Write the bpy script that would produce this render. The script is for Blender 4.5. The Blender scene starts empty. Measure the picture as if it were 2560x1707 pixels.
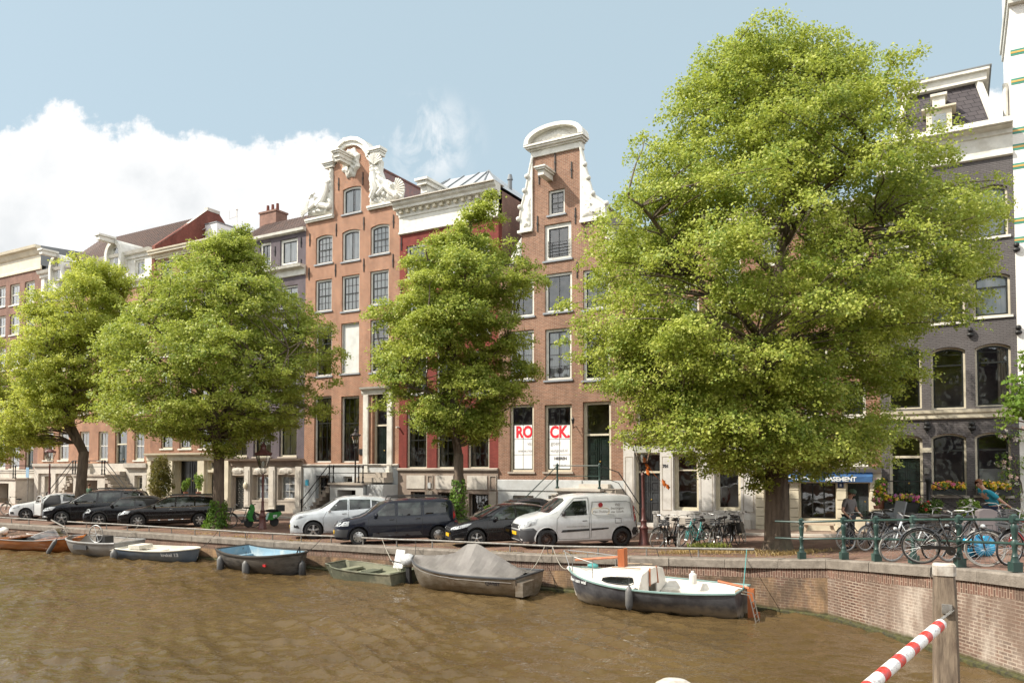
import bpy,bmesh,math,random
import numpy as np
from mathutils import Vector,Matrix,noise as mnoise
from mathutils.geometry import delaunay_2d_cdt,interpolate_bezier
from mathutils.bvhtree import BVHTree
R=math.radians
PI=math.pi
sc=bpy.context.scene
COL=sc.collection
random.seed(7)
# ------------------------------------------------------------------ camera
FPX,CX,AX,HC,PITCH=1950.0,1280.0,1102.0,3.7,R(2.0)
cd=bpy.data.cameras.new('camera'); cam=bpy.data.objects.new('camera',cd); COL.objects.link(cam)
cam.location=(0,0,HC); cam.rotation_euler=(R(90)+PITCH,0,0)
cd.sensor_width=36; cd.lens=FPX/2560*36; cd.shift_y=(AX - 853.5)/2560
cd.clip_start=.1; cd.clip_end=3000
sc.camera=cam
def ray(px,py):
 x=(px - CX)/FPX; y=(AX - py)/FPX
 return Vector((x,math.cos(PITCH) - y*math.sin(PITCH),math.sin(PITCH)+y*math.cos(PITCH)))
def G(px,py,z=0.0):
 d=ray(px,py); t=(z - HC)/d.z
 return Vector((d.x*t,d.y*t,z))
def PD(px,py,Y):
 d=ray(px,py); t=Y/d.y
 return Vector((d.x*t,Y,HC+d.z*t))
# ------------------------------------------------------------------ the quay frame: u along the facades,v towards the canal
FA=R(-29.7); FO=Vector((7.2,35.3,0))
UD=Vector((math.cos(FA),math.sin(FA),0)); ND=Vector((math.sin(FA),-math.cos(FA),0))
def UV(u,v,z=0.0): return FO+UD*u+ND*v+Vector((0,0,z))
def toUV(p):
 d=Vector((p[0],p[1],0)) - FO
 return d.dot(UD),d.dot(ND)
def fac(px,py,d=0.0):
 """pixel -> (u, z) on the facade plane pushed d metres back"""
 r=ray(px,py); o=Vector((0,0,HC)); pl=FO - ND*d
 t=(pl - o).dot(ND)/r.dot(ND); p=o+r*t
 return (p - FO).dot(UD),p.z
def interp(x,pts):
 if x <= pts[0][0]: return pts[0][1]
 for (a,b),(c,d) in zip(pts,pts[1:]):
  if x <= c: return b+(d - b)*(x - a)/(c - a) if c>a else d
 return pts[-1][1]
EL=[(-12,.9),(0,1.03),(6.4,1.26),(8.4,1.43),(12.2,1.84),(18,2.1),(30,2.2)]
def elev(u,v=13.0):
 e=interp(u,EL)
 if v<13: e=.93+(e - .93)*(0.35+.65*max(0,v)/13)
 return e
def gpt(px,py):
 """pixel -> point on the street"""
 z=1.0
 for _ in range(12):
  p=G(px,py,z); u,v=toUV(p); z=z*.5+.5*elev(u,v)
 return G(px,py,z)
# ------------------------------------------------------------------ objects
def setp(o,label=None,cat=None,group=None,kind=None):
 if label: o['label']=label
 if cat: o['category']=cat
 if group: o['group']=group
 if kind: o['kind']=kind
 return o
def thing(name,label,cat,loc=(0,0,0),rz=0,group=None,parent=None):
 o=bpy.data.objects.new(name,None); COL.objects.link(o)
 o.location=loc; o.rotation_euler=(0,0,rz); o.empty_display_size=.3
 return setp(o,label,cat,group)
def kids(o): return [c for c in ALLOBJ if c.parent==o]
ALLOBJ=[]
class MB:
 def __init__(s): s.v=[]; s.f=[]; s.m=[]; s.uv=None
 def add(s,vs,fs,m=0):
  b=len(s.v); s.v+=[tuple(v) for v in vs]
  for f in fs: s.f.append([i+b for i in f]); s.m.append(m)
  return s
 def box(s,x0,x1,y0,y1,z0,z1,m=0):
  if x1<x0: x0,x1=x1,x0
  if y1<y0: y0,y1=y1,y0
  if z1<z0: z0,z1=z1,z0
  return s.add([(x0,y0,z0),(x1,y0,z0),(x1,y1,z0),(x0,y1,z0),(x0,y0,z1),(x1,y0,z1),(x1,y1,z1),(x0,y1,z1)],
     [(0,3,2,1),(4,5,6,7),(0,1,5,4),(1,2,6,5),(2,3,7,6),(3,0,4,7)],m)
 def bar(s,a,b,w,h=None,m=0):
  """square bar from a to b"""
  return s.tube([a,b],[(w)/1.414]*2,4,m,rot=PI/4,hs=(h/w if h else 1))
 def tube(s,pts,r,n=8,m=0,cap=True,closed=False,rot=0,hs=1):
  pts=[Vector(p) for p in pts]; k=len(pts)
  if not isinstance(r,(list,tuple)): r=[r]*k
  t0=(pts[1] - pts[0]).normalized()
  up=Vector((0,0,1)) if abs(t0.z)<.95 else Vector((0,1,0))
  vs=[]; nrm=None
  for i in range(k):
   if closed: t=(pts[(i+1) % k] - pts[i - 1])
   else: t=(pts[min(i+1,k - 1)] - pts[max(i - 1,0)])
   if t.length<1e-9: t=t0.copy()
   t.normalize()
   if nrm is None: nrm=(up - t*up.dot(t)).normalized()
   else:
    nn=nrm - t*nrm.dot(t)
    nrm=nn.normalized() if nn.length>1e-6 else nrm
   bn=t.cross(nrm)
   for j in range(n):
    a=2*PI*j/n+rot
    vs.append(pts[i]+nrm*(math.cos(a)*r[i]*hs)+bn*(math.sin(a)*r[i]))
  fs=[]
  for i in range(k if closed else k - 1):
   for j in range(n):
    a=i*n+j; b=i*n+(j+1) % n; c=((i+1) % k)*n+(j+1) % n; d=((i+1) % k)*n+j
    fs.append((a,b,c,d))
  if cap and not closed:
   fs.append(tuple(range(n - 1,-1,-1))); fs.append(tuple((k - 1)*n+j for j in range(n)))
  return s.add(vs,fs,m)
 def lathe(s,prof,c=(0,0,0),n=16,m=0,axis='z',cap=True):
  vs=[]; c=Vector(c)
  for r,h in prof:
   for j in range(n):
    a=2*PI*j/n
    if axis=='z': p=Vector((r*math.cos(a),r*math.sin(a),h))
    elif axis=='y': p=Vector((r*math.cos(a),h,r*math.sin(a)))
    else: p=Vector((h,r*math.cos(a),r*math.sin(a)))
    vs.append(c+p)
  fs=[]; k=len(prof)
  for i in range(k - 1):
   for j in range(n):
    q=(i*n+j,i*n+(j+1) % n,(i+1)*n+(j+1) % n,(i+1)*n+j)
    fs.append(q if axis != 'y' else q[::-1])
  if cap: fs.append(tuple(range(n - 1,-1,-1))); fs.append(tuple((k - 1)*n+j for j in range(n)))
  return s.add(vs,fs,m)
 def ball(s,c,r,n=8,m=0,sz=None):
  sz=sz or (1,1,1); prof=[(math.sin(PI*i/n)+1e-4,-math.cos(PI*i/n)) for i in range(n+1)]
  b=MB().lathe(prof,n=n+2)
  return s.add([(c[0]+x*r*sz[0],c[1]+y*r*sz[1],c[2]+z*r*sz[2]) for x,y,z in b.v],b.f,m)
 def prism(s,poly,y0,y1,m=0,caps=True,tri=None,ax='y'):
  """poly in (x, z), extruded from y0 (front, nearer -y) to y1"""
  k=len(poly)
  A=sum(poly[i][0]*poly[(i+1) % k][1] - poly[(i+1) % k][0]*poly[i][1] for i in range(k))
  if A<0: poly=poly[::-1]
  if ax=='y': P=lambda a,b,c: (a,c,b)
  elif ax=='x': P=lambda a,b,c: (c,-a,b)
  else: P=lambda a,b,c: (a,b,-c)
  vs=[P(a,b,y0) for a,b in poly]+[P(a,b,y1) for a,b in poly]
  fs=[(i,i+k,(i+1) % k+k,(i+1) % k) for i in range(k)]
  if caps:
   t=tris(poly)
   fs+=t; fs+=[tuple(j+k for j in f[::-1]) for f in t]
  return s.add(vs,fs,m)
 def strip(s,A,B,m=0,closed=False):
  k=len(A); n=k if closed else k - 1
  return s.add(list(A)+list(B),[(i,(i+1) % k,(i+1) % k+k,i+k) for i in range(n)],m)
 def ring(s,outer,inner,y0,y1,m=0):
  """frame between two outlines of equal count in (x,z), front at y0 back at y1"""
  F=lambda L,y: [(a,y,b) for a,b in L]
  s.strip(F(outer,y0),F(inner,y0),m,True); s.strip(F(inner,y0),F(inner,y1),m,True)
  s.strip(F(outer,y1),F(outer,y0),m,True); s.strip(F(inner,y1),F(outer,y1),m,True)
  return s
 def xf(s,M):
  s.v=[tuple(M @ Vector(v)) for v in s.v]; return s
 def merge(s,o,M=None,m=None):
  vs=[tuple(M @ Vector(v)) for v in o.v] if M else o.v
  b=len(s.v); s.v+=vs
  for f,mm in zip(o.f,o.m): s.f.append([i+b for i in f]); s.m.append(mm if m is None else m)
  return s
 def build(s,name,mats,parent=None,smooth=False,loc=None,rz=None,sharp=40,label=None,recalc=False):
  me=bpy.data.meshes.new(name); me.from_pydata(s.v,[],s.f)
  if not isinstance(mats,(list,tuple)): mats=[mats]
  for mt in mats: me.materials.append(mt)
  if len(mats)>1: me.polygons.foreach_set('material_index',s.m)
  if s.uv is not None:
   ul=me.uv_layers.new(name='UVMap')
   flat=[c for i in range(len(me.loops)) for c in s.uv[me.loops[i].vertex_index]]
   ul.data.foreach_set('uv',flat)
  if recalc:
   bm=bmesh.new(); bm.from_mesh(me); bmesh.ops.recalc_face_normals(bm,faces=bm.faces); bm.to_mesh(me); bm.free()
  if smooth:
   me.shade_smooth()
   if sharp: me.set_sharp_from_angle(angle=R(sharp))
  me.update()
  o=bpy.data.objects.new(name,me); COL.objects.link(o); ALLOBJ.append(o)
  if parent: o.parent=parent
  if loc is not None: o.location=loc
  if rz is not None: o.rotation_euler=(0,0,rz)
  if label: o['label']=label
  return o
def pip(x,y,poly):
 c=False; n=len(poly); j=n - 1
 for i in range(n):
  xi,yi=poly[i]; xj,yj=poly[j]
  if (yi>y) != (yj>y) and x<(xj - xi)*(y - yi)/(yj - yi)+xi: c=not c
  j=i
 return c
def tris(poly,holes=(),extra=()):
 """triangulate polygon; without extras returns faces indexing poly"""
 vs=[]; es=[]
 for L in [poly]+list(holes):
  b=len(vs); vs+=[Vector((p[0],p[1])) for p in L]
  es+=[(b+i,b+(i+1) % len(L)) for i in range(len(L))]
 vs+=[Vector(p) for p in extra]
 r=delaunay_2d_cdt(vs,es,[],0,1e-7)
 nv,_,nf=r[0],r[1],r[2]
 out=[]
 for f in nf:
  cx=sum(nv[i].x for i in f)/len(f); cy=sum(nv[i].y for i in f)/len(f)
  if not pip(cx,cy,poly): continue
  if any(pip(cx,cy,h) for h in holes): continue
  a,b,c=(nv[i] for i in f[:3])
  if (b - a).cross(c - a)<0: f=f[::-1]
  out.append(tuple(f))
 if holes or extra or len(nv) != len(vs): return ([tuple(v) for v in nv],out) if (holes or extra) else remap(nv,out,r[3],len(poly))
 return remap(nv,out,r[3],len(poly))
def remap(nv,fs,orig,n):
 mp={i: (o[0] if o else min(i,n - 1)) for i,o in enumerate(orig)}
 return [tuple(mp[i] for i in f) for f in fs]
def copy_tree(o,parent=None):
 c=o.copy(); COL.objects.link(c); ALLOBJ.append(c) if c.type=='MESH' else None
 if parent: c.parent=parent
 for ch in [k for k in list(ALLOBJ) if k.parent==o]: copy_tree(ch,c)
 return c
def text_mesh(txt,size,align='CENTER',ext=0.0,shear=0,bold=0.0):
 cu=bpy.data.curves.new('t', 'FONT'); cu.body=txt; cu.size=size; cu.align_x=align; cu.align_y='CENTER'
 cu.extrude=ext; cu.shear=shear; cu.offset=bold; cu.resolution_u=3
 o=bpy.data.objects.new('t',cu); COL.objects.link(o)
 bpy.context.view_layer.update()
 dg=bpy.context.evaluated_depsgraph_get(); me=bpy.data.meshes.new_from_object(o.evaluated_get(dg))
 vs=[tuple(v.co) for v in me.vertices]; fs=[tuple(p.vertices) for p in me.polygons]
 bpy.data.objects.remove(o); bpy.data.meshes.remove(me); bpy.data.curves.remove(cu)
 m=MB(); m.add(vs,fs); return m
def text_on(parent,name,txt,size,x,y,z,mat,sx=1,**k):
 """lettering standing in the local x-z plane facing -y"""
 t=text_mesh(txt,size,**k); t.v=[(a*sx+x,y - c,b+z) for a,b,c in t.v]
 return t.build(name,mat,parent)
# ------------------------------------------------------------------ materials
def newmat(name):
 m=bpy.data.materials.new(name); m.use_nodes=True; nt=m.node_tree
 return m,nt,nt.nodes['Principled BSDF']
def nd(nt,t,ins=None,**k):
 n=nt.nodes.new(t)
 for a,b in k.items(): setattr(n,a,b)
 if ins:
  for a,b in ins.items(): n.inputs[a].default_value=b
 return n
def c4(c): return (c[0],c[1],c[2],1)
def noisefac(nt,scale,detail=4,rough=.6,lo=.35,hi=.65,coord='Object',stretch=None):
 tc=nd(nt, 'ShaderNodeTexCoord'); out=tc.outputs[coord]
 if stretch:
  mp=nd(nt, 'ShaderNodeMapping',{'Scale': stretch}); nt.links.new(out,mp.inputs[0]); out=mp.outputs[0]
 n=nd(nt, 'ShaderNodeTexNoise',{'Scale': scale, 'Detail': detail, 'Roughness': rough})
 nt.links.new(out,n.inputs['Vector'])
 mr=nd(nt, 'ShaderNodeMapRange',{'From Min': lo, 'From Max': hi}); nt.links.new(n.outputs['Fac'],mr.inputs['Value'])
 return mr.outputs[0],n.outputs['Fac'],out
def mixc(nt,fac,a,b,bt='MIX'):
 m=nd(nt, 'ShaderNodeMix',data_type='RGBA',blend_type=bt)
 for i,v in ((0,fac),(6,a),(7,b)):
  if isinstance(v,(float,int)): m.inputs[i].default_value=v
  elif isinstance(v,tuple): m.inputs[i].default_value=c4(v)
  else: nt.links.new(v,m.inputs[i])
 return m.outputs[2]
def mat(name,col,rough=.6,metal=0,c2=None,sc_=2.0,amt=1.0,bump=0,bs=40,coat=0,spec=.5,stretch=None,dirt=None,dsc=.6):
 """plain surface with soft mottling between col and c2; optional dirt patches"""
 m,nt,p=newmat(name)
 c2=c2 or tuple(x*.8 for x in col)
 f,raw,_=noisefac(nt,sc_,5,.65,stretch=stretch)
 out=mixc(nt,f,col,c2)
 if dirt:
  f2,_,_=noisefac(nt,dsc,6,.7,.5,.72)
  out=mixc(nt,f2,out,dirt)
 nt.links.new(out,p.inputs['Base Color'])
 p.inputs['Roughness'].default_value=rough; p.inputs['Metallic'].default_value=metal
 p.inputs['Specular IOR Level'].default_value=spec
 if coat: p.inputs['Coat Weight'].default_value=coat; p.inputs['Coat Roughness'].default_value=.04
 if bump:
  n=nd(nt, 'ShaderNodeTexNoise',{'Scale': bs, 'Detail': 4}); tc=nd(nt, 'ShaderNodeTexCoord'); nt.links.new(tc.outputs['Object'],n.inputs['Vector'])
  b=nd(nt, 'ShaderNodeBump',{'Strength': bump, 'Distance': .02}); nt.links.new(n.outputs['Fac'],b.inputs['Height']); nt.links.new(b.outputs[0],p.inputs['Normal'])
 return m
def brickmat(name,c1,c2,mortar,bw=.21,rh=.066,ms=.012,uv=False,vert=False,stain=None,stain_r=(.5,.7),ssc=.35,stain2=None,bump=.35,var=.5,rough=.85,flat=False,moss=None):
 m,nt,p=newmat(name)
 tc=nd(nt, 'ShaderNodeTexCoord')
 if uv: vec=tc.outputs['UV']
 else:
  sp=nd(nt, 'ShaderNodeSeparateXYZ'); nt.links.new(tc.outputs['Object'],sp.inputs[0])
  cb=nd(nt, 'ShaderNodeCombineXYZ')
  if flat: nt.links.new(sp.outputs[0],cb.inputs[0]); nt.links.new(sp.outputs[1],cb.inputs[1])
  else:
   ad=nd(nt, 'ShaderNodeMath',operation='ADD'); nt.links.new(sp.outputs[0],ad.inputs[0]); nt.links.new(sp.outputs[1],ad.inputs[1])
   nt.links.new(ad.outputs[0],cb.inputs[0]); nt.links.new(sp.outputs[2],cb.inputs[1])
  vec=cb.outputs[0]
 if vert:
  mp=nd(nt, 'ShaderNodeMapping',{'Rotation': (0,0,PI/2)}); nt.links.new(vec,mp.inputs[0]); bv=mp.outputs[0]
 else: bv=vec
 br=nd(nt, 'ShaderNodeTexBrick',{'Color1': c4(c1), 'Color2': c4(c2), 'Mortar': c4(mortar), 'Scale': 1.0, 'Mortar Size': ms, 'Mortar Smooth': .3, 'Bias': 0, 'Brick Width': bw, 'Row Height': rh})
 nt.links.new(bv,br.inputs['Vector'])
 n1=nd(nt, 'ShaderNodeTexNoise',{'Scale': .8, 'Detail': 9, 'Roughness': .75}); mq=nd(nt, 'ShaderNodeMapping',{'Scale': (1.6,.6,1)}); nt.links.new(vec,mq.inputs[0]); nt.links.new(mq.outputs[0],n1.inputs['Vector'])
 mr=nd(nt, 'ShaderNodeMapRange',{'From Min': .3, 'From Max': .7, 'To Min': 1 - var*.75, 'To Max': 1+var*.45}); nt.links.new(n1.outputs['Fac'],mr.inputs['Value'])
 vm=nd(nt, 'ShaderNodeVectorMath',operation='SCALE'); nt.links.new(br.outputs['Color'],vm.inputs[0]); nt.links.new(mr.outputs[0],vm.inputs['Scale'])
 out=vm.outputs[0]
 for st,sz,seed in ((stain,ssc,0),(stain2,ssc*2.1,9)):
  if st:
   mp=nd(nt, 'ShaderNodeMapping',{'Location': (seed,seed*2,0), 'Scale': (1,.45,1)}); nt.links.new(vec,mp.inputs[0])
   n2=nd(nt, 'ShaderNodeTexNoise',{'Scale': sz, 'Detail': 8, 'Roughness': .68, 'Distortion': .3}); nt.links.new(mp.outputs[0],n2.inputs['Vector'])
   r2=nd(nt, 'ShaderNodeMapRange',{'From Min': stain_r[0], 'From Max': stain_r[1], 'To Max': .85}); nt.links.new(n2.outputs['Fac'],r2.inputs['Value'])
   out=mixc(nt,r2.outputs[0],out,st)
 if moss:
  s2=nd(nt, 'ShaderNodeSeparateXYZ'); nt.links.new(vec,s2.inputs[0])
  n3=nd(nt, 'ShaderNodeTexNoise',{'Scale': 3.0, 'Detail': 6}); nt.links.new(vec,n3.inputs['Vector'])
  a3=nd(nt, 'ShaderNodeMath',{1: .16},operation='MULTIPLY_ADD'); nt.links.new(n3.outputs['Fac'],a3.inputs[0]); nt.links.new(s2.outputs[1],a3.inputs[2])
  a3.inputs[1].default_value=-.16
  r3=nd(nt, 'ShaderNodeMapRange',{'From Min': .0, 'From Max': .10, 'To Min': 1, 'To Max': 0}); nt.links.new(a3.outputs[0],r3.inputs['Value'])
  out=mixc(nt,r3.outputs[0],out,moss)
 nt.links.new(out,p.inputs['Base Color']); p.inputs['Roughness'].default_value=rough; p.inputs['Specular IOR Level'].default_value=.25
 if bump:
  b=nd(nt, 'ShaderNodeBump',{'Strength': bump, 'Distance': .012},invert=True); nt.links.new(br.outputs['Fac'],b.inputs['Height'])
  nt.links.new(b.outputs[0],p.inputs['Normal'])
 return m
def glassmat(name,tint=(.93,.95,.95),refl=1.0,wav=.03,rough=.02):
 m,nt,p=newmat(name); nt.nodes.remove(p)
 out=nt.nodes['Material Output']
 tr=nd(nt, 'ShaderNodeBsdfTransparent',{'Color': c4(tint)}); gl=nd(nt, 'ShaderNodeBsdfGlossy',{'Roughness': rough, 'Color': (1,1,1,1)})
 fr=nd(nt, 'ShaderNodeFresnel',{'IOR': 1.6}); ml=nd(nt, 'ShaderNodeMath',{1: refl},operation='MULTIPLY',use_clamp=True)
 mx=nd(nt, 'ShaderNodeMixShader')
 tc=nd(nt, 'ShaderNodeTexCoord'); n=nd(nt, 'ShaderNodeTexNoise',{'Scale': 1.7, 'Detail': 1}); nt.links.new(tc.outputs['Object'],n.inputs['Vector'])
 b=nd(nt, 'ShaderNodeBump',{'Strength': wav, 'Distance': .3}); nt.links.new(n.outputs['Fac'],b.inputs['Height']); nt.links.new(b.outputs[0],gl.inputs['Normal'])
 L=nt.links.new
 L(fr.outputs[0],ml.inputs[0]); L(ml.outputs[0],mx.inputs[0]); L(tr.outputs[0],mx.inputs[1]); L(gl.outputs[0],mx.inputs[2]); L(mx.outputs[0],out.inputs[0])
 return m
def paint(name,col,rough=.25,metal=.0,flake=.0):
 m,nt,p=newmat(name)
 f,raw,_=noisefac(nt,6,5,.7,.4,.75)
 nt.links.new(mixc(nt,f,col,tuple(min(1,x*.8+.012) for x in col)),p.inputs['Base Color'])
 p.inputs['Roughness'].default_value=rough; p.inputs['Metallic'].default_value=metal
 p.inputs['Coat Weight'].default_value=.9; p.inputs['Coat Roughness'].default_value=.03
 return m
def leafmat(name,a,b,c,trans=(.35,.5,.06),tf=.4):
 m,nt,p=newmat(name); out=nt.nodes['Material Output']
 geo=nd(nt, 'ShaderNodeNewGeometry')
 n=nd(nt, 'ShaderNodeTexNoise',{'Scale': .9, 'Detail': 3}); nt.links.new(geo.outputs['Position'],n.inputs['Vector'])
 mr=nd(nt, 'ShaderNodeMapRange',{'From Min': .38, 'From Max': .62}); nt.links.new(n.outputs['Fac'],mr.inputs['Value'])
 col=mixc(nt,mr.outputs[0],a,b)
 r=nd(nt, 'ShaderNodeMapRange',{'From Min': .5, 'From Max': 1.0, 'To Max': .8}); nt.links.new(geo.outputs['Random Per Island'],r.inputs['Value'])
 col=mixc(nt,r.outputs[0],col,c)
 nt.links.new(col,p.inputs['Base Color']); p.inputs['Roughness'].default_value=.5; p.inputs['Specular IOR Level'].default_value=.3
 t=nd(nt, 'ShaderNodeBsdfTranslucent'); tcol=mixc(nt,.8,col,trans); nt.links.new(tcol,t.inputs['Color'])
 mx=nd(nt, 'ShaderNodeMixShader',{0: tf}); nt.links.new(p.outputs[0],mx.inputs[1]); nt.links.new(t.outputs[0],mx.inputs[2]); nt.links.new(mx.outputs[0],out.inputs[0])
 return m
M={}
M['white']=mat('white_paint',(.70,.685,.63),.5,dirt=(.46,.43,.37),dsc=1.5,bump=.1)
M['cream']=mat('cream_paint',(.66,.6,.47),.55,dirt=(.5,.45,.34),bump=.1)
M['plaster_grey']=mat('pale_grey_plaster',(.5,.52,.53),.8,dirt=(.38,.38,.37),bump=.2)
M['stone']=mat('sandstone',(.42,.37,.31),.8,c2=(.33,.29,.25),dirt=(.22,.19,.17),bump=.3)
M['stone_pale']=mat('pale_stone',(.56,.52,.46),.8,c2=(.45,.42,.38),dirt=(.3,.27,.24),bump=.3)
M['stone_brown']=mat('brown_stone',(.30,.235,.19),.8,c2=(.24,.19,.155),dirt=(.16,.12,.10),bump=.3)
M['granite']=mat('granite_coping',(.235,.205,.175),.85,c2=(.14,.12,.10),sc_=5,dirt=(.13,.11,.09),dsc=1.2,bump=.5)
M['bluestone']=mat('blue_stone',(.27,.29,.32),.7,bump=.2)
M['dark']=mat('interior_dark',(.028,.025,.022),.9)
M['room']=mat('room_interior',(.42,.36,.30),.9,c2=(.12,.10,.085),sc_=.8)
M['black_green']=paint('black_green_lacquer',(.008,.018,.014),.2)
M['frame_dark']=mat('dark_sash_paint',(.018,.02,.019),.35)
M['iron']=mat('black_iron',(.02,.02,.021),.5,metal=.3)
M['steel']=mat('galvanised_steel',(.25,.245,.235),.6,metal=.3,c2=(.15,.135,.115),sc_=8)
M['curtain']=mat('net_curtain',(.86,.88,.88),.9,c2=(.55,.58,.6),sc_=9,stretch=(1,1,.05))
M['curtain_warm']=mat('cream_curtain',(.6,.53,.42),.9,c2=(.38,.32,.24),sc_=9,stretch=(1,1,.05))
M['blind']=mat('white_blind',(.6,.61,.59),.8)
M['glass']=glassmat('window_glass',refl=2.3,wav=.05)
M['glass_clear']=glassmat('lamp_glass',(.9,.92,.9),.8)
M['zinc']=mat('zinc_sheet',(.46,.48,.5),.45,metal=.35,c2=(.38,.4,.42))
M['lead']=mat('lead_sheet',(.2,.215,.23),.6,metal=.2)
M['slate']=brickmat('slates',(.085,.075,.08),(.065,.058,.064),(.02,.018,.02),bw=.32,rh=.2,ms=.012,var=.3)
M['shadow_gap']=M['dark']
def tilemat(name,a,b):
 m,nt,p=newmat(name)
 tc=nd(nt, 'ShaderNodeTexCoord'); w=nd(nt, 'ShaderNodeTexNoise',{'Scale': 6.0, 'Detail': 5, 'Roughness': .8}); nt.links.new(tc.outputs['Object'],w.inputs['Vector'])
 mr=nd(nt, 'ShaderNodeMapRange',{'From Min': .4, 'From Max': .6}); nt.links.new(w.outputs['Fac'],mr.inputs['Value'])
 nt.links.new(mixc(nt,mr.outputs[0],a,b),p.inputs['Base Color']); p.inputs['Roughness'].default_value=.55
 return m
M['tile']=tilemat('brown_pantiles',(.13,.075,.055),(.065,.045,.04))
M['tile_red']=tilemat('mixed_pantiles',(.2,.06,.035),(.06,.045,.045))
MORT=(.35,.31,.27)
M['brick_orange']=brickmat('orange_brick',(.34,.135,.07),(.22,.085,.048),(.38,.26,.19),ms=.018,stain=(.24,.11,.075),stain_r=(.55,.8))
M['brick_red']=brickmat('red_painted_brick',(.21,.045,.036),(.16,.036,.03),(.2,.05,.04),stain=(.3,.12,.09),stain_r=(.6,.8))
M['brick_pink']=brickmat('pinkish_brick',(.29,.13,.08),(.19,.085,.055),(.28,.2,.155),stain=(.2,.1,.08),stain_r=(.55,.8))
M['brick_tan']=brickmat('tan_brick',(.28,.14,.088),(.19,.092,.06),(.32,.24,.185),stain=(.22,.13,.1),stain_r=(.55,.8))
M['brick_brown']=brickmat('brown_brick',(.25,.12,.085),(.18,.085,.065),(.26,.2,.17))
M['brick_purple']=brickmat('purple_brick',(.105,.085,.10),(.08,.065,.08),(.15,.13,.14),var=.4)
M['brick_charcoal']=brickmat('charcoal_painted_brick',(.135,.125,.125),(.115,.105,.106),(.09,.082,.083),var=.25,bump=.8)
M['brick_gable']=brickmat('dark_red_brick',(.2,.06,.045),(.16,.05,.04),(.15,.07,.05))
M['brick_white']=brickmat('white_painted_brick',(.78,.76,.72),(.74,.72,.69),(.7,.68,.65),var=.1,bump=.3)
# ------------------------------------------------------------------ light and sky
Lx=UD*1.2 - ND*1.0
SUND=Vector((Lx.x,Lx.y,-1.5)).normalized()
sd=bpy.data.lights.new('sun', 'SUN'); so=bpy.data.objects.new('sun',sd); COL.objects.link(so)
sd.energy=4.8; sd.angle=R(.5); sd.color=(1,.92,.79)
so.rotation_euler=SUND.to_track_quat('-Z', 'Y').to_euler(); so.location=(-20,-10,40)
w=bpy.data.worlds.new('World'); sc.world=w; w.use_nodes=True; nt=w.node_tree
bg=nt.nodes['Background']; L=nt.links.new
sky=nd(nt, 'ShaderNodeTexSky',sky_type='NISHITA',sun_disc=False)
S=-SUND
sky.sun_elevation=math.asin(S.z); sky.sun_rotation=math.atan2(S.x,S.y)
sky.air_density=1.0; sky.dust_density=2.2; sky.ozone_density=1.0; sky.altitude=0
bg.inputs['Strength'].default_value=.15
tc=nd(nt, 'ShaderNodeTexCoord'); sp=nd(nt, 'ShaderNodeSeparateXYZ'); L(tc.outputs['Generated'],sp.inputs[0])
ay=nd(nt, 'ShaderNodeMath',{1: .05},operation='MAXIMUM'); L(sp.outputs[1],ay.inputs[0])
gx=nd(nt, 'ShaderNodeMath',operation='DIVIDE'); L(sp.outputs[0],gx.inputs[0]); L(ay.outputs[0],gx.inputs[1])
gz=nd(nt, 'ShaderNodeMath',operation='DIVIDE'); L(sp.outputs[2],gz.inputs[0]); L(ay.outputs[0],gz.inputs[1])
cb=nd(nt, 'ShaderNodeCombineXYZ'); L(gx.outputs[0],cb.inputs[0]); L(gz.outputs[0],cb.inputs[1])
def cn(scale,detail,rough,loc=(0,0,0),st=(1,1,1),dist=0):
 mp=nd(nt, 'ShaderNodeMapping',{'Location': loc, 'Scale': st}); L(cb.outputs[0],mp.inputs[0])
 n=nd(nt, 'ShaderNodeTexNoise',{'Scale': scale, 'Detail': detail, 'Roughness': rough, 'Distortion': dist}); L(mp.outputs[0],n.inputs['Vector']); return n
wn=cn(5.5,9,.62,(3,1,0)); wn2=cn(26,6,.6,(1,5,0))
def gc(px,py):
 r=ray(px,py); return r.x/r.y,r.z/r.y
blobs=[(40,560,240),(150,430,165),(330,430,140),(470,520,170),(600,470,130),(740,480,145),(640,640,200),(380,660,260),(850,430,60),
  (-200,600,300),(100,720,220),(540,390,70),(300,340,55),(130,320,50),(2500,310,75),(2640,420,140),(860,620,120),(-500,500,300),(3000,500,260)]
prev=None
for bx,by,br_ in blobs:
 a,b=gc(bx,by); rr=br_/FPX
 dn=nd(nt, 'ShaderNodeVectorMath',operation='DISTANCE'); L(cb.outputs[0],dn.inputs[0]); dn.inputs[1].default_value=(a,b,0)
 q=nd(nt, 'ShaderNodeMapRange',{'From Min': 0, 'From Max': rr, 'To Min': rr, 'To Max': 0},clamp=False); L(dn.outputs['Value'],q.inputs['Value'])
 if prev is None: prev=q.outputs[0]
 else:
  mx=nd(nt, 'ShaderNodeMath',{2: .02},operation='SMOOTH_MAX'); L(prev,mx.inputs[0]); L(q.outputs[0],mx.inputs[1]); prev=mx.outputs[0]
e1=nd(nt, 'ShaderNodeMath',{1: .5},operation='SUBTRACT'); L(wn.outputs['Fac'],e1.inputs[0])
e2=nd(nt, 'ShaderNodeMath',{1: .19},operation='MULTIPLY_ADD'); L(e1.outputs[0],e2.inputs[0]); L(prev,e2.inputs[2])
e3=nd(nt, 'ShaderNodeMath',{1: .5},operation='SUBTRACT'); L(wn2.outputs['Fac'],e3.inputs[0])
e4=nd(nt, 'ShaderNodeMath',{1: .05},operation='MULTIPLY_ADD'); L(e3.outputs[0],e4.inputs[0]); L(e2.outputs[0],e4.inputs[2])
dens=nd(nt, 'ShaderNodeMapRange',{'From Min': -.002, 'From Max': .016},interpolation_type='SMOOTHSTEP'); L(e4.outputs[0],dens.inputs['Value'])
wa,wb=gc(1075,355)
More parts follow.
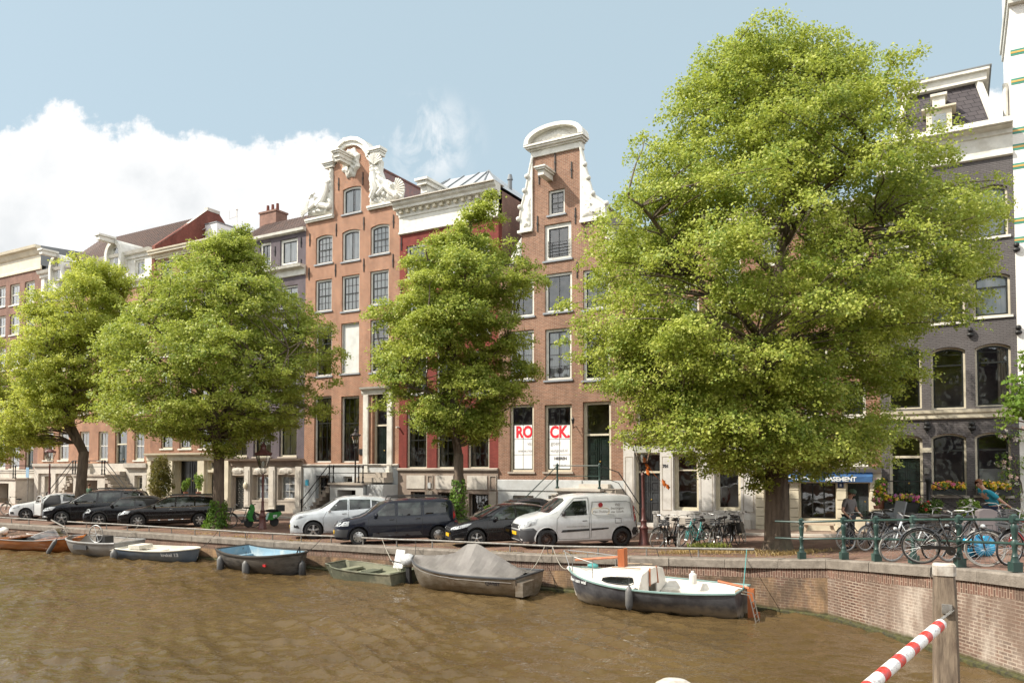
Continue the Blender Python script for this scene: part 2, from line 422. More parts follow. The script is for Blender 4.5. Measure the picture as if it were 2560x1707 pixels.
dw=nd(nt, 'ShaderNodeVectorMath',operation='DISTANCE'); L(cb.outputs[0],dw.inputs[0]); dw.inputs[1].default_value=(wa,wb,0)
qw=nd(nt, 'ShaderNodeMapRange',{'From Min': 0, 'From Max': .085, 'To Min': 1, 'To Max': 0},interpolation_type='SMOOTHSTEP'); L(dw.outputs['Value'],qw.inputs['Value'])
nw=cn(15,9,.62,(7,2,0),(1.3,.8,1),.4); rw=nd(nt, 'ShaderNodeMapRange',{'From Min': .46, 'From Max': .62, 'To Max': .85}); L(nw.outputs['Fac'],rw.inputs['Value'])
mw=nd(nt, 'ShaderNodeMath',operation='MULTIPLY'); L(qw.outputs[0],mw.inputs[0]); L(rw.outputs[0],mw.inputs[1])
dm=nd(nt, 'ShaderNodeMath',operation='MAXIMUM'); L(dens.outputs[0],dm.inputs[0]); L(mw.outputs[0],dm.inputs[1])
ns=cn(4.2,6,.55,(5,5.15,0)); rs=nd(nt, 'ShaderNodeMapRange',{'From Min': .40, 'From Max': .6}); L(ns.outputs['Fac'],rs.inputs['Value'])
dd=nd(nt, 'ShaderNodeMapRange',{'From Min': .02, 'From Max': .1}); L(e4.outputs[0],dd.inputs['Value'])
sm=nd(nt, 'ShaderNodeMath',operation='MULTIPLY'); L(rs.outputs[0],sm.inputs[0]); L(dd.outputs[0],sm.inputs[1])
CLB,CLD=(4.9,4.9,4.9),(3.7,3.82,3.9)
ccol=mixc(nt,sm.outputs[0],CLB,CLD)
veil=mixc(nt,.8,sky.outputs[0],(2.55,3.2,3.45))
fin=mixc(nt,dm.outputs[0],veil,ccol)
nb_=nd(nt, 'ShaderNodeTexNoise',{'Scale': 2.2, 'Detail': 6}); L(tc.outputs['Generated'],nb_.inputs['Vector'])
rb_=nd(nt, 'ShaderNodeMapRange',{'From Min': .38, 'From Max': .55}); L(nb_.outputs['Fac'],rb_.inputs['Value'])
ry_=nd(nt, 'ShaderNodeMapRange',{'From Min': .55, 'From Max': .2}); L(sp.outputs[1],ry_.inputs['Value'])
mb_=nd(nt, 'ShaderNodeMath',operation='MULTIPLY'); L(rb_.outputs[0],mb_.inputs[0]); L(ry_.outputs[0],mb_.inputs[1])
fin=mixc(nt,mb_.outputs[0],fin,(9.5,9.5,9.3))  # unseen bright clouds behind and above the camera, added to raise fill light
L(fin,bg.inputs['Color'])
sc.view_settings.view_transform='Standard'; sc.view_settings.look='None'; sc.view_settings.gamma=1; sc.view_settings.exposure=.58
sc.cycles.use_denoising=True; sc.cycles.max_bounces=6; sc.cycles.transparent_max_bounces=12
sc.cycles.sample_clamp_indirect=6; sc.cycles.caustics_reflective=False; sc.cycles.caustics_refractive=False
# ------------------------------------------------------------------ water,street,quay
def w2uv(x,y): return toUV((x,y))
EDGE=[(-120,12.5),(-20,12.7),(0,12.95),(6.4,13.05),(8.4,13.5)]
ABUT=[(8.4,13.5),w2uv(8.5,16.6),w2uv(8.7,15.2),w2uv(8.9,13.7),w2uv(9.2,10.5),w2uv(9.4,6),w2uv(9.5,-14)]
def emat():
 m,nt,p=newmat('canal_water'); L=nt.links.new
 tc=nd(nt, 'ShaderNodeTexCoord')
 p.inputs['Base Color'].default_value=(.105,.068,.022,1); p.inputs['Roughness'].default_value=.04; p.inputs['IOR'].default_value=1.33
 f,_,_=noisefac(nt,.25,3,.5,.35,.65)
 L(mixc(nt,f,(.098,.066,.030),(.07,.046,.020)),p.inputs['Base Color'])
 last=None
 for sc__,st,strength,dist,det in ((8,(1,1.2,1),.6,.035,2),):
  mp=nd(nt, 'ShaderNodeMapping',{'Scale': st, 'Rotation': (0,0,R(14) if sc__<2 else R(-20))}); L(tc.outputs['Object'],mp.inputs[0])
  n=nd(nt, 'ShaderNodeTexNoise',{'Scale': sc__, 'Detail': det, 'Roughness': .55, 'Distortion': .6}); L(mp.outputs[0],n.inputs['Vector'])
  b=nd(nt, 'ShaderNodeBump',{'Strength': strength, 'Distance': dist}); L(n.outputs['Fac'],b.inputs['Height'])
  if last: L(last,b.inputs['Normal'])
  last=b.outputs[0]
 L(last,p.inputs['Normal'])
 return m
def water_mesh():
 """wind ripples as real relief near the quay, flat far out"""
 rng=np.random.default_rng(2); x0,x1,y0,y1,st_=-31,13,4,44,.085
 X,Y=np.meshgrid(np.arange(x0,x1,st_),np.arange(y0,y1,st_)); Z=np.zeros_like(X); DX=np.zeros_like(X); DY=np.zeros_like(X)
 for i in range(46):
  lam=.27*(1.15/.27)**rng.uniform(0,1)**1.2; k=2*PI/lam; th=R(62)+rng.normal()*.75; a=.0084*lam**.65*rng.uniform(.6,1.4); ph=rng.uniform(0,2*PI)
  q=k*(math.cos(th)*X+math.sin(th)*Y)+ph+.6*np.sin(X*.31+i)+.6*np.sin(Y*.27+2*i); Z+=a*np.cos(q); DX-=math.cos(th)*a*.8*np.sin(q); DY-=math.sin(th)*a*.8*np.sin(q)
 g=.75+.35*np.sin(X*.35+1.3*np.sin(Y*.22))*np.sin(Y*.3+X*.11); ed=np.minimum(np.minimum(X - x0,x1 - X),np.minimum(Y - y0,y1 - Y)); g *= np.clip(ed/2,0,1)
 ny,nx=X.shape; V=np.stack([X+DX*g,Y+DY*g,Z*g],-1).reshape(-1,3); idx=np.arange(nx*ny).reshape(ny,nx); Fc=np.stack([idx[:-1,:-1],idx[:-1,1:],idx[1:,1:],idx[1:,:-1]],-1).reshape(-1,4)
 xe,ye=X[0,-1],Y[-1,0]; O=[(-400,-150),(150,-150),(150,300),(-400,300),(x0,y0),(xe,y0),(xe,ye),(x0,ye)]; nb_=len(V); V=np.concatenate([V,np.array([(a_,b_,0) for a_,b_ in O],float)]); Fc=np.concatenate([Fc,np.array([(0,1,5,4),(1,2,6,5),(2,3,7,6),(3,0,4,7)])+nb_])
 me=bpy.data.meshes.new('water'); n=len(Fc); me.vertices.add(len(V)); me.vertices.foreach_set('co',V.reshape(-1)); me.loops.add(n*4); me.loops.foreach_set('vertex_index',Fc.reshape(-1).astype(np.int32)); me.polygons.add(n); me.polygons.foreach_set('loop_start',np.arange(n,dtype=np.int32)*4); me.polygons.foreach_set('loop_total',np.full(n,4,dtype=np.int32)); me.update(calc_edges=True); me.shade_smooth()
 me.materials.append(emat()); o=bpy.data.objects.new('water',me); COL.objects.link(o); ALLOBJ.append(o); return o
wt=water_mesh()
setp(wt,kind='structure')
M['paving']=brickmat('street_clinkers',(.25,.135,.10),(.17,.095,.075),(.12,.09,.07),bw=.2,rh=.068,flat=True,var=.7,stain=(.30,.22,.16),stain_r=(.5,.75),ssc=.8,stain2=(.13,.085,.06),bump=.4)
M['pave2']=brickmat('pavement_tiles',(.32,.24,.19),(.27,.2,.16),(.16,.12,.1),bw=.3,rh=.3,ms=.01,flat=True,var=.4,stain=(.22,.16,.12),ssc=.6)
def dense(pl,st=.6):
 out=[]
 for (a,b),(c,d) in zip(pl,pl[1:]):
  n=max(1,int(math.hypot(c - a,d - b)/st))
  out+=[(a+(c - a)*i/n,b+(d - b)*i/n) for i in range(n)]
 return out+[pl[-1]]
def sheet(name,poly,zf,mt,step=1.2,dz=0,parent=None):
 xs=[p[0] for p in poly]; ys=[p[1] for p in poly]
 ext=[]; poly=dense(poly+[poly[0]],1.0)[:-1]
 if step:
  x=min(xs)+.8
  while x<max(xs) - .3:
   y=min(ys)+.8
   while y<max(ys) - .3:
    if pip(x,y,poly): ext.append((x+random.uniform(-.01,.01),y+random.uniform(-.01,.01)))
    y+=step
   x+=step
 else: ext=[(sum(xs)/len(xs),sum(ys)/len(ys))]
 vs,fs=tris(poly,extra=ext)
 m=MB(); m.add([(u,-v,zf(u,v)+dz) for u,v in vs],[f[::-1] for f in fs])
 return m.build(name,mt,parent,loc=FO,rz=FA)
spoly=[(-120,-3)]+EDGE+ABUT[1:]+[(40,40),(40,-3)]
st=sheet('street',spoly,elev,M['paving'],1.7); setp(st,kind='structure')
gm=mat('town_ground',(.2,.19,.17),.9)
g=MB().add([(-400,3.0,.86),(200,3.0,.86),(200,500,.86),(-400,500,.86)],[(0,1,2,3)]).build('ground',gm,loc=FO,rz=FA); setp(g,kind='structure')
pv=[(-118,0.0),(-118,2.6),(38,2.6),(38,0.0)]
pm=sheet('pavement',pv,elev,M['pave2'],1.7,.1); setp(pm,kind='structure')
kb=MB()
for i in range(-118,38,2):
 for k in range(2):
  a,b=i+k,i+k+.99
  z0,z1=elev(a,2.7),elev(b,2.7)
  kb.add([(a,-2.6,z0 - .1),(b,-2.6,z1 - .1),(b,-2.75,z1 - .1),(a,-2.75,z0 - .1),(a,-2.6,z0+.104),(b,-2.6,z1+.104),(b,-2.75,z1+.1),(a,-2.75,z0+.1)],
   [(0,1,2,3),(4,7,6,5),(3,2,6,7),(0,3,7,4),(1,5,6,2)])
kbo=kb.build('kerb',M['stone_pale'],loc=FO,rz=FA); setp(kbo,kind='structure')
M['quay_brick']=brickmat('old_quay_brick',(.18,.105,.08),(.105,.07,.055),(.27,.21,.16),bw=.22,rh=.068,uv=True,stain=(.36,.23,.12),stain_r=(.44,.62),ssc=.9,stain2=(.085,.06,.04),moss=(.045,.045,.02),var=.7)
M['abut_brick']=brickmat('abutment_brick',(.165,.092,.066),(.09,.055,.044),(.34,.275,.22),bw=.21,rh=.068,ms=.014,uv=True,stain=(.50,.44,.38),stain_r=(.44,.62),ssc=.55,stain2=(.16,.115,.09),moss=(.06,.06,.022),var=.5)
M['quay_soldier']=brickmat('soldier_course',(.19,.1,.075),(.10,.065,.05),(.3,.22,.17),bw=.23,rh=.066,uv=True,vert=True,var=.6,stain=(.1,.075,.06),stain_r=(.5,.7),ssc=.9)
M['moss']=mat('waterline_moss',(.075,.075,.022),.9,c2=(.03,.028,.018),sc_=9,bump=.6,bs=20)
def offs(pl,k):
 """shift a (u,v) polyline k metres to the water side"""
 out=[]
 for i,(a,b) in enumerate(pl):
  p,q=pl[max(0,i - 1)],pl[min(len(pl) - 1,i+1)]
  dx,dy=q[0] - p[0],q[1] - p[1]; l=math.hypot(dx,dy)
  out.append((a - dy/l*k,b+dx/l*k))
 return out
CT=.22
def wallrun(name,label,pl,mt,ts,cstep):
 t=thing(name,label, 'wall',UV(*pl[-1],0) if name != 'quay_wall' else UV(0,13,0))
 base=t.location.copy()
 P=lambda u,v,z: UV(u,v,z) - base
 d=dense(pl); top=[elev(u,v)+.02 for u,v in d]
 s=[0]
 for (a,b),(c,e) in zip(d,d[1:]): s.append(s[-1]+math.hypot(c - a,e - b))
 for nm,mm,za,zb,o in (('brickwork',mt,lambda i: -1.6,lambda i: top[i] - CT - .24,0),('soldier_course',M['quay_soldier'],lambda i: top[i] - CT - .24,lambda i: top[i] - CT,.003)):
  m=MB(); m.uv=[]; dd=offs(d,o); k=len(d)
  lo=[P(u,v,za(i)) for i,(u,v) in enumerate(dd)]; hi=[P(u,v,zb(i)) for i,(u,v) in enumerate(dd)]
  if nm=='brickwork':
   rows=[lo]
   for r_ in range(1,5): rows.append([l.lerp(h,r_/5)+Vector((ND.x,ND.y,0))*(mnoise.noise((s[i]*.5,r_*1.3,2))*.03) for i,(l,h) in enumerate(zip(lo,hi))])
   rows.append(hi)
  else: rows=[lo,hi]
  for r_ in rows:
   for i,q in enumerate(r_): m.v.append(tuple(q)); m.uv.append((s[i],q.z))
  for r_ in range(len(rows) - 1):
   for i in range(k - 1):
    m.f.append([r_*k+i,(r_+1)*k+i,(r_+1)*k+i+1,r_*k+i+1]); m.m.append(0)
  m.build(nm,mm,t)
 m=MB(); q=0; rnd=random.Random(3)
 while q<s[-1] - .2:
  e=min(q+cstep*rnd.uniform(.8,1.3),s[-1])
  def at(x,o):
   i=max(0,min(len(s) - 2,next((j for j in range(len(s) - 1) if s[j+1] >= x),len(s) - 2)))
   f=(x - s[i])/(s[i+1] - s[i]); u=d[i][0]+(d[i+1][0] - d[i][0])*f; v=d[i][1]+(d[i+1][1] - d[i][1])*f
   dx,dy=d[i+1][0] - d[i][0],d[i+1][1] - d[i][1]; l=math.hypot(dx,dy)
   return u - dy/l*o,v+dx/l*o
  jit=rnd.uniform(-.008,.008); ov=.06+rnd.uniform(-.012,.012)
  vs=[]
  for x in (q+.006,e - .006):
   for o,zz in ((-.45,-CT),(ov,-CT),(ov,-.03),(ov - .03,jit),(-.45,jit)):
    u,v=at(x,o); u0,v0=at(x,0); vs.append(P(u,v,elev(u0,v0)+.02+zz))
  m.add(vs,[(0,1,2,3,4),(9,8,7,6,5),(1,6,7,2),(2,7,8,3),(3,8,9,4),(0,5,6,1)])
  q=e
 m.build('coping',M['granite'],t,recalc=True)
 m=MB(); A=offs(d,.07); n=len(d)
 zz=[.05+.035*mnoise.noise((s[i]*1.3,0,5)) for i in range(n)]
 m.strip([P(A[i][0],A[i][1],-.5) for i in range(n)],[P(A[i][0],A[i][1],zz[i]) for i in range(n)])
 m.strip([P(A[i][0],A[i][1],zz[i]) for i in range(n)],[P(d[i][0],d[i][1],zz[i]+.03) for i in range(n)])
 m.build('footing',M['moss'],t,recalc=True)
 return t
qa=wallrun('quay_wall', 'long weathered brown brick quay wall with grey stone coping running behind the moored boats',[(-100,12.52),(-20,12.7),(0,12.95),(6.4,13.05),(8.4,13.5)],M['quay_brick'],0,1.3)
qb=wallrun('bridge_abutment', 'brick abutment wall with white lime stains below the green railing at right',ABUT,M['abut_brick'],0,1.7)
def edge_px(px,pl,inset=0.0):
 """point of a quay polyline that the camera sees in column px"""
 d=dense(offs(pl,-inset),.05); best=None
 for u,v in d:
  p=UV(u,v,elev(u,v)); x=CX+FPX*p.x/max(.1,p.y*math.cos(PITCH)+(p.z - HC)*math.sin(PITCH))
  if p.y>1 and (best is None or abs(x - px)<best[0]): best=(abs(x - px),u,v)
 return best[1],best[2]
def pipe_rail(name,label,pxa,pxb,h=.27,step=1.5):
 ua,va=edge_px(pxa,EDGE,.3); ub,vb=edge_px(pxb,EDGE,.3)
 t=thing(name,label, 'railing',UV(ua,va,elev(ua,va)))
 n=max(2,int(abs(ub - ua)/step)); pts=[]
 for i in range(n+1):
  u=ua+(ub - ua)*i/n; v=interp(u,EDGE) - .3
  p=UV(u,v,elev(u,v)) - t.location; pts.append(p+Vector((0,0,h+random.uniform(-.012,.012))))
  if 0<i<n or n<4: MB().tube([p - Vector((0,0,.05)),p+Vector((0,0,h))],.022,8).lathe([(.05,0),(.05,.02),(.02,.03)],p+Vector((0,0,.0)),8).build('post',M['steel'],t)
 a,b=pts[0],pts[-1]
 MB().tube(pts,.034,10).build('rail',M['steel'],t,smooth=True)
 return t
pipe_rail('quay_rail', 'low pipe rail on the far left stretch of quay, left of the broken piece',-200,118)
pipe_rail('quay_rail', 'long low pipe rail on the quay edge from broken piece to big tree',168,1888)
u,v=edge_px(128,EDGE,.3); u2,v2=edge_px(163,EDGE,.15)
setp(MB().tube([(0,0,0),UV(u2,v2,elev(u2,v2)+.02) - UV(u,v,elev(u,v)+.3)],.034,8).build('broken_rail',M['steel'],loc=UV(u,v,elev(u,v)+.3)), 'bent broken end of pipe rail sagging over the quay edge above the wooden speedboat', 'railing')
M['green']=mat('railing_green',(.022,.052,.045),.4,c2=(.016,.038,.034),dirt=(.06,.11,.095),dsc=2.0)
fence=thing('bridge_railing', 'dark green iron bridge railing with turned posts and two rails on the right', 'railing',UV(8.4,13.5,1.43))
prof=[(.11,0),(.11,.16),(.085,.2),(.075,.27),(.085,.28),(.06,.3),(.045,.34),(.042,.46),(.06,.5),(.06,.56),(.04,.6),(.05,.68),(.06,.78),(.045,.84),(.062,.86),(.062,.98),(.04,1.0)]
ps=[]
for px in (2006,2109,2190,2286,2398,2536,2705,2920):
 pl=EDGE if px<2050 else ABUT
 u,v=edge_px(px,pl,.18); ps.append(UV(u,v,elev(u,v)+.02) - fence.location)
for p in ps:
 m=MB()
 m.box(p.x - .085,p.x+.085,p.y - .085,p.y+.085,p.z,p.z+.17).box(p.x - .055,p.x+.055,p.y - .055,p.y+.055,p.z+.88,p.z+1.0)
 m.lathe([(.075,.17),(.055,.25),(.06,.27),(.045,.3),(.04,.36),(.046,.44),(.06,.47),(.06,.54),(.042,.57),(.05,.66),(.062,.76),(.066,.8),(.045,.85),(.06,.87),(.06,.89)],p,12)
 m.lathe([(.055,1.0),(.03,1.03),(.001,1.035)],p,8)
 m.build('post',M['green'],fence,smooth=True,sharp=35)
e0=ps[0] - (ps[1] - ps[0]).normalized()*.0
pre=UV(toUV(ps[0]+fence.location)[0] - .65,toUV(ps[0]+fence.location)[1],0) - fence.location
for h,nm in ((.93, 'top_rail'),(.50, 'lower_rail')):
 pts=[Vector((pre.x,pre.y,ps[0].z+h))]+[p+Vector((0,0,h)) for p in ps]
 MB().tube(pts,.026,8).build(nm,M['green'],fence,smooth=True)
# ------------------------------------------------------------------ canal houses
class House:
 def __init__(s,name,label,pxl,pxr,pybase=1260,cat='house'):
  s.u0=fac(pxl,pybase)[0]; s.u1=fac(pxr,pybase)[0]; s.w=s.u1 - s.u0
  s.zb=elev((s.u0+s.u1)/2,0) - .02
  s.t=thing(name,label,cat,UV(s.u0,0,s.zb),FA)
  s.holes=[]; s.name=name
 def P(s,px,py,d=0.0):
  u,z=fac(px,py,d); return (u - s.u0,z - s.zb)
 def L(s,pts,d=0.0): return [s.P(a,b,d) for a,b in pts]
 def rect(s,r):
  xl,xr,yt,yb=r; xm=(xl+xr)/2
  return s.P(xl,yb)[0],s.P(xr,yb)[0],s.P(xm,yb)[1],s.P(xm,yt)[1]
 def wall(s,out,mt,th=.35,depth=9.0,eave=None,name='wall'):
  """front slab with real openings plus side and back walls; out in local (x,z)"""
  m=MB(); hs=[h for h in s.holes]
  vs,fs=tris(out,hs,extra=[]) if hs else (out,tris(out))
  m.add([(x,0,z) for x,z in vs],fs)
  m.add([(x,th,z) for x,z in vs],[f[::-1] for f in fs])
  k=len(out); A=sum(out[i][0]*out[(i+1) % k][1] - out[(i+1) % k][0]*out[i][1] for i in range(k))
  o2=out if A>0 else out[::-1]
  m.strip([(x,0,z) for x,z in o2],[(x,th,z) for x,z in o2],0,True)
  for h in hs: m.strip([(x,0,z) for x,z in h],[(x,th,z) for x,z in h],0,True)
  o=m.build(name,mt,s.t,recalc=True)
  if eave is not None:
   b=MB(); x0,x1=.004,s.w - .004; z0=-.3
   b.add([(x0,th,z0),(x0,depth,z0),(x0,depth,eave),(x0,th,eave)],[(0,3,2,1)])
   b.add([(x1,th,z0),(x1,depth,z0),(x1,depth,eave),(x1,th,eave)],[(0,1,2,3)])
   b.add([(x0,depth,z0),(x1,depth,z0),(x1,depth,eave),(x0,depth,eave)],[(0,1,2,3)])
   b.add([(x0,th,eave),(x1,th,eave),(x1,depth,eave),(x0,depth,eave)],[(0,1,2,3)])
   b.build('side_wall',mt,s.t)
   r=MB().add([(x0,1.6,z0),(x1,1.6,z0),(x1,1.6,eave),(x0,1.6,eave)],[(0,1,2,3)])
   z=3.2
   while z<eave: r.add([(x0,th,z),(x1,th,z),(x1,1.6,z),(x0,1.6,z)],[(0,1,2,3)]); z+=3.3
   r.build('room',M['room'],s.t)
  return o
 def arcrect(s,x0,x1,z0,z1,rise):
  if rise <= 0: return [(x0,z0),(x1,z0),(x1,z1),(x0,z1)]
  n=10; pts=[(x0,z0),(x1,z0)]
  for i in range(n+1):
   t=1 - i/n; x=x0+(x1 - x0)*t; pts.append((x,z1 - rise+rise*math.sin(PI*t)**.75))
  return pts
 def win(s,r,rise=0.0,loc=False,frame='white',sash='frame_dark',tf=.11,cols=2,rows=(.5,),thick=.5,cur=None,sill=True,sillm=None,rev=.10,hole=True,pane='glass',name='window',sl=.05,bar=.022):
  x0,x1,z0,z1=r if loc else s.rect(r)
  x0+=.0; out=s.arcrect(x0,x1,z0,z1,rise)
  if hole: s.holes.append(out)
  inn=s.arcrect(x0+tf,x1 - tf,z0+tf*.8,z1 - tf,rise*.85)
  m=MB(); m.ring(out,inn,rev,rev+.12,0)
  a0,a1,b0,b1=x0+tf,x1 - tf,z0+tf*.8,z1 - tf; sw=sl
  inn2=s.arcrect(a0+sw,a1 - sw,b0+sw,b1 - sw,rise*.75)
  m.ring(s.arcrect(a0,a1,b0,b1,rise*.85),inn2,rev+.035,rev+.1,1)
  if thick:
   zt=b0+(b1 - b0)*thick; m.box(a0,a1,rev+.03,rev+.085,zt - .03,zt+.03,1)
  for f in rows:
   if thick and abs(f - thick)<.02: continue
   zz=b0+(b1 - b0)*f; m.box(a0+sw,a1 - sw,rev+.048,rev+.078,zz - bar/2,zz+bar/2,1)
  for i in range(1,cols):
   xx=a0+(a1 - a0)*i/cols; m.box(xx - bar/2,xx+bar/2,rev+.045,rev+.075,b0+sw,b1 - sw - (rise*.1),1)
  o=m.build(name,[M[frame],M[sash]],s.t)
  g=s.arcrect(a0+.01,a1 - .01,b0+.01,b1 - .01,rise*.8)
  MB().add([(x,rev+.066,z) for x,z in g],[tuple(range(len(g)))]).build('pane',M[pane],o)
  if sill:
   MB().box(x0 - .08,x1+.08,-.07,rev+.05,z0 - .09,z0 - .002).build('sill',M[sillm or 'bluestone'],o)
  if cur: s.curtain(o,cur,a0,a1,b0,b1,rev+.13)
  return o
 def curtain(s,o,kind,a0,a1,b0,b1,y):
  def drape(xa,xb,za,zb,mt,amp=.03,gather=0):
   n=28; A=[]; B=[]
   for i in range(n+1):
    t=i/n; yy=y+amp*math.sin(t*22+xa*7)+amp*.5*math.sin(t*51)
    A.append((xa+(xb - xa)*t,yy,za)); B.append((xa+(xb - xa)*t,yy,zb))
   if gather:
    m=MB(); rows=[]
    for k in range(9):
     q=k/8; wdt=1 - .62*math.sin(min(1,q*1.45)*PI/2)*(1 if q<.7 else 1 - (q - .7)*.9)
     row=[]
     for i in range(n+1):
      t=i/n; xx=xa+(xb - xa)*t*wdt if gather>0 else xb - (xb - xa)*(1 - t)*wdt
      row.append((xx,A[i][1],zb+(za - zb)*q))
     rows.append(row)
    for p_,q_ in zip(rows,rows[1:]): m.strip(p_,q_)
    return m.build('curtain',M[mt],o,smooth=True,sharp=None)
   return MB().strip(A,B).build('curtain',M[mt],o,smooth=True,sharp=None)
  if kind=='net': drape(a0,a1,b0,b1, 'curtain')
  elif kind=='netgap': drape(a0,a0+(a1 - a0)*.42,b0,b1, 'curtain'); drape(a1 - (a1 - a0)*.42,a1,b0,b1, 'curtain')
  elif kind=='warm': drape(a0,a1,b0,b1, 'curtain_warm')
  elif kind=='left': drape(a0,a1 - (a1 - a0)*.25,b0,b1, 'curtain_warm',gather=1)
  elif kind=='right': drape(a0+(a1 - a0)*.65,a1,b0,b1, 'curtain_warm')
  elif kind=='both': drape(a0,a0+(a1 - a0)*.5,b0,b1, 'curtain_warm',gather=1); drape(a1 - (a1 - a0)*.5,a1,b0,b1, 'curtain_warm',gather=-1)
  elif kind=='blind': MB().box(a0,a1,y - .03,y - .02,b0,b1).build('blind',M['blind'],o)
  elif kind=='half': MB().box(a0,a1,y - .03,y - .02,b0,b0+(b1 - b0)*.42).build('blind',M['blind'],o)
 def door(s,r,loc=False,col='black_green',frame='cream',tf=.1,transom=.0,double=True,rise=0,rev=.22,hole=True,knob=True,pan=((.06,.3),(.36,.93)),name='door',glassd=False):
  x0,x1,z0,z1=r if loc else s.rect(r)
  out=s.arcrect(x0,x1,z0,z1,rise)
  if hole: s.holes.append(out)
  m=MB(); m.ring(out,s.arcrect(x0+tf,x1 - tf,z0,z1 - tf,rise*.8),rev - .08,rev+.1,0)
  a0,a1,b1=x0+tf,x1 - tf,z1 - tf; zt=b1 - (b1 - z0)*transom
  if transom: m.box(a0,a1,rev - .09,rev+.08,zt - .09,zt,0); zt-=.09
  o=m.build('door_frame',[M[frame]],s.t)
  if transom:
   g=s.arcrect(a0,a1,zt+.09,b1,rise*.8)
   MB().add([(x,rev+.03,z) for x,z in g],[tuple(range(len(g)))]).build('pane',M['glass'],o)
  d=MB().box(a0,a1,rev+.02,rev+.07,z0,zt,0)
  leaves=[(a0,(a0+a1)/2 - .006),((a0+a1)/2+.006,a1)] if double else [(a0,a1)]
  H_=zt - z0
  for la,lb in leaves:
   lw=lb - la
   d.box(la,lb,rev,rev+.02,z0,zt,0) if False else None
   for f0,f1 in pan:
    xa,xb,za,zb=la+lw*.2,lb - lw*.2,z0+H_*f0,z0+H_*f1
    q=[(xa,za),(xb,za),(xb,zb),(xa,zb)]; q2=[(xa - .05,za - .05),(xb+.05,za - .05),(xb+.05,zb+.05),(xa - .05,zb+.05)]
    d.ring(q2,q,rev - .005,rev+.03,0)
    q3=[(xa+.05,za+.05),(xb - .05,za+.05),(xb - .05,zb - .05),(xa+.05,zb - .05)]
    d.prism(q3,rev+.005,rev+.03,0)
  do=d.build(name,M[col],s.t)
  if double: MB().box((a0+a1)/2 - .02,(a0+a1)/2+.02,rev - .01,rev+.02,z0,zt).build('meeting_strip',M[col],do)
  if knob: MB().ball((a1 - .14 if not double else (a0+a1)/2+.09,rev - .03,z0+H_*.46),.035).build('door_knob',M['brass'],do)
  return o
 def cornice(s,x0,x1,z,prof,mt='white',name='cornice',parent=None,ends=True):
  """prof: (projection, height) from bottom to top, heights relative to z"""
  m=MB(); poly=[(-.02,prof[0][1]+z)]+[(a,b+z) for a,b in prof]+[(-.02,prof[-1][1]+z)]
  m.prism(poly,x0,x1,0,ax='x')
  return m.build(name,M[mt],parent or s.t,recalc=True)
 def anchors(s,pts,h=.75):
  for px,py in pts:
   x,z=s.P(px,py)
   MB().box(x - .022,x+.022,-.045,.0,z - h/2,z+h/2).box(x - .04,x+.04,-.06,.0,z - .05,z+.05).build('wall_anchor',M['iron'],s.t)
 def arches(s,mt,skip=()):
  """soldier-brick arches over the openings"""
M['brass']=mat('brass',(.6,.4,.12),.3,metal=.9)
def relief(H,poly,y0,depth,seed=1,fr=3.2,name='carving',mt='white',parent=None,step=.07,back=.25):
 xs=[p[0] for p in poly]; zs=[p[1] for p in poly]; ext=[]
 x=min(xs)+step/2
 while x<max(xs):
  z=min(zs)+step/2
  while z<max(zs):
   if pip(x,z,poly): ext.append((x,z))
   z+=step
  x+=step
 b=[]
 for (a,c),(e,f) in zip(poly,poly[1:]+poly[:1]):
  n=max(1,int(math.hypot(e - a,f - c)/step)); b+=[(a+(e - a)*i/n,c+(f - c)*i/n) for i in range(n)]
 vs,fs=tris(b,extra=ext)
 def edge(x,z):
  d=9
  for (a,c),(e,f) in zip(poly,poly[1:]+poly[:1]):
   l2=(e - a)**2+(f - c)**2; t=max(0,min(1,((x - a)*(e - a)+(z - c)*(f - c))/l2)) if l2 else 0
   d=min(d,math.hypot(x - a - t*(e - a),z - c - t*(f - c)))
  return d
 out=[]
 for x,z in vs:
  e=min(1,edge(x,z)/.16)**.5
  n=abs(mnoise.noise((x*fr,z*fr,seed)))*1.5+.5*abs(mnoise.noise((x*fr*2.3,z*fr*2.3,seed+4)))+.35
  out.append((x,y0 - depth*e*n,z))
 m=MB(); m.add(out,fs); k=len(b)
 m.strip([(x,y0,z) for x,z in b],[(x,y0+back,z) for x,z in b],0,True)
 m.add([(x,y0+back,z) for x,z in vs],[f[::-1] for f in fs])
 return m.build(name,M[mt],parent or H.t,smooth=True,sharp=55,recalc=True)
def roofgable(H,x0,x1,zE,xr,zr,y0,y1,mt,over=.0,name='roof'):
 m=MB()
 m.add([(x0 - over,y0,zE),(xr,y0,zr),(xr,y1,zr),(x0 - over,y1,zE),(x1+over,y0,zE),(x1+over,y1,zE)],[(0,1,2,3),(4,5,2,1),(3,2,5)])
 o=m.build(name,mt,H.t)
 MB().tube([(xr,y0,zr+.02),(xr,y1,zr+.02)],.11,8).build('ridge',mt,o)
 return o
def pantiles(H,x0,x1,y0,z0,y1,z1,mt='tile',name='roof'):
 """wavy tiled slope facing the canal"""
 m=MB(); n=int((x1 - x0)/.06); rows=max(2,int(math.hypot(y1 - y0,z1 - z0)/.33)); nrm=Vector((0,-(z1 - z0),(y1 - y0))).normalized()
 if nrm.z<0: nrm=-nrm
 for r in range(rows):
  A=[]; B=[]
  for i in range(n+1):
   x=x0+(x1 - x0)*i/n; h=.04*math.sin(x*2*PI/.24)
   for Lq,t,e in ((A,r/rows,.03),(B,(r+1)/rows,0)):
    Lq.append((x,y0+(y1 - y0)*t+nrm.y*(h+e),z0+(z1 - z0)*t+nrm.z*(h+e)))
  m.strip(A,B)
 return m.build(name,M[mt],H.t,smooth=True,sharp=60)
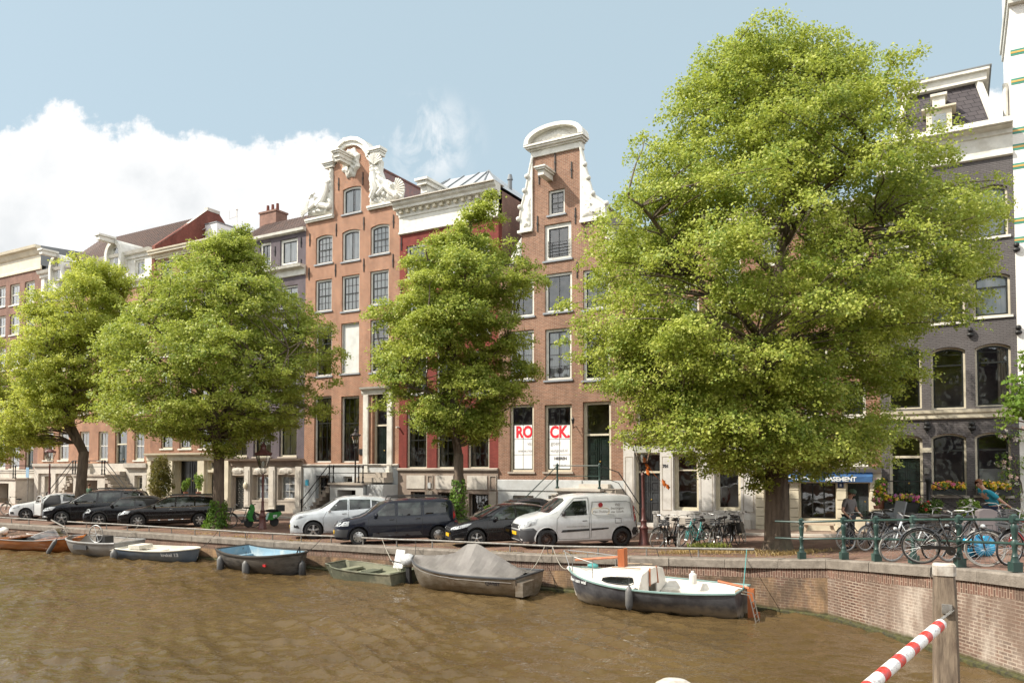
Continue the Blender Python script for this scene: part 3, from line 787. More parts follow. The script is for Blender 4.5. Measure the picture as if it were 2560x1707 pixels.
def railing(pts,parent,r=.02,mt='iron',name='handrail',low=None):
 m=MB().tube(pts,r,8)
 if low: m.tube([Vector(p) - Vector((0,0,low)) for p in pts],r*.7,6)
 return m.build(name,M[mt],parent)
def ipost(x,y,z,h,parent,r=.04,mt='iron'):
 return MB().lathe([(r*1.6,0),(r*1.6,.06),(r*.8,.1),(r,h*.3),(r*1.3,h*.34),(r*.7,h*.4),(r*.8,h*.8),(r*1.3,h*.86),(r*.9,h*.93),(r*1.4,h*.97),(r*.3,h*1.05)],(x,y,z),10).build('rail_post',M[mt],parent,smooth=True)
CORN=[(.0,0),(.08,.02),(.08,.12),(.14,.15),(.2,.3),(.42,.34),(.42,.46),(.5,.5),(.52,.6)]
# ---------------- house E : brick neck gable with carved figures
E=House('canal_house', 'orange brick canal house with round topped neck gable and white carved sea figures',759,996)
c3=dict(cols=4,rows=(.25,.5,.75),sl=.045)
for r,k in (((789,831,588,659),dict(rise=.12,cur='net')),((926,973,561,635),dict(rise=.12,cur='net'))): E.win(r,**{**c3,**k})
E.win((855,899,574,652),rise=.12,cols=2,rows=(),thick=0,cur='netgap')
for r in ((788,829,699,778),(854,898,688,777),(925,971.5,676,761)): E.win(r,cur='net',**c3)
E.win((856.5,902.5,467,533),rise=.1,cols=2,rows=(),thick=0,cur='netgap',sash='frame_dark')
E.win((852,897,807,933),cols=1,rows=(),thick=0,cur=None,pane='blind',tf=.07,sl=.01)
E.win((925,971.5,798,930),cols=3,rows=(.33,.66,.82),thick=.66,cur='both')
E.win((788,829,815,940),cols=3,rows=(.33,.66,.82),thick=.66,cur='both')
E.win((784.5,827.5,990,1156),cols=3,rows=(.18,.38,.55,.78),thick=.6,cur='both',rev=.14,sill=False)
E.win((851.5,897,990,1156),cols=3,rows=(.18,.38,.55,.78),thick=.6,cur='right',rev=.14,sill=False)
E.door((930,970,978,1178),transom=.4,pan=((.07,.3),(.38,.8),(.85,.95)),rev=.3)
zl=E.P(860,1161)[1]
out=E.L([(759,1290),(996,1290),(994.5,512),(924.5,526),(924.5,411),(919,390),(910,375),(896,366),(884,364),(868,368),(853,383),(843,401),(840,411),(834.4,419),(834.4,539),(767,552)])
out[0]=(0,zl); out[1]=(E.w,zl)
zeE=(out[2][1]+out[-1][1])/2; out[2]=(E.w,zeE); out[-1]=(0,zeE); out[-2]=(out[-2][0],zeE); out[3]=(out[3][0],zeE)
E.wall(out,M['brick_orange'],eave=zeE - .3)
E.holes=[]
E.win((790,826,1188,1260),cols=3,rows=(.25,.5,.75),thick=.62,cur='half',rev=.25,frame='stone',sill=False)
E.win((859,882,1190,1212),cols=2,rows=(),thick=0,sill=False,rev=.2)
x0,x1,z0_,z1_=E.rect((891,932,1213,1250))
w2=MB()
hs=E.holes; o2=[(0,-.3),(E.w,-.3),(E.w,zl - .02),(0,zl - .02)]
vs,fs=tris(o2,hs,extra=[])
w2.add([(x,-.05,z) for x,z in vs],fs)
for h in hs: w2.strip([(x,-.05,z) for x,z in h],[(x,.35,z) for x,z in h],0,True)
w2.strip([(x,-.05,z) for x,z in o2],[(x,.35,z) for x,z in o2],0,True)
w2.build('basement_wall',M['plaster_grey'],E.t,recalc=True)
E.cornice(-.01,E.w+.01,zl - .1,[(.05,0),(.12,.03),(.14,.09),(.05,.13)], 'stone_pale',name='ledge')
xa,xb=E.P(910,1150)[0],E.P(982,1150)[0]; zt=E.P(945,968)[1]; zb_=E.P(945,1185)[1]
m=MB().box(xa,xa+.34,-.12,.02,zb_,zt - .4).box(xb - .34,xb,-.12,.02,zb_,zt - .4).box(xa - .05,xa+.39,-.16,.02,zb_,zb_+.3).box(xb - .39,xb+.05,-.16,.02,zb_,zb_+.3)
m.build('door_surround',M['white'],E.t)
E.cornice(xa - .12,xb+.12,zt - .4,[(.1,0),(.14,.1),(.14,.25),(.3,.32),(.34,.42)],name='door_cornice')
arc_o=E.L([(829,410),(831,395),(837,381),(849,365),(865,350),(884,345),(903,347),(919,356),(930,371),(931,384)])
arc_i=E.L([(843,407),(846,396),(850,387),(858,376),(868,368),(884,364),(896,366),(908,374),(916,385),(919,396)])
m=MB(); F=lambda Lx_,y: [(a,y,b) for a,b in Lx_]
for (y0,s0,s1) in ((-.28,arc_o,[((a+c)/2,(b+d)/2) for (a,b),(c,d) in zip(arc_o,arc_i)]),(-.16,[((a+c)/2,(b+d)/2) for (a,b),(c,d) in zip(arc_o,arc_i)],arc_i)):
 m.strip(F(s0,y0),F(s1,y0)); m.strip(F(s1,y0),F(s1,.36)); m.strip(F(s0,.36),F(s0,y0))
m.build('gable_arch',M['white'],E.t,recalc=True)
for (a,b) in (((811,405),(840.5,421)),((924,372),(958,391))):
 (xa,za),(xb,zb2)=E.P(*a),E.P(*b); za=E.P((a[0]+b[0])/2,a[1])[1]; zb2=E.P((a[0]+b[0])/2,b[1])[1]
 m=MB()
 for f0,f1,e in ((0,.35,0),(.35,.6,-.08),(.6,1,-.14)):
  zt_,zl_=za+(zb2 - za)*f0,za+(zb2 - za)*f1
  m.box(xa - e,xb+e,-.3 - e,.36,zl_+.002,zt_ - .002)
 m.build('gable_capital',M['white'],E.t)
relief(E,E.L([(771,539),(774,520),(785,507),(787,492),(804,494),(817,478),(815,453),(823,440),(826,421),(833.4,421),(833.4,536)]),-.03,.2,3)
relief(E,E.L([(926,392),(941,391),(954,402),(952,427),(960,449),(970,450),(983,459),(995,453),(1006.6,472),(1003,494),(1005,500),(926,516)]),-.03,.22,8)
for (px,py,r_,a0) in ((994,480,.85,20),(941,415,.8,75),(778,530,.7,150),(789,497,.35,120)):
 x,z=E.P(px,py); m=MB()
 for i in range(9):
  a=R(a0 - 60+i*15); m.tube([(x,-.22,z),(x+math.cos(a)*r_*.5,-.3,z+math.sin(a)*r_*.5),(x+math.cos(a)*r_*.8,-.24,z+math.sin(a)*r_*.8)],[.02,.05,.07],6)
 m.build('scallop_shell',M['white'],E.t,smooth=True)
for pts,rr in ((((800,520),(812,505),(822,480),(824,460)),(.22,.2,.17,.12)),(((780,525),(795,512),(812,516),(828,520)),(.14,.16,.2,.16)),
    (((935,500),(945,478),(938,450),(937,430)),(.2,.26,.24,.14)),(((950,490),(968,470),(980,482),(995,492)),(.16,.2,.18,.14)),(((936,448),(952,462),(962,484)),(.12,.12,.1))):
 p3=[(E.P(*p)[0],-.2,E.P(*p)[1]) for p in pts]; MB().tube(p3,list(rr),8).ball(p3[-1],rr[-1]*1.25,6).build('carved_figure',M['white'],E.t,smooth=True)
for a,b in (((767,545),(836,535)),((922,516),(1008,502))):
 (xa,za),(xb,zb2)=E.P(*a),E.P(*b); zz=zeE
 MB().box(xa - .02,xb,-.2,.36,zz,zz+.12).box(xa,xb - .02,-.14,.36,zz - .1,zz - .002).build('gable_ledge',M['white'],E.t)
x,z=E.P(878,410)
m=MB().box(x - .2,x+.2,-1.25,-.05,z - .02,z+.2).box(x - .26,x+.26,-1.35,-.05,z+.2,z+.3).box(x - .32,x+.32,-1.42,-.05,z+.3,z+.38).box(x - .16,x+.16,-1.15,-.05,z - .2,z - .02)
m.build('hoist_beam',M['white'],E.t)
relief(E,[(x+.75*math.cos(i*PI/8)*(.8+.2*(i % 2)),z+.05+.95*math.sin(i*PI/8)*(.85+.15*(i % 2))) for i in range(16)],-.02,.18,5,name='carved_rosette',back=.02)
E.anchors([(847,461),(908,447),(775,600),(841,575),(910,559),(984,554),(773,685),(839,676),(910,663),(983,652)])
xr,zr=E.P(885,388)
roofgable(E,0,E.w,zeE - .1,xr,zr,.36,9,M['tile_red'])
x0,x1,z0_,z1_=E.rect((765,773,1199,1213)); MB().box(x0,x1,-.07,-.05,z0_,z1_).build('blue_plate',mat('blue_plate',(.05,.35,.5),.4),E.t)
x0,x1,z0_,z1_=E.rect((899,909,1122,1136)); MB().box(x0,x1,-.05,-.001,z0_,z1_).build('name_plate',M['iron'],E.t)
x,z=E.P(1001.5,1068); MB().tube([(E.w+.02,-.02,z),(E.w+.02,-.25,z)],.05,8).build('gutter_spout',M['white'],E.t)
def stoop(H,pxa,pxb,pyl,side,out_=1.5,run=None,mt='stone',n=9,doorpx=None,postpx=(),second=None,railh=.95):
 """landing with steps running along the facade; side -1: steps go down to the left, 0: both"""
 xa,xb=H.P(pxa,pyl)[0],H.P(pxb,pyl)[0]; z=H.P((pxa+pxb)/2,pyl)[1] - .0
 m=MB().box(xa,xb,-out_,-.05,z - .12,z).build('landing',M['stone'],H.t)
 w=MB(); dx=(xb - xa)*.24
 w.box(xa+.08,xa+dx,-out_+.1,-.06,-.3,z - .125).box(xb - dx,xb - .08,-out_+.1,-.06,-.3,z - .125)
 w.box(xa+dx,xb - dx,-out_+.1,-out_+.25,z - .4,z - .125)
 w.build('landing_wall',M[mt],H.t)
 MB().box(xa+dx,xb - dx,-.3,-.07,-.3,z - .14).build('cellar_door',M['frame_dark'],H.t)
 run=run or n*.27
 for sg in ((-1,1) if side==0 else (side,)):
  s_=MB(); xe=xa if sg<0 else xb; hh=(z)/n
  for i in range(n):
   x_0=xe+sg*i*run/n; x_1=xe+sg*(i+1)*run/n; zt_=z - (i+1)*hh
   s_.box(x_0,x_1+sg*.03,-out_,-.3,zt_ - .055,zt_+.0); s_.box(x_0+sg*.0,x_1,-out_+.06,-.36,max(-.2,zt_ - hh*1.6) if i<n - 1 else -.2,zt_ - .057)
  s_.build('steps',M['stone'],H.t)
  P0=Vector((xe,-out_+.06,z+railh)); P1=Vector((xe+sg*run,-out_+.06,railh))
  railing([P0,P1],H.t,.028,low=.42)
  ipost(P1.x,P1.y,-.02,railh+.1,H.t,.05)
 railing([(xa if side >= 0 and side != 0 else xa,-out_+.06,z+railh),(xb,-out_+.06,z+railh),(xb,-.05,z+railh)] if side<0 else ([(xa,-out_+.06,z+railh),(xb,-out_+.06,z+railh)]),H.t,.028,low=.42)
 for q in ((xa+.06,0),(xa+.36,0),(xb - .06,0),(xb - .36,0)): ipost(q[0],-out_+.06,z,railh,H.t,.045)
 return xa,xb,z
xa,xb,z=stoop(E,868,955,1205,-1,1.6,mt='plaster_grey',run=E.P(868,1205)[0] - E.P(808,1205)[0]+.2)
zd=E.P(950,1180)[1]
MB().box(E.P(912,1180)[0],E.w - .3,-.9,-.06,z+.002,z+(zd - z)*.5).box(E.P(916,1180)[0],E.w - .35,-.6,-.07,z+(zd - z)*.5+.002,zd).build('door_steps',M['stone'],E.t)
MB().box(xb,E.w,-1.3,-.06,-.3,z - .1).build('landing_wall',M['plaster_grey'],E.t)
# ---------------- house F : red painted,white cornice,zinc roof
Fh=House('canal_house', 'deep red painted canal house with wide white bracketed cornice and pale zinc hipped roof',996,1246)
cx3=((1016,1067),(1091,1140),(1169,1223))
for a,b in cx3:
 Fh.win((a,b,1028,1171),cols=2,rows=(.25,.5,.76),thick=.5,cur='both',frame='cream',sill=False,rev=.12,bar=.03,sash='white' if False else 'frame_dark')
 for yt,yb in ((612 if a<1050 else 598,694 if a<1050 else 684),(735,835),(875,985)):
  Fh.win((a,b,yt,yb),cols=1 if yt<650 else 2,rows=(),thick=.5,cur='net' if yt>700 else None)
zlF=Fh.P(1120,1172)[1]
ztF=Fh.P(1120,560)[1]; zcF=Fh.P(1000,590)[1]
Fh.wall([(0,zlF),(Fh.w,zlF),(Fh.w,zcF+.3),(0,zcF+.3)],M['brick_red'],eave=Fh.P(1000,518)[1] - .1)
for o in ALLOBJ:
 if o.parent==Fh.t and o.name.startswith('side_wall'): o.data.materials[0]=M['brick_brown']
Fh.holes=[]
for r in ((1028,1064,1228,1262),(1095,1137,1230,1285),(1173,1222,1234,1290)): Fh.win(r,cols=6,rows=(.5,),thick=0,cur=None,frame='stone',sill=False,rev=.2,sash='iron',tf=.05)
m=MB(); o2=[(0,-.3),(Fh.w,-.3),(Fh.w,zlF - .1),(0,zlF - .1)]; vs,fs=tris(o2,Fh.holes,extra=[])
m.add([(x,-.06,z) for x,z in vs],fs)
for h in Fh.holes: m.strip([(x,-.06,z) for x,z in h],[(x,.35,z) for x,z in h],0,True)
m.strip([(x,-.06,z) for x,z in o2],[(x,.35,z) for x,z in o2],0,True)
m.build('basement_wall',M['stone_brown'],Fh.t,recalc=True)
zp=Fh.P(1120,1188)[1]; zq=Fh.P(1120,1222)[1]
for a,b in ((1019,1064),(1091,1135),(1170,1220)):
 xa,xb=Fh.P(a,1200)[0],Fh.P(b,1200)[0]
 MB().box(xa,xb,-.1,-.063,zq,zp).build('stone_panel',M['stone_pale'],Fh.t)
for a,b in ((1071,1084),(1143,1160),(1226,1243)):
 xa,xb=Fh.P(a,1200)[0],Fh.P(b,1200)[0]
 q=[(xa,zq),(xb,zq),(xb,zp),(xa,zp)]; q2=[(xa+.04,zq+.04),(xb - .04,zq+.04),(xb - .04,zp - .04),(xa+.04,zp - .04)]
 MB().ring(q,q2,-.1,-.058).box(xa,xb,-.14,-.062,-.2,zq - .1).build('stone_pilaster',M['stone'],Fh.t)
Fh.cornice(0,Fh.w,zlF - .12,[(.06,0),(.16,.04),(.18,.12),(.06,.17)], 'stone',name='ledge')
x,z=Fh.P(1076,1213); MB().box(x - .09,x+.09,-.13,-.061,z - .15,z+.15).build('house_number',M['plaster_grey'],Fh.t)
ztop=Fh.P(990,513)[1]; hF=ztop - .06 - zcF
Fh.cornice(-.0,Fh.w,zcF,[(.02,0),(.14,.04),(.14,.12),(.06,.2),(.06,hF*.55),(.12,hF*.57),(.12,hF*.66)],name='frieze')
n=14
for i in range(n):
 x=.25+(Fh.w - .5)*i/(n - 1); MB().box(x - .09,x+.09,-.3,-.13,zcF+hF*.67,zcF+hF*.77).build('bracket',M['cream'],Fh.t)
Fh.cornice(-.15,Fh.w+.1,zcF+hF*.66,[(.12,0),(.16,hF*.11),(.42,hF*.13),(.44,hF*.2),(.56,hF*.26),(.6,hF*.32),(.6,hF*.34)], 'white')
zc2=ztop - .06
MB().box(-.15,Fh.w+.1,-.73,.4,zc2,zc2+.05).build('gutter',M['stone_pale'],Fh.t)
xr0,zr=Fh.P(1125,449,3.2); xr1,_=Fh.P(1222,430,3.2)
m=MB(); z0=zc2+.06; a,b,c,d=(0.1,0.1,z0),(Fh.w - .1,.1,z0),(Fh.w - .1,8,z0),(.1,8,z0); e,f=(xr0,3.2,zr),(xr1,3.2,zr)
m.add([a,b,c,d,e,f],[(0,1,5,4),(1,2,5),(2,3,4,5),(3,0,4)])
ro=m.build('roof',M['zinc'],Fh.t)
for i in range(7):
 t=i/6; A_=Vector(a).lerp(Vector(b),t); B_=Vector(e).lerp(Vector(f),max(0,min(1,(A_.x - e[0])/(f[0] - e[0]))))
 if A_.x<e[0]: B_=Vector(a).lerp(Vector(e),1)
 MB().bar(A_+Vector((0,0,.04)),B_+Vector((0,0,.04)),.06).build('standing_seam',M['lead'],ro)
x,z=Fh.P(1105,482,1.0)
MB().box(x - .3,x+.3,-.9,2.2,zc2+.5,zc2+.72).box(x - .42,x+.42,-1.0,2.2,zc2+.72,zc2+.85).box(x - .2,x+.2,-.7,2.2,zc2+.1,zc2+.5).build('hoist_beam',M['white'],Fh.t)
x,z=Fh.P(1275,485,3.0); _,z2=Fh.P(1275,437,3.0)
MB().tube([(x,3,z - 1.5),(x,3,z2 - .3)],.12,10).tube([(x,3,z2 - .3),(x,3,z2)],[.17,.1],10).build('flue_pipe',M['lead'],Fh.t)
Fh.anchors([(1004,610),(1003,720)])
# ---------------- house G : tall neck gable,posters in the windows
Gh=House('canal_house', 'tall brown brick canal house with slender white capped neck gable and red lettered posters',1246,1560)
Gh.win((1371,1412,474,536),cols=2,rows=(.25,.75),thick=.5,cur=None)
Gh.win((1361,1428.5,558,649),cols=2,rows=(),thick=0,tf=.2,cur=None,pane='glass')
Gh.win((1362,1430,682,779),cols=2,rows=(),thick=0,tf=.13,sl=.04,cur='blind' if False else None)
Gh.win((1275,1335,697,792),cols=2,rows=(),thick=0,tf=.13,sl=.04)
for a,b in ((1275,1334.5),(1363,1429),(1458,1525)):
 Gh.win((a,b,821 if a>1300 else 826,949),cols=2,rows=(.25,.5,.75),thick=.75,tf=.13,cur='netgap' if a<1400 else None)
Gh.win((1458,1525,672,772),cols=2,rows=(),thick=0,tf=.13,sl=.04)
gw=[]
for a,b in ((1274,1334.5),(1361.5,1430)): gw.append(Gh.win((a,b,1011,1179),cols=2,rows=(.24,.49),thick=.73,tf=.13,frame='cream',sill=True,sillm='stone',rev=.12))
Gh.door((1457.5,1528,1003,1209),transom=.37,pan=((.05,.16),(.2,.3),(.34,.62),(.68,.94)),rev=.22,tf=.14)
zlG=Gh.P(1350,1199)[1]; zsh=Gh.P(1319,575)[1]; zs2=Gh.P(1300,664)[1]
xA,xB=Gh.P(1304,620)[0],Gh.P(1512,560)[0]; nA,nB=Gh.P(1332.5,500)[0],Gh.P(1451.5,500)[0]; ztG=Gh.P(1392,383)[1]
outG=[(0,zlG),(Gh.w,zlG),(Gh.w,zs2),(xB,zs2),(xB,zsh),(nB,zsh),(nB,ztG),(nA,ztG),(nA,zsh),(xA,zsh),(xA,zs2),(0,zs2)]
Gh.wall(outG,M['brick_tan'],eave=zs2 - .3)
Gh.holes=[]
Gh.win((1283,1335,1238,1290),cols=2,rows=(),thick=0,frame='stone_pale',rev=.2,sill=False,cur='blind')
Gh.win((1372,1400,1238,1262),cols=1,rows=(),thick=0,frame='stone_pale',rev=.2,sill=False,cur='blind')
m=MB(); o2=[(0,-.3),(Gh.w,-.3),(Gh.w,zlG - .002),(0,zlG - .002)]; vs,fs=tris(o2,Gh.holes,extra=[])
m.add([(x,-.05,z) for x,z in vs],fs)
for h in Gh.holes: m.strip([(x,-.05,z) for x,z in h],[(x,.35,z) for x,z in h],0,True)
m.strip([(x,-.05,z) for x,z in o2],[(x,.35,z) for x,z in o2],0,True)
m.build('basement_wall',M['plaster_grey'],Gh.t,recalc=True)
Gh.cornice(0,Gh.P(1456,1199)[0],zlG - .55,[(.05,0),(.1,.03),(.1,.53),(.05,.55)], 'plaster_grey',name='ledge')
xa,xb=Gh.P(1312,370)[0]+.0,Gh.P(1470,340)[0]; xm=(nA+nB)/2; hw=(nB - nA)/2
MB().box(nA - .06,nB+.06,-.1,.36,ztG,ztG+.3).box(nA - .15,nB+.15,-.2,.36,ztG+.302,ztG+.38).box(nA - .25,nB+.25,-.34,.36,ztG+.382,ztG+.47).box(nA - .32,nB+.32,-.42,.36,ztG+.472,ztG+.56).build('pediment_base',M['white'],Gh.t)
hw2=hw+.3; zc=ztG+.562; rise=.82; n=18
A_=[(xm+hw2*math.cos(PI - PI*i/n),zc+rise*math.sin(PI*i/n)**.8) for i in range(n+1)]; B_=[(xm+(hw2 - .24)*math.cos(PI - PI*i/n),zc+(rise - .18)*math.sin(PI*i/n)**.8) for i in range(n+1)]
m=MB(); m.strip(F(A_,-.44),F(B_,-.44)); m.strip(F(B_,-.44),F(B_,-.1)); m.strip(F(A_,.36),F(A_,-.44)); m.add([(x,-.1,z) for x,z in B_],[tuple(range(n+1))]); m.add([(x,.36,z) for x,z in A_],[tuple(range(n+1))])
m.build('pediment',M['white'],Gh.t,recalc=True)
relief(Gh,[(xm+(hw2 - .75)*math.cos(PI*i/10),zc+.1+(rise - .38)*math.sin(PI*i/10)) for i in range(11)],-.1,.1,2,fr=6,name='pediment_carving',back=.01)
for nm,pts in (('a',[(1332,382),(1323,430),(1318,465),(1307,503),(1302,530),(1304,575),(1334,571)]),('b',[(1451.5,372),(1458,400),(1469,432),(1482,470),(1496,498),(1514,509),(1505,533),(1451.5,547)])):
 q=Gh.L(pts)
 if nm=='a': q=[(nA,ztG),(nA - .22,ztG - .9),(nA - .36,ztG - 1.6),(nA - .62,ztG - 2.4),(xA - .05,zsh+.6),(xA - .05,zsh),(nA,zsh)]
 else: q=[(nB,ztG),(nB+.2,ztG - .9),(nB+.38,ztG - 1.6),(nB+.62,ztG - 2.4),(xB+.05,zsh+.6),(xB+.05,zsh),(nB,zsh)]
 sg=-1 if nm=='a' else 1
 s_=MB().prism(q,-.08,.36); so_=s_.build('gable_scroll',M['white'],Gh.t,recalc=True)
 e_=nA if nm=='a' else nB
 cx_=[(x+sg*(-.14 if abs(x - e_)>.1 else .1),z+.06) for x,z in q]
 lo_=[(e_+sg*.1,zsh+.12),(e_+sg*.1,zsh+1.8),(e_+sg*.35,zsh+1.2),(q[4][0] - sg*.2,zsh+.5),(q[4][0] - sg*.2,zsh+.12)]
 relief(Gh,lo_,-.08,.09,4+len(nm),fr=7,name='scroll_carving',back=.01,parent=so_)
 b_=MB().tube([(x+sg*.02,-.05,z) for x,z in q[:5]],.07,8)
 for x,z in q[1:5]: b_.ball((x+sg*.08,-.1,z),.13,6)
 b_.build('scroll_rim',M['white'],so_,smooth=True)
 MB().box(min(e_,q[5][0]+sg*.12),max(e_,q[5][0]+sg*.12),-.16,.36,zsh - .14,zsh - .002).build('gable_ledge',M['white'],Gh.t)
 x_=xA if nm=='a' else xB
 relief(Gh,[(x_,zs2+.02),(x_ - (-sg)*.75*1,zs2+.02),(x_+sg*.55,zs2+.7),(x_+sg*.25,zsh - .6),(x_,zsh - .3)],.02,.1,6,fr=6,name='gable_scroll')
x,z=Gh.P(1375,440)
MB().box(x - .16,x+.16,-1.0,-.0,z - .28,z - .02).box(x - .24,x+.24,-1.1,-.0,z - .018,z+.07).box(x - .31,x+.31,-1.16,.0,z+.072,z+.15).build('hoist_beam',M['white'],Gh.t)
Gh.anchors([(1348,442),(1429,425),(1344,560),(1438.5,540),(1443,675)],.8)
Gh.anchors([(1388,407)],1.0)
m=MB()
x0,x1,z0_,z1_=Gh.rect((1372,1426,605,645))
for i in range(5): m.tube([(x0,-.05,z0_+.15+i*.16),(x1,-.05,z0_+.15+i*.16)],.012,5)
for x in (x0,x1): m.tube([(x,-.05,z0_+.1),(x,-.05,z1_+.1)],.018,5)
m.build('balcony_rail',M['iron'],Gh.t)
xr,zr=Gh.P(1392,425); roofgable(Gh,0,Gh.w,zs2 - .2,xr,zr,.36,10,M['tile'])
M['poster']=mat('white_poster',(.82,.82,.82),.6,c2=(.8,.8,.8)); M['red_ink']=mat('red_ink',(.65,.012,.03),.6,c2=(.65,.012,.03)); M['grey_ink']=mat('grey_ink',(.35,.35,.36),.6); M['black_ink']=mat('black_ink',(.02,.02,.03),.6)
pa=[]
for o,(a,b) in zip(gw,((1282,1334),(1370.5,1427))):
 x0,x1,z0_,z1_=Gh.rect((a,b,1059,1172)); y=.12+.045
 p_=MB().box(x0 - .05,x1+.03,y+.004,y+.008,z0_,z1_).build('poster',M['poster'],o); pa.append((p_,x0,x1,z0_,z1_))
def gz_(py,px=1350): return Gh.P(px,py)[1]
Y=.12+.04
def gl(par,txt,size,px,py,mt,al='LEFT',bold=0.0,sx=1): text_on(par, 'lettering',txt,size,Gh.P(px,py)[0],Y,gz_(py,px),M[mt],align=al,bold=bold,sx=sx)
gl(pa[0][0], 'RO',.80,1285.5,1081, 'red_ink',bold=.03,sx=.86); gl(pa[1][0], 'CK.',.80,1371,1081, 'red_ink',bold=.03,sx=.86)
gl(pa[0][0], 'vast',.27,1333,1108, 'grey_ink', 'RIGHT'); gl(pa[1][0], 'goed',.27,1373,1108, 'grey_ink')
gl(pa[0][0], 'www.rock',.23,1333.5,1126, 'grey_ink', 'RIGHT'); gl(pa[1][0], 'vastgoed.nl',.21,1372,1126, 'grey_ink')
gl(pa[1][0], 'HEEREN',.19,1382,1146, 'black_ink',bold=.006); gl(pa[1][0], '020 470 22 10',.12,1379,1163, 'grey_ink',bold=.004)
xa,xb=Gh.P(1425,1220)[0],Gh.P(1524,1220)[0]; z=Gh.P(1475,1219)[1]
MB().box(xa - .1,xb+.15,-1.5,-.06,z - .12,z).box(xa,xb,-1.42,-.06,z - .22,z - .122).build('landing',M['stone_pale'],Gh.t)
MB().box(xa+.02,xa+.35,-1.35,-.06,-.3,z - .225).box(xb - .35,xb,-1.35,-.06,-.3,z - .225).build('landing_wall',M['plaster_grey'],Gh.t)
MB().box(xa+.35,xb - .35,-.5,-.07,-.3,z - .4).build('cellar_door',M['frame_dark'],Gh.t)
MB().box(xb+.15,Gh.w,-1.0,-.06,z - .35,z - .02).box(xb+.15,Gh.w,-.95,-.06,-.3,z - .352).build('landing_wall',M['stone'],Gh.t)
MB().box(Gh.P(1457,1210)[0],Gh.P(1529,1210)[0],-.45,-.06,z+.002,Gh.P(1490,1209)[1]).build('door_step',M['stone_pale'],Gh.t)
n=7; s_=MB(); run=2.0
for i in range(n):
 zt_=z - (i+1)*z/n; x_0=xa - i*run/n; s_.box(x_0 - run/n - .03,x_0,-1.5,-.3,zt_ - .06,zt_).box(x_0 - run/n,x_0,-1.42,-.36,-.2,zt_ - .062)
s_.build('steps',M['stone_pale'],Gh.t)
yb=-1.42; P0=(xa+.02,yb,z+1.05); P1=(xa - run,yb,1.1); P2=(xb+.1,yb,z+1.05)
railing([P1,P0,P2],Gh.t,.026, 'green',low=.48); railing([P2,(xb+.9,yb+.3,z+.75),(xb+2.1,yb+.5,.75)],Gh.t,.024, 'iron',low=.48)
MB().tube([(P1[0],yb,1.1),(P1[0] - .2,yb,1.12),(P1[0] - .28,yb,.95),(P1[0] - .4,yb,.9)],.024,8).build('rail_scroll',M['iron'],Gh.t)
for q in (P0,P2): ipost(q[0],yb,z,1.12,Gh.t,.055, 'green')
ipost(P1[0],yb,-.05,1.2,Gh.t,.055)
x,z=Gh.P(1440,1060)
MB().tube([(x,0,z - .1),(x,-.3,z - .2),(x,-.35,z)],.02,6).lathe([(.05,0),(.09,.22),(.02,.32),(.01,.4)],(x,-.35,z),6).build('wall_lantern',M['iron'],Gh.t)
def front_panel(H,z1,mt,holes,y=-.05,x0=0,x1=None,z0=-.3,name='basement_wall'):
 x1=H.w if x1 is None else x1
 m=MB(); o2=[(x0,z0),(x1,z0),(x1,z1),(x0,z1)]; vs,fs=tris(o2,holes,extra=[]) if holes else (o2,tris(o2))
 m.add([(x,y,z) for x,z in vs],fs)
 for h in holes: m.strip([(x,y,z) for x,z in h],[(x,.35,z) for x,z in h],0,True)
 m.strip([(x,y,z) for x,z in o2],[(x,.35,z) for x,z in o2],0,True)
 return m.build(name,M[mt],H.t,recalc=True)
def setz(out,idx,z):
 for i in idx: out[i]=(out[i][0],z)
# ---------------- house D : dark purple brick over a carved stone ground floor
D=House('canal_house', 'dark purple brick canal house with tiled roof over carved brown stone ground floor',578,759)
for a,b in ((582,617),(633,677),(697.5,741)):
 D.win((a,b,1028,1141),cols=2,rows=(),thick=.7,cur='warm',frame='cream',sill=True,sillm='stone',rev=.14)
 D.win((a,b,900,985),cols=2,rows=(),thick=.6,cur='net'); D.win((a,b,800,868),cols=2,rows=(),thick=.6,cur='net'); D.win((a+5,b+3,714,768),cols=2,rows=(),thick=0,cur='net')
zlD=D.P(668,1148)[1]; zcD=D.P(762,687)[1]; zgD=D.P(760,578)[1]
D.wall([(0,zlD),(D.w,zlD),(D.w,zcD),(0,zcD)],M['brick_purple'],eave=zcD)
D.holes=[]
for r in ((649,677,606,668),(700,744,597,661),(597,628,615,672)): D.win(r,cols=2,rows=(),thick=0,cur='half' if r[0]<690 else 'net',sill=False,tf=.16)
front_panel(D,zgD, 'brick_purple',D.holes,y=.0,z0=zcD+.62,name='attic_wall')
D.cornice(-.02,D.w,zcD,[(.02,0),(.1,.03),(.1,.35),(.2,.4),(.45,.45),(.5,.6)], 'white')
D.cornice(-.02,D.w,zgD - .02,[(.05,0),(.25,.05),(.28,.2),(.2,.22)], 'white',name='gutter')
_,zr=D.P(762,541,2.6); pantiles(D,0,D.w,.0,zgD+.2,2.6,zr)
MB().add([(0,2.6,zr),(D.w,2.6,zr),(D.w,9,zgD),(0,9,zgD)],[(0,1,2,3)]).add([(D.w - .01,0,zcD),(D.w - .01,2.6,zr),(D.w - .01,9,zgD),(D.w - .01,9,zcD - .5)],[(0,1,2,3)]).add([(.01,0,zcD),(.01,0,zgD),(.01,2.6,zr),(.01,9,zgD),(.01,9,zcD - .5)],[(0,1,2,3,4)]).build('roof',M['tile'],D.t)
D.anchors([(688,628),(753,606),(753,660)],.6)
x0,z0=D.P(649,563,2.6); x1,z1=D.P(690,527,2.6)
ch=MB().box(x0,x1,2.6,3.6,z0 - 1.5,z1).box(x0 - .06,x1+.06,2.54,3.66,z1,z1+.12).build('chimney',M['brick_brown'],D.t)
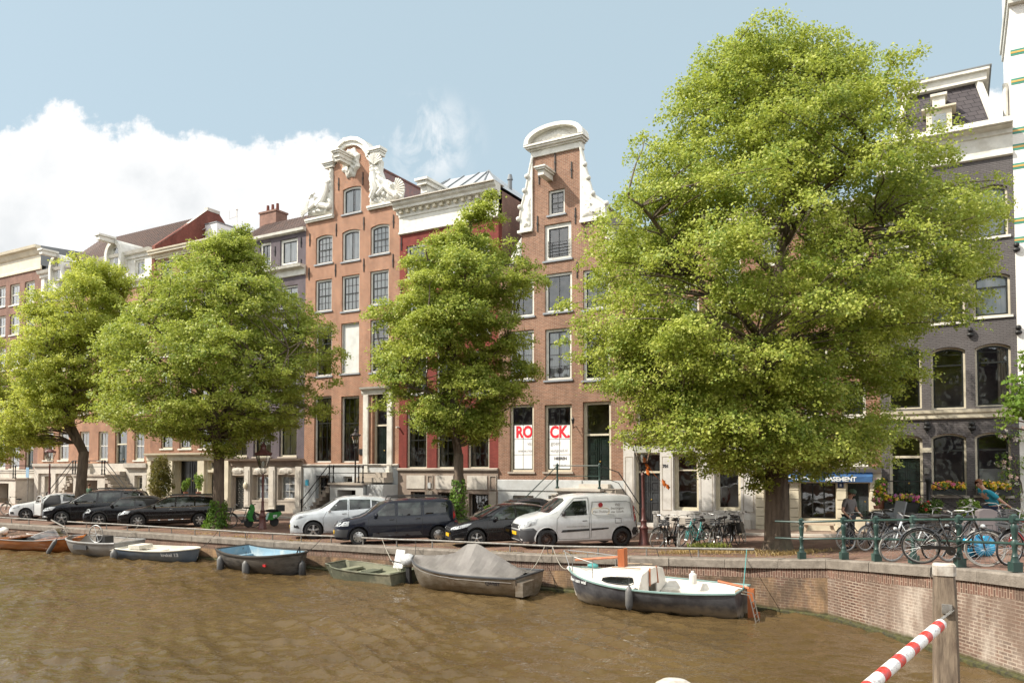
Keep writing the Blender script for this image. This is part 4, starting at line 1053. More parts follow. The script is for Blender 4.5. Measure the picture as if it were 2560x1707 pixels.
for i in range(3): MB().tube([(x0+.35+.45*i,3.0,z1+.12),(x0+.35+.45*i,3.0,z1+.65)],[.11,.09],10).build('chimney_pot',M['brick_gable'],ch)
D.holes=[]
D.door((580,611,1188,1272),col='frame_dark',frame='stone',double=False,transom=0,rev=.2,pan=((.08,.92),))
for a,b in ((632,672),(695.5,738)): D.win((a,b,1186,1250),cols=2,rows=(.33,.66),thick=0,cur='net',frame='stone',sash='white',sill=True,sillm='stone',rev=.2,tf=.1)
front_panel(D,zlD - .02, 'stone',D.holes)
for a,b in ((615,629),(676,691),(742,757)):
 x0,x1=D.P(a,1200)[0],D.P(b,1200)[0]; z=D.P(668,1166)[1]
 MB().box(x0,x1,-.16,-.052,-.2,z).box(x0+.08,x1 - .08,-.19,-.162,.5,z - .2).box(x0 - .06,x1+.06,-.22,-.052,-.2,.35).build('pilaster',M['stone_pale'],D.t)
for a,b in ((581,612),(633,672),(696,737)):
 xm=D.P((a+b)/2,1176)[0]; z=D.P((a+b)/2,1176)[1]
 relief(D,[(xm - .6,z - .1),(xm - .2,z - .22),(xm+.2,z - .22),(xm+.6,z - .1),(xm+.5,z+.12),(xm,z+.22),(xm - .5,z+.12)],-.055,.08,a*.1,fr=5,name='carving',mt='stone_pale',back=.01)
D.cornice(-.02,D.w+.02,zlD - .42,[(.06,0),(.12,.04),(.12,.28),(.2,.32),(.36,.36),(.4,.46)], 'stone_brown')
x,z=D.P(621.5,1213); MB().ball((x,-.26,z),.17,8,sz=(1,.6,1.3)).build('wall_lamp',M['cream'],D.t,smooth=True)
m=MB(); x0,x1,z0,z1=D.rect((587,606,1196,1262))
for i in range(6):
 for k in range(2):
  cx_,cz_=x0+(x1 - x0)*(.25+.5*k),z0+(z1 - z0)*(i+.5)/6
  m.tube([(cx_+.13*math.cos(t*.7)*(1 - t*.08),.17,cz_+.13*math.sin(t*.7)*(1 - t*.08)) for t in range(9)],.012,4)
m.build('door_grille',M['steel'],D.t)
# ---------------- house C : brick with cream portal
C=House('canal_house', 'brick canal house with wide cream ground floor portal and white plant room on its roof',373,578)
for a,b in ((402,431),(448,478),(498,528),(545,571)):
 for yt,yb in ((1050,1121),(925,1005),(815,890),(725,785)): C.win((a,b,yt,yb),cols=2,rows=(.5,),thick=.5,cur='net',frame='cream',sillm='white')
zlC=C.P(475,1133)[1]; zeC=C.P(475,612)[1]
for a,b in ((402,431),(448,478),(498,528),(545,571)): C.win((a,b,650,700),cols=2,rows=(.5,),thick=.5,cur='net',frame='cream',sillm='white')
C.wall([(0,zlC),(C.w,zlC),(C.w,zeC),(0,zeC)],M['brick_pink'],eave=zeC)
C.cornice(0,C.w,zeC - .6,CORN, 'cream')
C.holes=[]
C.door((438,499,1146,1245),col='frame_dark',frame='cream',transom=.0,rev=.35,pan=((.1,.45),(.5,.93)),double=True)
C.door((520,545,1180,1245),col='frame_dark',frame='cream',transom=0,rev=.2,double=False,pan=((.1,.9),))
C.win((521,541,1150,1174),cols=1,rows=(),thick=0,frame='cream',sash='white',sill=False)
C.win((385,420,1170,1245),cols=2,rows=(.5,),thick=0,frame='cream',cur='net',sill=False)
front_panel(C,zlC - .02, 'cream',C.holes,y=-.06)
for a,b in ((424,437),(500,516),(546,556),(565,577),(374,383)):
 x0,x1=C.P(a,1200)[0],C.P(b,1200)[0]; MB().box(x0,x1,-.22,-.062,-.2,zlC - .5).box(x0 - .04,x1+.04,-.26,-.062,-.2,.3).build('pilaster',M['cream'],C.t)
C.cornice(-.02,C.w+.02,zlC - .5,[(.22,0),(.26,.06),(.26,.3),(.4,.36),(.5,.42),(.52,.52)], 'cream')
x0,z0=C.P(451,600,4.0); x1,z1=C.P(542,556,4.0)
pr=MB().box(x0,x1,4.0,8.5,zeC,z1).build('plant_room',mat('white_panels',(.7,.71,.71),.5,c2=(.64,.65,.66)),C.t)
MB().box(x0 - .05,x1+.05,3.95,8.55,z1,z1+.08).build('roof',M['lead'],C.t)
for i in range(5):
 xx=x0+(x1 - x0)*.62; zz=z1 - .25 - i*.42; MB().add([(xx - .45,3.98,zz),(xx+.45,3.98,zz),(xx+.45,3.7,zz - .2),(xx - .45,3.7,zz - .2)],[(0,1,2,3)]).build('louvre',M['white'],pr)
m=MB()
for k in range(3): m.tube([(x0,3.2,zeC+.3+k*.35),(x1*.9,3.2,zeC+.3+k*.35)],.02,5)
for k in range(7): xx=x0+(x1*.9 - x0)*k/6; m.tube([(xx,3.2,zeC),(xx,3.2,zeC+1.0)],.025,5)
m.build('roof_railing',M['white'],C.t)
x,z=C.P(592,560,4.5)
MB().tube([(x,4.5,z - 1),(x,4.5,z+1.0)],.03,5).tube([(x - .8,4.5,z+.5),(x+.1,4.5,z+.55)],.02,4).tube([(x - .8,4.5,z+.5),(x - .8,4.5,z+1.1)],.02,4).ball((x,4.5,z+1.05),.08,5).build('weather_mast',M['white'],C.t)
# ---------------- house B : wide brick house with white attic storey
B=House('canal_house', 'wide orange brick canal house with white attic storey, two hooded hoist dormers and double stoop',91,373)
bx4=((108,132),(146,171),(198,222),(245,269),(290,313),(335,360))
for a,b in bx4:
 for yt,yb in ((1078,1150),(960,1035),(850,925),(760,822)):
  if yt==1078 and a==290: continue
  B.win((a,b,yt,yb),cols=2,rows=(.5,),thick=.5,cur='warm' if yt>1000 else 'net',frame='cream',sash='white',sillm='white')
B.door((286,316,1075,1178),transom=.3,rev=.2)
zlB=B.P(230,1158)[1]; zcB=B.P(96,752)[1]; ztB=B.P(94,683)[1]
B.wall([(0,zlB),(B.w,zlB),(B.w,zcB),(0,zcB)],M['brick_orange'],eave=zcB)
B.holes=[]
for k,(a,b) in enumerate(bx4):
 yk=706 - (a - 108)*.2; B.win((a+2,b+1,yk - 11,yk+27),cols=2,rows=(.5,),thick=0,frame='white',sash='white',cur='net',sill=False)
front_panel(B,ztB - .5, 'white',B.holes,y=0,z0=zcB,name='attic_wall')
B.cornice(-.05,B.w+.02,zcB - .35,[(.04,0),(.1,.03),(.1,.3),(.3,.35),(.36,.48)], 'white')
B.cornice(-.05,B.w+.02,ztB - .5,[(.04,0),(.1,.03),(.1,.25),(.3,.3),(.4,.5)], 'white',name='upper_cornice')
zr=B.P(424,561,4.6)[1]
pantiles(B,0.1,B.w,.6,ztB - .05,4.6,zr)
MB().add([(0,4.6,zr),(B.w,4.6,zr),(B.w,9,ztB),(0,9,ztB)],[(0,1,2,3)]).build('roof',M['tile'],B.t)
g=[(-.1,ztB+.1),(-.1,zcB - .3),(9,zcB - .3),(9,ztB+.1),(5.3,zr+.15),(4.2,zr+.15)]
MB().prism([(-a,z) for a,z in g],B.w - .02,B.w+.3,0,ax='x').build('gable_wall',M['brick_gable'],B.t,recalc=True)
MB().add([(B.w - .05,.2,ztB+.25),(B.w+.33,.2,ztB+.25),(B.w+.33,4.2,zr+.22),(B.w - .05,4.2,zr+.22)],[(0,1,2,3)]).box(B.w - .05,B.w+.33,4.2,5.3,zr+.16,zr+.4).build('gable_coping',M['stone_pale'],B.t)
for pa_,pb_,yb_ in ((137,172,680),(276,318,656)):
 x0,x1=B.P(pa_,yb_)[0],B.P(pb_,yb_)[0]; xm=(x0+x1)/2; r_=(x1 - x0)/2; n=12; zz=ztB - .1
 Ao=[(x0,zz - .9)]+[(xm - r_*math.cos(PI*i/n),zz+r_*1.15*math.sin(PI*i/n)) for i in range(n+1)]+[(x1,zz - .9)]
 Ai=[(x0+.28,zz - .9)]+[(xm - (r_ - .28)*math.cos(PI*i/n),zz+(r_ - .25)*1.15*math.sin(PI*i/n)) for i in range(n+1)]+[(x1 - .28,zz - .9)]
 m=MB().strip(F(Ao,-.5),F(Ai,-.5)).strip(F(Ai,-.5),F(Ai,.3)).strip(F(Ao,3.4),F(Ao,-.5)).add([(x,-.2,z) for x,z in Ai],[tuple(range(len(Ai)))])
 d_=m.build('hoist_dormer',M['white'],B.t,recalc=True)
 MB().box(xm - .3,xm+.3,-.22,-.203,zz - .8,zz+.6).build('pane',M['glass'],d_)
 MB().box(xm - .2,xm+.2,-1.6,-.4,zz+r_*.85,zz+r_*1.15).box(xm - .3,xm+.3,-1.7,-.4,zz+r_*1.152,zz+r_*1.3).build('hoist_beam',M['white'],d_)
B.holes=[]
B.door((112,133,1190,1250),frame='cream',col='frame_dark',double=False,rev=.25); B.win((165,186,1189,1235),cols=1,rows=(),thick=0,frame='cream',rev=.25,sill=False,tf=.1)
B.win((337,358,1188,1225),cols=2,rows=(.5,),thick=0,frame='cream',sash='white',rev=.2,sill=False); B.win((200,222,1189,1235),cols=2,rows=(),thick=0,frame='cream',rev=.25,sill=False)
front_panel(B,zlB - .02, 'stone_pale',B.holes)
for a,b in ((92,102),(134,145),(188,198),(225,234),(362,372)):
 x0,x1=B.P(a,1200)[0],B.P(b,1200)[0]; MB().box(x0,x1,-.2,-.052,-.2,zlB - .75).build('pilaster',M['stone_pale'],B.t)
B.cornice(-.02,B.P(232,1158)[0],zlB - .75,[(.2,0),(.22,.5),(.36,.55),(.4,.75)], 'stone_pale',name='ledge'); B.cornice(B.P(318,1158)[0],B.w,zlB - .4,[(.02,0),(.3,.1),(.34,.4)], 'stone_pale',name='ledge')
stoop(B,236,318,1185,0,1.7,mt='stone_pale',run=3.1,n=10)
MB().box(B.P(286,1180)[0],B.P(316,1180)[0],-.5,-.06,B.P(300,1185)[1],B.P(300,1178)[1]).build('door_step',M['stone'],B.t)
# ---------------- house A : far left
A=House('canal_house', 'reddish brown canal house with plain cream cornice at the far left edge',-95,91)
for a,b in ((-75,-52),(-38,-14),(-8,13),(24,48),(61,86)):
 for yt,yb in ((703,757),(779,832),(860,920),(955,1030),(1090,1170)):
  if yt==1090 and a==61: continue
  k=(a - 61)*-.19*(1170 - yt)/467
  A.win((a,b,yt+k,yb+k*.8),cols=2,rows=(.5,),thick=.5,cur='net',frame='cream',sash='white',sillm='white')
A.door((62,82,1098,1180),transom=.25,rev=.2)
zlA=A.P(40,1172)[1]; ztA=A.P(91,618)[1]; zbA=A.P(91,676)[1]
A.wall([(0,zlA),(A.w,zlA),(A.w,zbA),(0,zbA)],M['brick_brown'],eave=zbA)
A.cornice(-.0,A.w+.02,zbA,[(.02,0),(.1,.02),(.1,.2),(.04,.25),(.04,ztA - zbA - .7),(.15,ztA - zbA - .6),(.3,ztA - zbA - .3),(.5,ztA - zbA - .2),(.55,ztA - zbA)], 'cream')
MB().box(.01,A.w,.37,9,zbA,ztA - .1).build('side_wall',M['lead'],A.t)
MB().add([(-.05,-.1,ztA),(A.w+.05,-.1,ztA),(A.w+.05,6,ztA+.5),(-.05,6,ztA+.5),(A.w+.05,9.2,zbA+.5),(-.05,9.2,zbA+.5),(A.w+.05,-.1,zbA+.3)],[(0,1,2,3),(3,2,4,5),(1,6,4,2)]).build('roof',M['lead'],A.t)
A.holes=[]
A.door((20,40,1196,1262),frame='cream',col='frame_dark',double=False,rev=.25)
front_panel(A,zlA - .02, 'stone_pale',A.holes)
A.cornice(0,A.w,zlA - .4,[(.02,0),(.1,.1),(.14,.38)], 'stone_pale',name='ledge')
stoop(A,12,88,1194,-1,1.5,mt='stone_pale',run=2.6,n=9)
# ---------------- house H : 701,white stone ground floor
Hh=House('canal_house', 'brick house with pale stone ground floor numbered 701 behind the parked bicycles',1560,1890)
hx=((1592,1652),(1684,1748),(1787,1853))
for a,b in hx:
 for yt,yb in ((985,1077),(860,945),(745,830),(640,715)): Hh.win((a,b,yt - (a - 1592)*.03,yb),cols=2,rows=(),thick=.6,cur='net' if yt<900 else 'right',frame='cream',sillm='white')
zlH=Hh.P(1700,1088)[1]; zeH=Hh.P(1700,575)[1]
Hh.wall([(0,zlH),(Hh.w,zlH),(Hh.w,zeH),(0,zeH)],M['brick_pink'],eave=zeH)
Hh.cornice(0,Hh.w,zeH - .6,CORN); MB().add([(0,0,zeH),(Hh.w,0,zeH),(Hh.w,5,zeH+2.2),(0,5,zeH+2.2),(Hh.w,9,zeH),(0,9,zeH)],[(0,1,2,3),(3,2,4,5),(1,4,2),(0,3,5)]).build('roof',M['tile'],Hh.t)
Hh.holes=[]
Hh.door((1587,1652,1131,1306),frame='cream',col='door_grey',transom=.22,rev=.3,double=True,pan=((.05,.2),(.25,.4),(.45,.6),(.65,.8),(.84,.96))) if 'door_grey' in M else None
M['door_grey']=paint('dark_grey_door',(.035,.038,.042),.35)
Hh.door((1587,1652,1131,1306),frame='cream',col='door_grey',transom=.24,rev=.3,double=True,pan=((.04,.2),(.24,.4),(.44,.6),(.64,.8),(.84,.96)))
for a,b in hx[1:]: Hh.win((a,b,1131,1276),cols=1,rows=(),thick=.72,cur=None,frame='cream',sash='cream',sill=False,rev=.22,tf=.12)
front_panel(Hh,zlH - .02, 'stone_pale',Hh.holes,y=-.06)
M['pale2']=mat('smooth_pale_stone',(.6,.58,.55),.75,c2=(.5,.48,.46),dirt=(.36,.33,.3),dsc=1.4,bump=.1); Hh.t.children
for o in ALLOBJ:
 if o.parent==Hh.t and o.name.startswith('basement_wall'): o.data.materials[0]=M['pale2']
Hh.cornice(-.05,Hh.w+.02,zlH - .2,[(.1,0),(.16,.05),(.2,.2),(.4,.26),(.44,.4)], 'stone_pale')
for a,b in ((1564,1584),(1656,1680),(1752,1783),(1858,1885)):
 x0,x1=Hh.P(a,1200)[0],Hh.P(b,1200)[0]; z0,z1=Hh.P(1700,1276)[1],Hh.P(1700,1140)[1]
 q=[(x0,z0),(x1,z0),(x1,z1),(x0,z1)]; q2=[(x0+.03,z0+.03),(x1 - .03,z0+.03),(x1 - .03,z1 - .03),(x0+.03,z1 - .03)]
 MB().ring(q,q2,-.07,-.055).build('stone_panel',M['stone'],Hh.t)
text_on(Hh.t, 'house_number', '701',.19,Hh.P(1665,1165)[0],-.07,Hh.P(1665,1165)[1],M['black_ink'],bold=.01)
xd0,xd1=Hh.P(1583,1300)[0],Hh.P(1656,1300)[0]
MB().box(xd0,xd1,-.7,-.07,-.2,.14).box(Hh.P(1680,1300)[0],Hh.w - .2,-.2,-.062,-.2,.55).build('door_step',M['stone_pale'],Hh.t)
for i,a in enumerate((1640,1745,1853)):
 x=Hh.P(a,1300,-1.1)[0]; zz=Hh.P(a,1277,-1.1)[1]
 MB().box(x - .13,x+.13,-1.23,-.97,-.1,.12).box(x - .09,x+.09,-1.19,-1.01,.12,zz - .12).box(x - .12,x+.12,-1.22,-.98,zz - .118,zz).build('stone_bollard',M['pale2'],Hh.t)
# ---------------- house I : cream rusticated front with awning
I=House('canal_house', 'brick house with cream rusticated ground floor and blue basement awning behind the big tree',1890,2205)
ix=((1905,1955),(2010,2070),(2105,2165))
for a,b in ix:
 for yt,yb in ((1080,1160),(955,1040),(830,915),(700,790),(590,660)): I.win((a,b,yt,yb),cols=2,rows=(),thick=.6,cur='net',frame='white',sillm='white')
zlI=I.P(2050,1180)[1]; zeI=I.P(2050,520)[1]
I.wall([(0,zlI),(I.w,zlI),(I.w,zeI),(0,zeI)],M['brick_pink'],eave=zeI)
I.cornice(0,I.w,zeI - .6,CORN)
I.holes=[]
I.win((1999,2092,1204,1298),cols=3,rows=(.5,),thick=0,cur=None,frame='cream',sash='frame_dark',rev=.12,sill=False,tf=.05,bar=.05)
I.door((2117,2174,1206,1292),frame='cream',col='black_green',double=False,rev=.16,pan=((.08,.88),),tf=.03)
I.door((1960,1976,1206,1322),frame='cream',col='frame_dark',double=False,rev=.16,pan=((.08,.9),),tf=.04)
front_panel(I,zlI, 'cream',I.holes,y=-.06)
for a,b in ((1891,1911),(1977,1998),(2093,2116),(2176,2200)):
 x0,x1=I.P(a,1250)[0],I.P(b,1250)[0]; z=-.1; m=MB()
 while z<zlI - .5: m.box(x0,x1,-.14,-.062,z+.015,z+.36); z+=.375
 m.build('rusticated_pilaster',M['cream'],I.t)
I.cornice(0,I.w,zlI - .05,[(.1,0),(.2,.06),(.3,.2),(.34,.28)], 'stone_pale')
x0,x1=I.P(1950,1198)[0],I.P(2183,1198)[0]; zt=I.P(2090,1189)[1]; zb_=I.P(2090,1204)[1]
M['awning']=mat('blue_canvas',(.03,.10,.24),.8,c2=(.022,.07,.18),sc_=4); M['letter']=mat('white_lettering',(.75,.78,.8),.6)
aw=MB().add([(x0,-.07,zt+.12),(x1,-.07,zt+.12),(x1,-.32,zt - .02),(x0,-.32,zt - .02),(x0,-.33,zb_),(x1,-.33,zb_)],[(0,1,2,3),(3,2,5,4)])
aw.tube([(x0,-.1,zt+.14),(x1,-.1,zt+.14)],.07,8).add([(x0,-.07,zt+.12),(x0,-.32,zt - .02),(x0,-.07,zt - .2)],[(0,1,2)]).add([(x1,-.07,zt+.12),(x1,-.32,zt - .02),(x1,-.07,zt - .2)],[(0,1,2)])
awo=aw.build('awning',M['awning'],I.t)
text_on(awo, 'lettering', 'BASEMENT',.24,x1 - 1.75,-.345,(zt+zb_)/2 - .01,M['letter'],align='LEFT',bold=.008)
pts=[(x0+.3+t*.1,-.345,(zt+zb_)/2+.06*math.sin(t*1.1)) for t in range(13)]
MB().tube(pts,.03,5).build('painted_flourish',M['letter'],awo)
x,z=I.P(2103,1212); MB().box(x - .11,x+.11,-.17,-.142,z - .1,z+.1).build('number_plate',mat('navy_enamel',(.02,.04,.12),.3),I.t)
MB().box(x - .035,x+.035,-.175,-.171,z - .05,z+.05).build('house_number',M['letter'],I.t)
# ---------------- house J : charcoal painted
J=House('canal_house', 'charcoal painted brick house with arched windows and slate mansard roof at right',2205,2552)
jd=dict(frame='cream',tf=.07,sl=.06,rev=.14)
for a,b in ((2330,2418),(2440,2530)): J.win((a,b,1083 if a<2400 else 1080,1238),rise=.16,cols=1,rows=(),thick=.74,cur='half' if a>2400 else None,sill=True,sillm='stone_pale',**jd)
J.door((2225,2309,1087,1262),rise=.16,transom=.27,frame='cream',pan=((.06,.15),(.2,.68),(.74,.93)),rev=.25)
for a,b in ((2222,2305),(2329,2415.5),(2439.5,2530)): J.win((a,b,867 if a<2400 else 858,1022 if a<2400 else 1015),rise=.16,cols=1,rows=(.9,),thick=.72,cur='right' if a>2400 else None,sill=False,**jd)
for a,b in ((2225,2302),(2325,2413),(2434,2527)):
 J.win((a,b,682,806 if a<2400 else 790),rise=.16,cols=1,rows=(),thick=.7,cur='net',sill=True,sillm='white',**jd)
 J.win((a+4,b - 6,462+(2434 - a)*.11,592+(2434 - a)*.11),rise=.16,cols=1,rows=(),thick=.68,cur='net',sill=True,sillm='white',**jd)
zeJ=J.P(2544,386)[1]; ztJ=J.P(2540,314)[1]
J.wall([(0,0),(J.w,0),(J.w,zeJ),(0,zeJ)],M['brick_charcoal'],eave=zeJ)
J.cornice(0,J.w,zeJ,[(.04,0),(.12,.04),(.12,.12),(.05,.18),(.05,.8),(.12,.84),(.14,1.0),(.4,1.06),(.44,1.2),(.55,1.3),(.58,ztJ - zeJ)], 'white')
zbJ=J.P(2400,1047)[1]
J.cornice(0,J.w,zbJ,[(.05,0),(.1,.04),(.1,.2),(.16,.24),(.18,.36)], 'cream',name='string_course')
for px in (2318,2430):
 x,z=J.P(px,1068); MB().ball((x,-.1,z+.12),.11,7).ball((x,-.08,z - .02),.14,7,sz=(1,.7,.8)).tube([(x - .1,-.08,z+.05),(x,-.1,z - .25),(x+.1,-.08,z+.05)],.04,6).build('wall_ornament',M['iron'],J.t,smooth=True)
for px,py in ((2426,834),(2546,828),(2541,622)):
 x,z=J.P(px,py); MB().ball((x,-.1,z+.12),.1,7).ball((x,-.08,z - .05),.12,7,sz=(1,.7,.8)).build('wall_ornament',M['iron'],J.t,smooth=True)
J.holes=[]
r0=J.P(2268,240,1.3); r1=J.P(2444,202,1.3); bL=(J.P(2247,330,.2)[0] - .2,ztJ+.02); bR=(J.P(2492,318,.2)[0],ztJ+.02); zt=(r0[1]+r1[1])/2
m=MB(); m.add([(bL[0],.2,bL[1]),(bR[0],.2,bR[1]),(r1[0],1.3,zt),(r0[0],1.3,zt)],[(0,1,2,3)])
m.add([(bR[0],.2,bR[1]),(bR[0],8,bR[1]),(r1[0],7,zt),(r1[0],1.3,zt)],[(0,1,2,3)]); m.add([(bL[0],.2,bL[1]),(bL[0],8,bL[1]),(r0[0],7,zt),(r0[0],1.3,zt)],[(0,3,2,1)])
m.add([(r0[0],1.3,zt),(r1[0],1.3,zt),(r1[0],7,zt),(r0[0],7,zt)],[(0,1,2,3)]); m.build('roof',M['slate'],J.t)
m=MB().box(r0[0] - .25,r1[0]+.3,1.0,7,zt - .12,zt+.2).box(r0[0] - .35,r1[0]+.4,.85,7.1,zt+.202,zt+.32); m.build('roof_cornice',M['white'],J.t)
MB().box(r0[0] - .42,r1[0]+.47,.83,7.12,zt+.322,zt+.37).build('roof_edge',M['lead'],J.t)
for q_,w_ in ((bR,r1),(bL,r0)): MB().bar((q_[0],.12,q_[1]),(w_[0],1.22,zt),.18).build('roof_trim',M['white'],J.t)
x,z=J.P(2345,296,.4); x0,x1=J.P(2316,300,.3)[0],J.P(2380,300,.3)[0]
d_=MB().box(x0,x1,-.1,2.0,ztJ+.02,z+.15).box(x0 - .15,x1+.15,-.25,2.2,z+.152,z+.22).build('dormer',M['cream'],J.t)
MB().box(x0+.2,x1 - .2,-.12,-.102,ztJ+.3,z - .05).build('pane',M['glass'],d_)
xm=(x0+x1)/2; MB().box(xm - .22,xm+.22,.25,1.4,z+.222,z+.8).box(xm - .29,xm+.29,.15,1.5,z+.802,z+.9).build('dormer_head',M['white'],d_)
zs=J.P(2267,1262)[1]; x0,x1=J.P(2222,1262)[0],J.P(2325,1262)[0]
MB().box(x0,x1,-1.6,-.01,-.3,zs).build('landing',M['stone_brown'],J.t)
s_=MB(); n=6
for i in range(n): s_.box(x1+i*.3,x1+(i+1)*.3+.02,-1.6,-.2,-.3,zs - (i+1)*zs/n)
s_.build('steps',M['stone_brown'],J.t)
railing([(x0,-1.55,zs+.95),(x1,-1.55,zs+.95),(x1+2.0,-1.55,1.0)],J.t,.022,low=.5)
for q in ((x0,zs),(x1,zs)): MB().lathe([(.1,0),(.1,.1),(.07,.15),(.075,.9),(.11,.95),(.11,1.05),(.04,1.12)],(q[0],-1.55,q[1]),10).build('rail_post',M['iron'],J.t,smooth=True)
MB().lathe([(.1,0),(.08,.1),(.08,.9),(.1,1.0),(.03,1.05)],(x1+2.0,-1.55,-.05),10).build('rail_post',M['iron'],J.t,smooth=True)
x,z=J.P(2317,1176); MB().box(x - .09,x+.09,-.1,-.001,z - .12,z+.12).build('letter_box',M['steel'],J.t)
x,z=J.P(2318,1125); MB().box(x - .16,x+.16,-.04,-.001,z - .09,z+.09).build('house_sign',M['cream'],J.t)
# ---------------- house K : white tiled front at the right edge
K=House('canal_house', 'tall white glazed brick building with green and yellow bands at the right edge',2552,3100)
ztK=K.P(2545,-8)[1]
K.win((2620,2720,860,1015),rise=.2,frame='white',cols=2,rows=(),cur='net'); K.win((2620,2720,480,640),rise=.2,frame='white',cols=2,rows=(),cur='net'); K.win((2620,2720,1080,1240),frame='white',cols=2,rows=(),cur='net')
K.win((2850,2960,860,1015),rise=.2,frame='white',cols=2,rows=(),cur='net'); K.win((2850,2960,480,640),rise=.2,frame='white',cols=2,rows=(),cur='net')
K.wall([(0,-.2),(K.w,-.2),(K.w,ztK+3),(0,ztK+3)],M['brick_white'],eave=ztK+2.9,depth=4.6)
MB().box(-.12,K.w,-.5,4.6,ztK,ztK+.35).box(-.06,K.w,-.25,4.6,ztK - .3,ztK - .002).build('cornice',M['white'],K.t)
M['green_tile']=mat('green_glazed_band',(.05,.25,.18),.3); M['yellow_tile']=mat('yellow_glazed_band',(.62,.38,.1),.3)
for py in (129,202,326,367,415,552,600):
 z=K.P(2552,py)[1]; MB().box(-.004,K.w,-.012,-.001,z - .1,z+.12).build('tile_band',M['green_tile'],K.t); MB().box(-.008,K.w,-.022,-.013,z - .02,z+.05).build('tile_band',M['yellow_tile'],K.t)
MB().tube([(-.12,1.4,6.5),(-.12,1.4,K.P(2520,170)[1])],.09,8).build('drain_pipe',M['white'],K.t)
# ------------------------------------------------------------------ elms along the quay
M['bark']=mat('elm_bark',(.17,.13,.095),.95,c2=(.075,.055,.042),sc_=9,stretch=(1,1,.18),bump=1.0,bs=22,dirt=(.13,.12,.08))
M['leaf']=leafmat('elm_leaves',(.33,.38,.062),(.13,.20,.032),(.55,.55,.15),trans=(.54,.62,.10),tf=.34)
M['leaf2']=leafmat('elm_leaves_light',(.38,.43,.075),(.21,.29,.045),(.58,.58,.17),trans=(.66,.69,.12),tf=.46)
M['ivy']=leafmat('ivy_leaves',(.12,.22,.03),(.06,.13,.02),(.2,.32,.05),trans=(.25,.42,.05),tf=.35)
def leaves_mesh(name,C,N,S,mt,parent,rng,aspect=.8):
 """C centres (n,3), N normals, S sizes -> folded diamond leaves as one mesh"""
 n=len(C); a=rng.normal(size=(n,3)); t=np.cross(N,a); t /= np.linalg.norm(t,axis=1)[:,None]+1e-9
 b=np.cross(N,t); s=S[:,None]
 V=np.empty((n,4,3)); V[:,0]=C - t*s*.5; V[:,1]=C+b*s*.5*aspect - N*s*.08; V[:,2]=C+t*s*.5; V[:,3]=C - b*s*.5*aspect - N*s*.08
 me=bpy.data.meshes.new(name); me.vertices.add(n*4); me.vertices.foreach_set('co',V.reshape(-1)); me.loops.add(n*4); me.loops.foreach_set('vertex_index',np.arange(n*4,dtype=np.int32))
 me.polygons.add(n); me.polygons.foreach_set('loop_start',np.arange(n,dtype=np.int32)*4); me.polygons.foreach_set('loop_total',np.full(n,4,dtype=np.int32)); me.update(calc_edges=True)
 me.materials.append(mt); o=bpy.data.objects.new(name,me); COL.objects.link(o); ALLOBJ.append(o)
 if parent: o.parent=parent
 return o
def limb(m,a,b,ra,rb,rnd,n=6,wob=.25,sag=.0,sides=8):
 a,b=Vector(a),Vector(b); L_=(b - a).length; pts=[]; rr=[]
 o=Vector((rnd.uniform(-1,1),rnd.uniform(-1,1),rnd.uniform(-1,1)))
 for i in range(n+1):
  t=i/n; q=a.lerp(b,t); w_=math.sin(t*PI)*wob*L_*.25
  q+=Vector((mnoise.noise(o*9+Vector((t*2,0,0))),mnoise.noise(o*9+Vector((0,t*2,5))),.4+mnoise.noise(o*5+Vector((3,t*2,0)))))*w_*2
  pts.append(q); rr.append(ra+(rb - ra)*t**.8)
 m.tube(pts,rr,sides); return pts
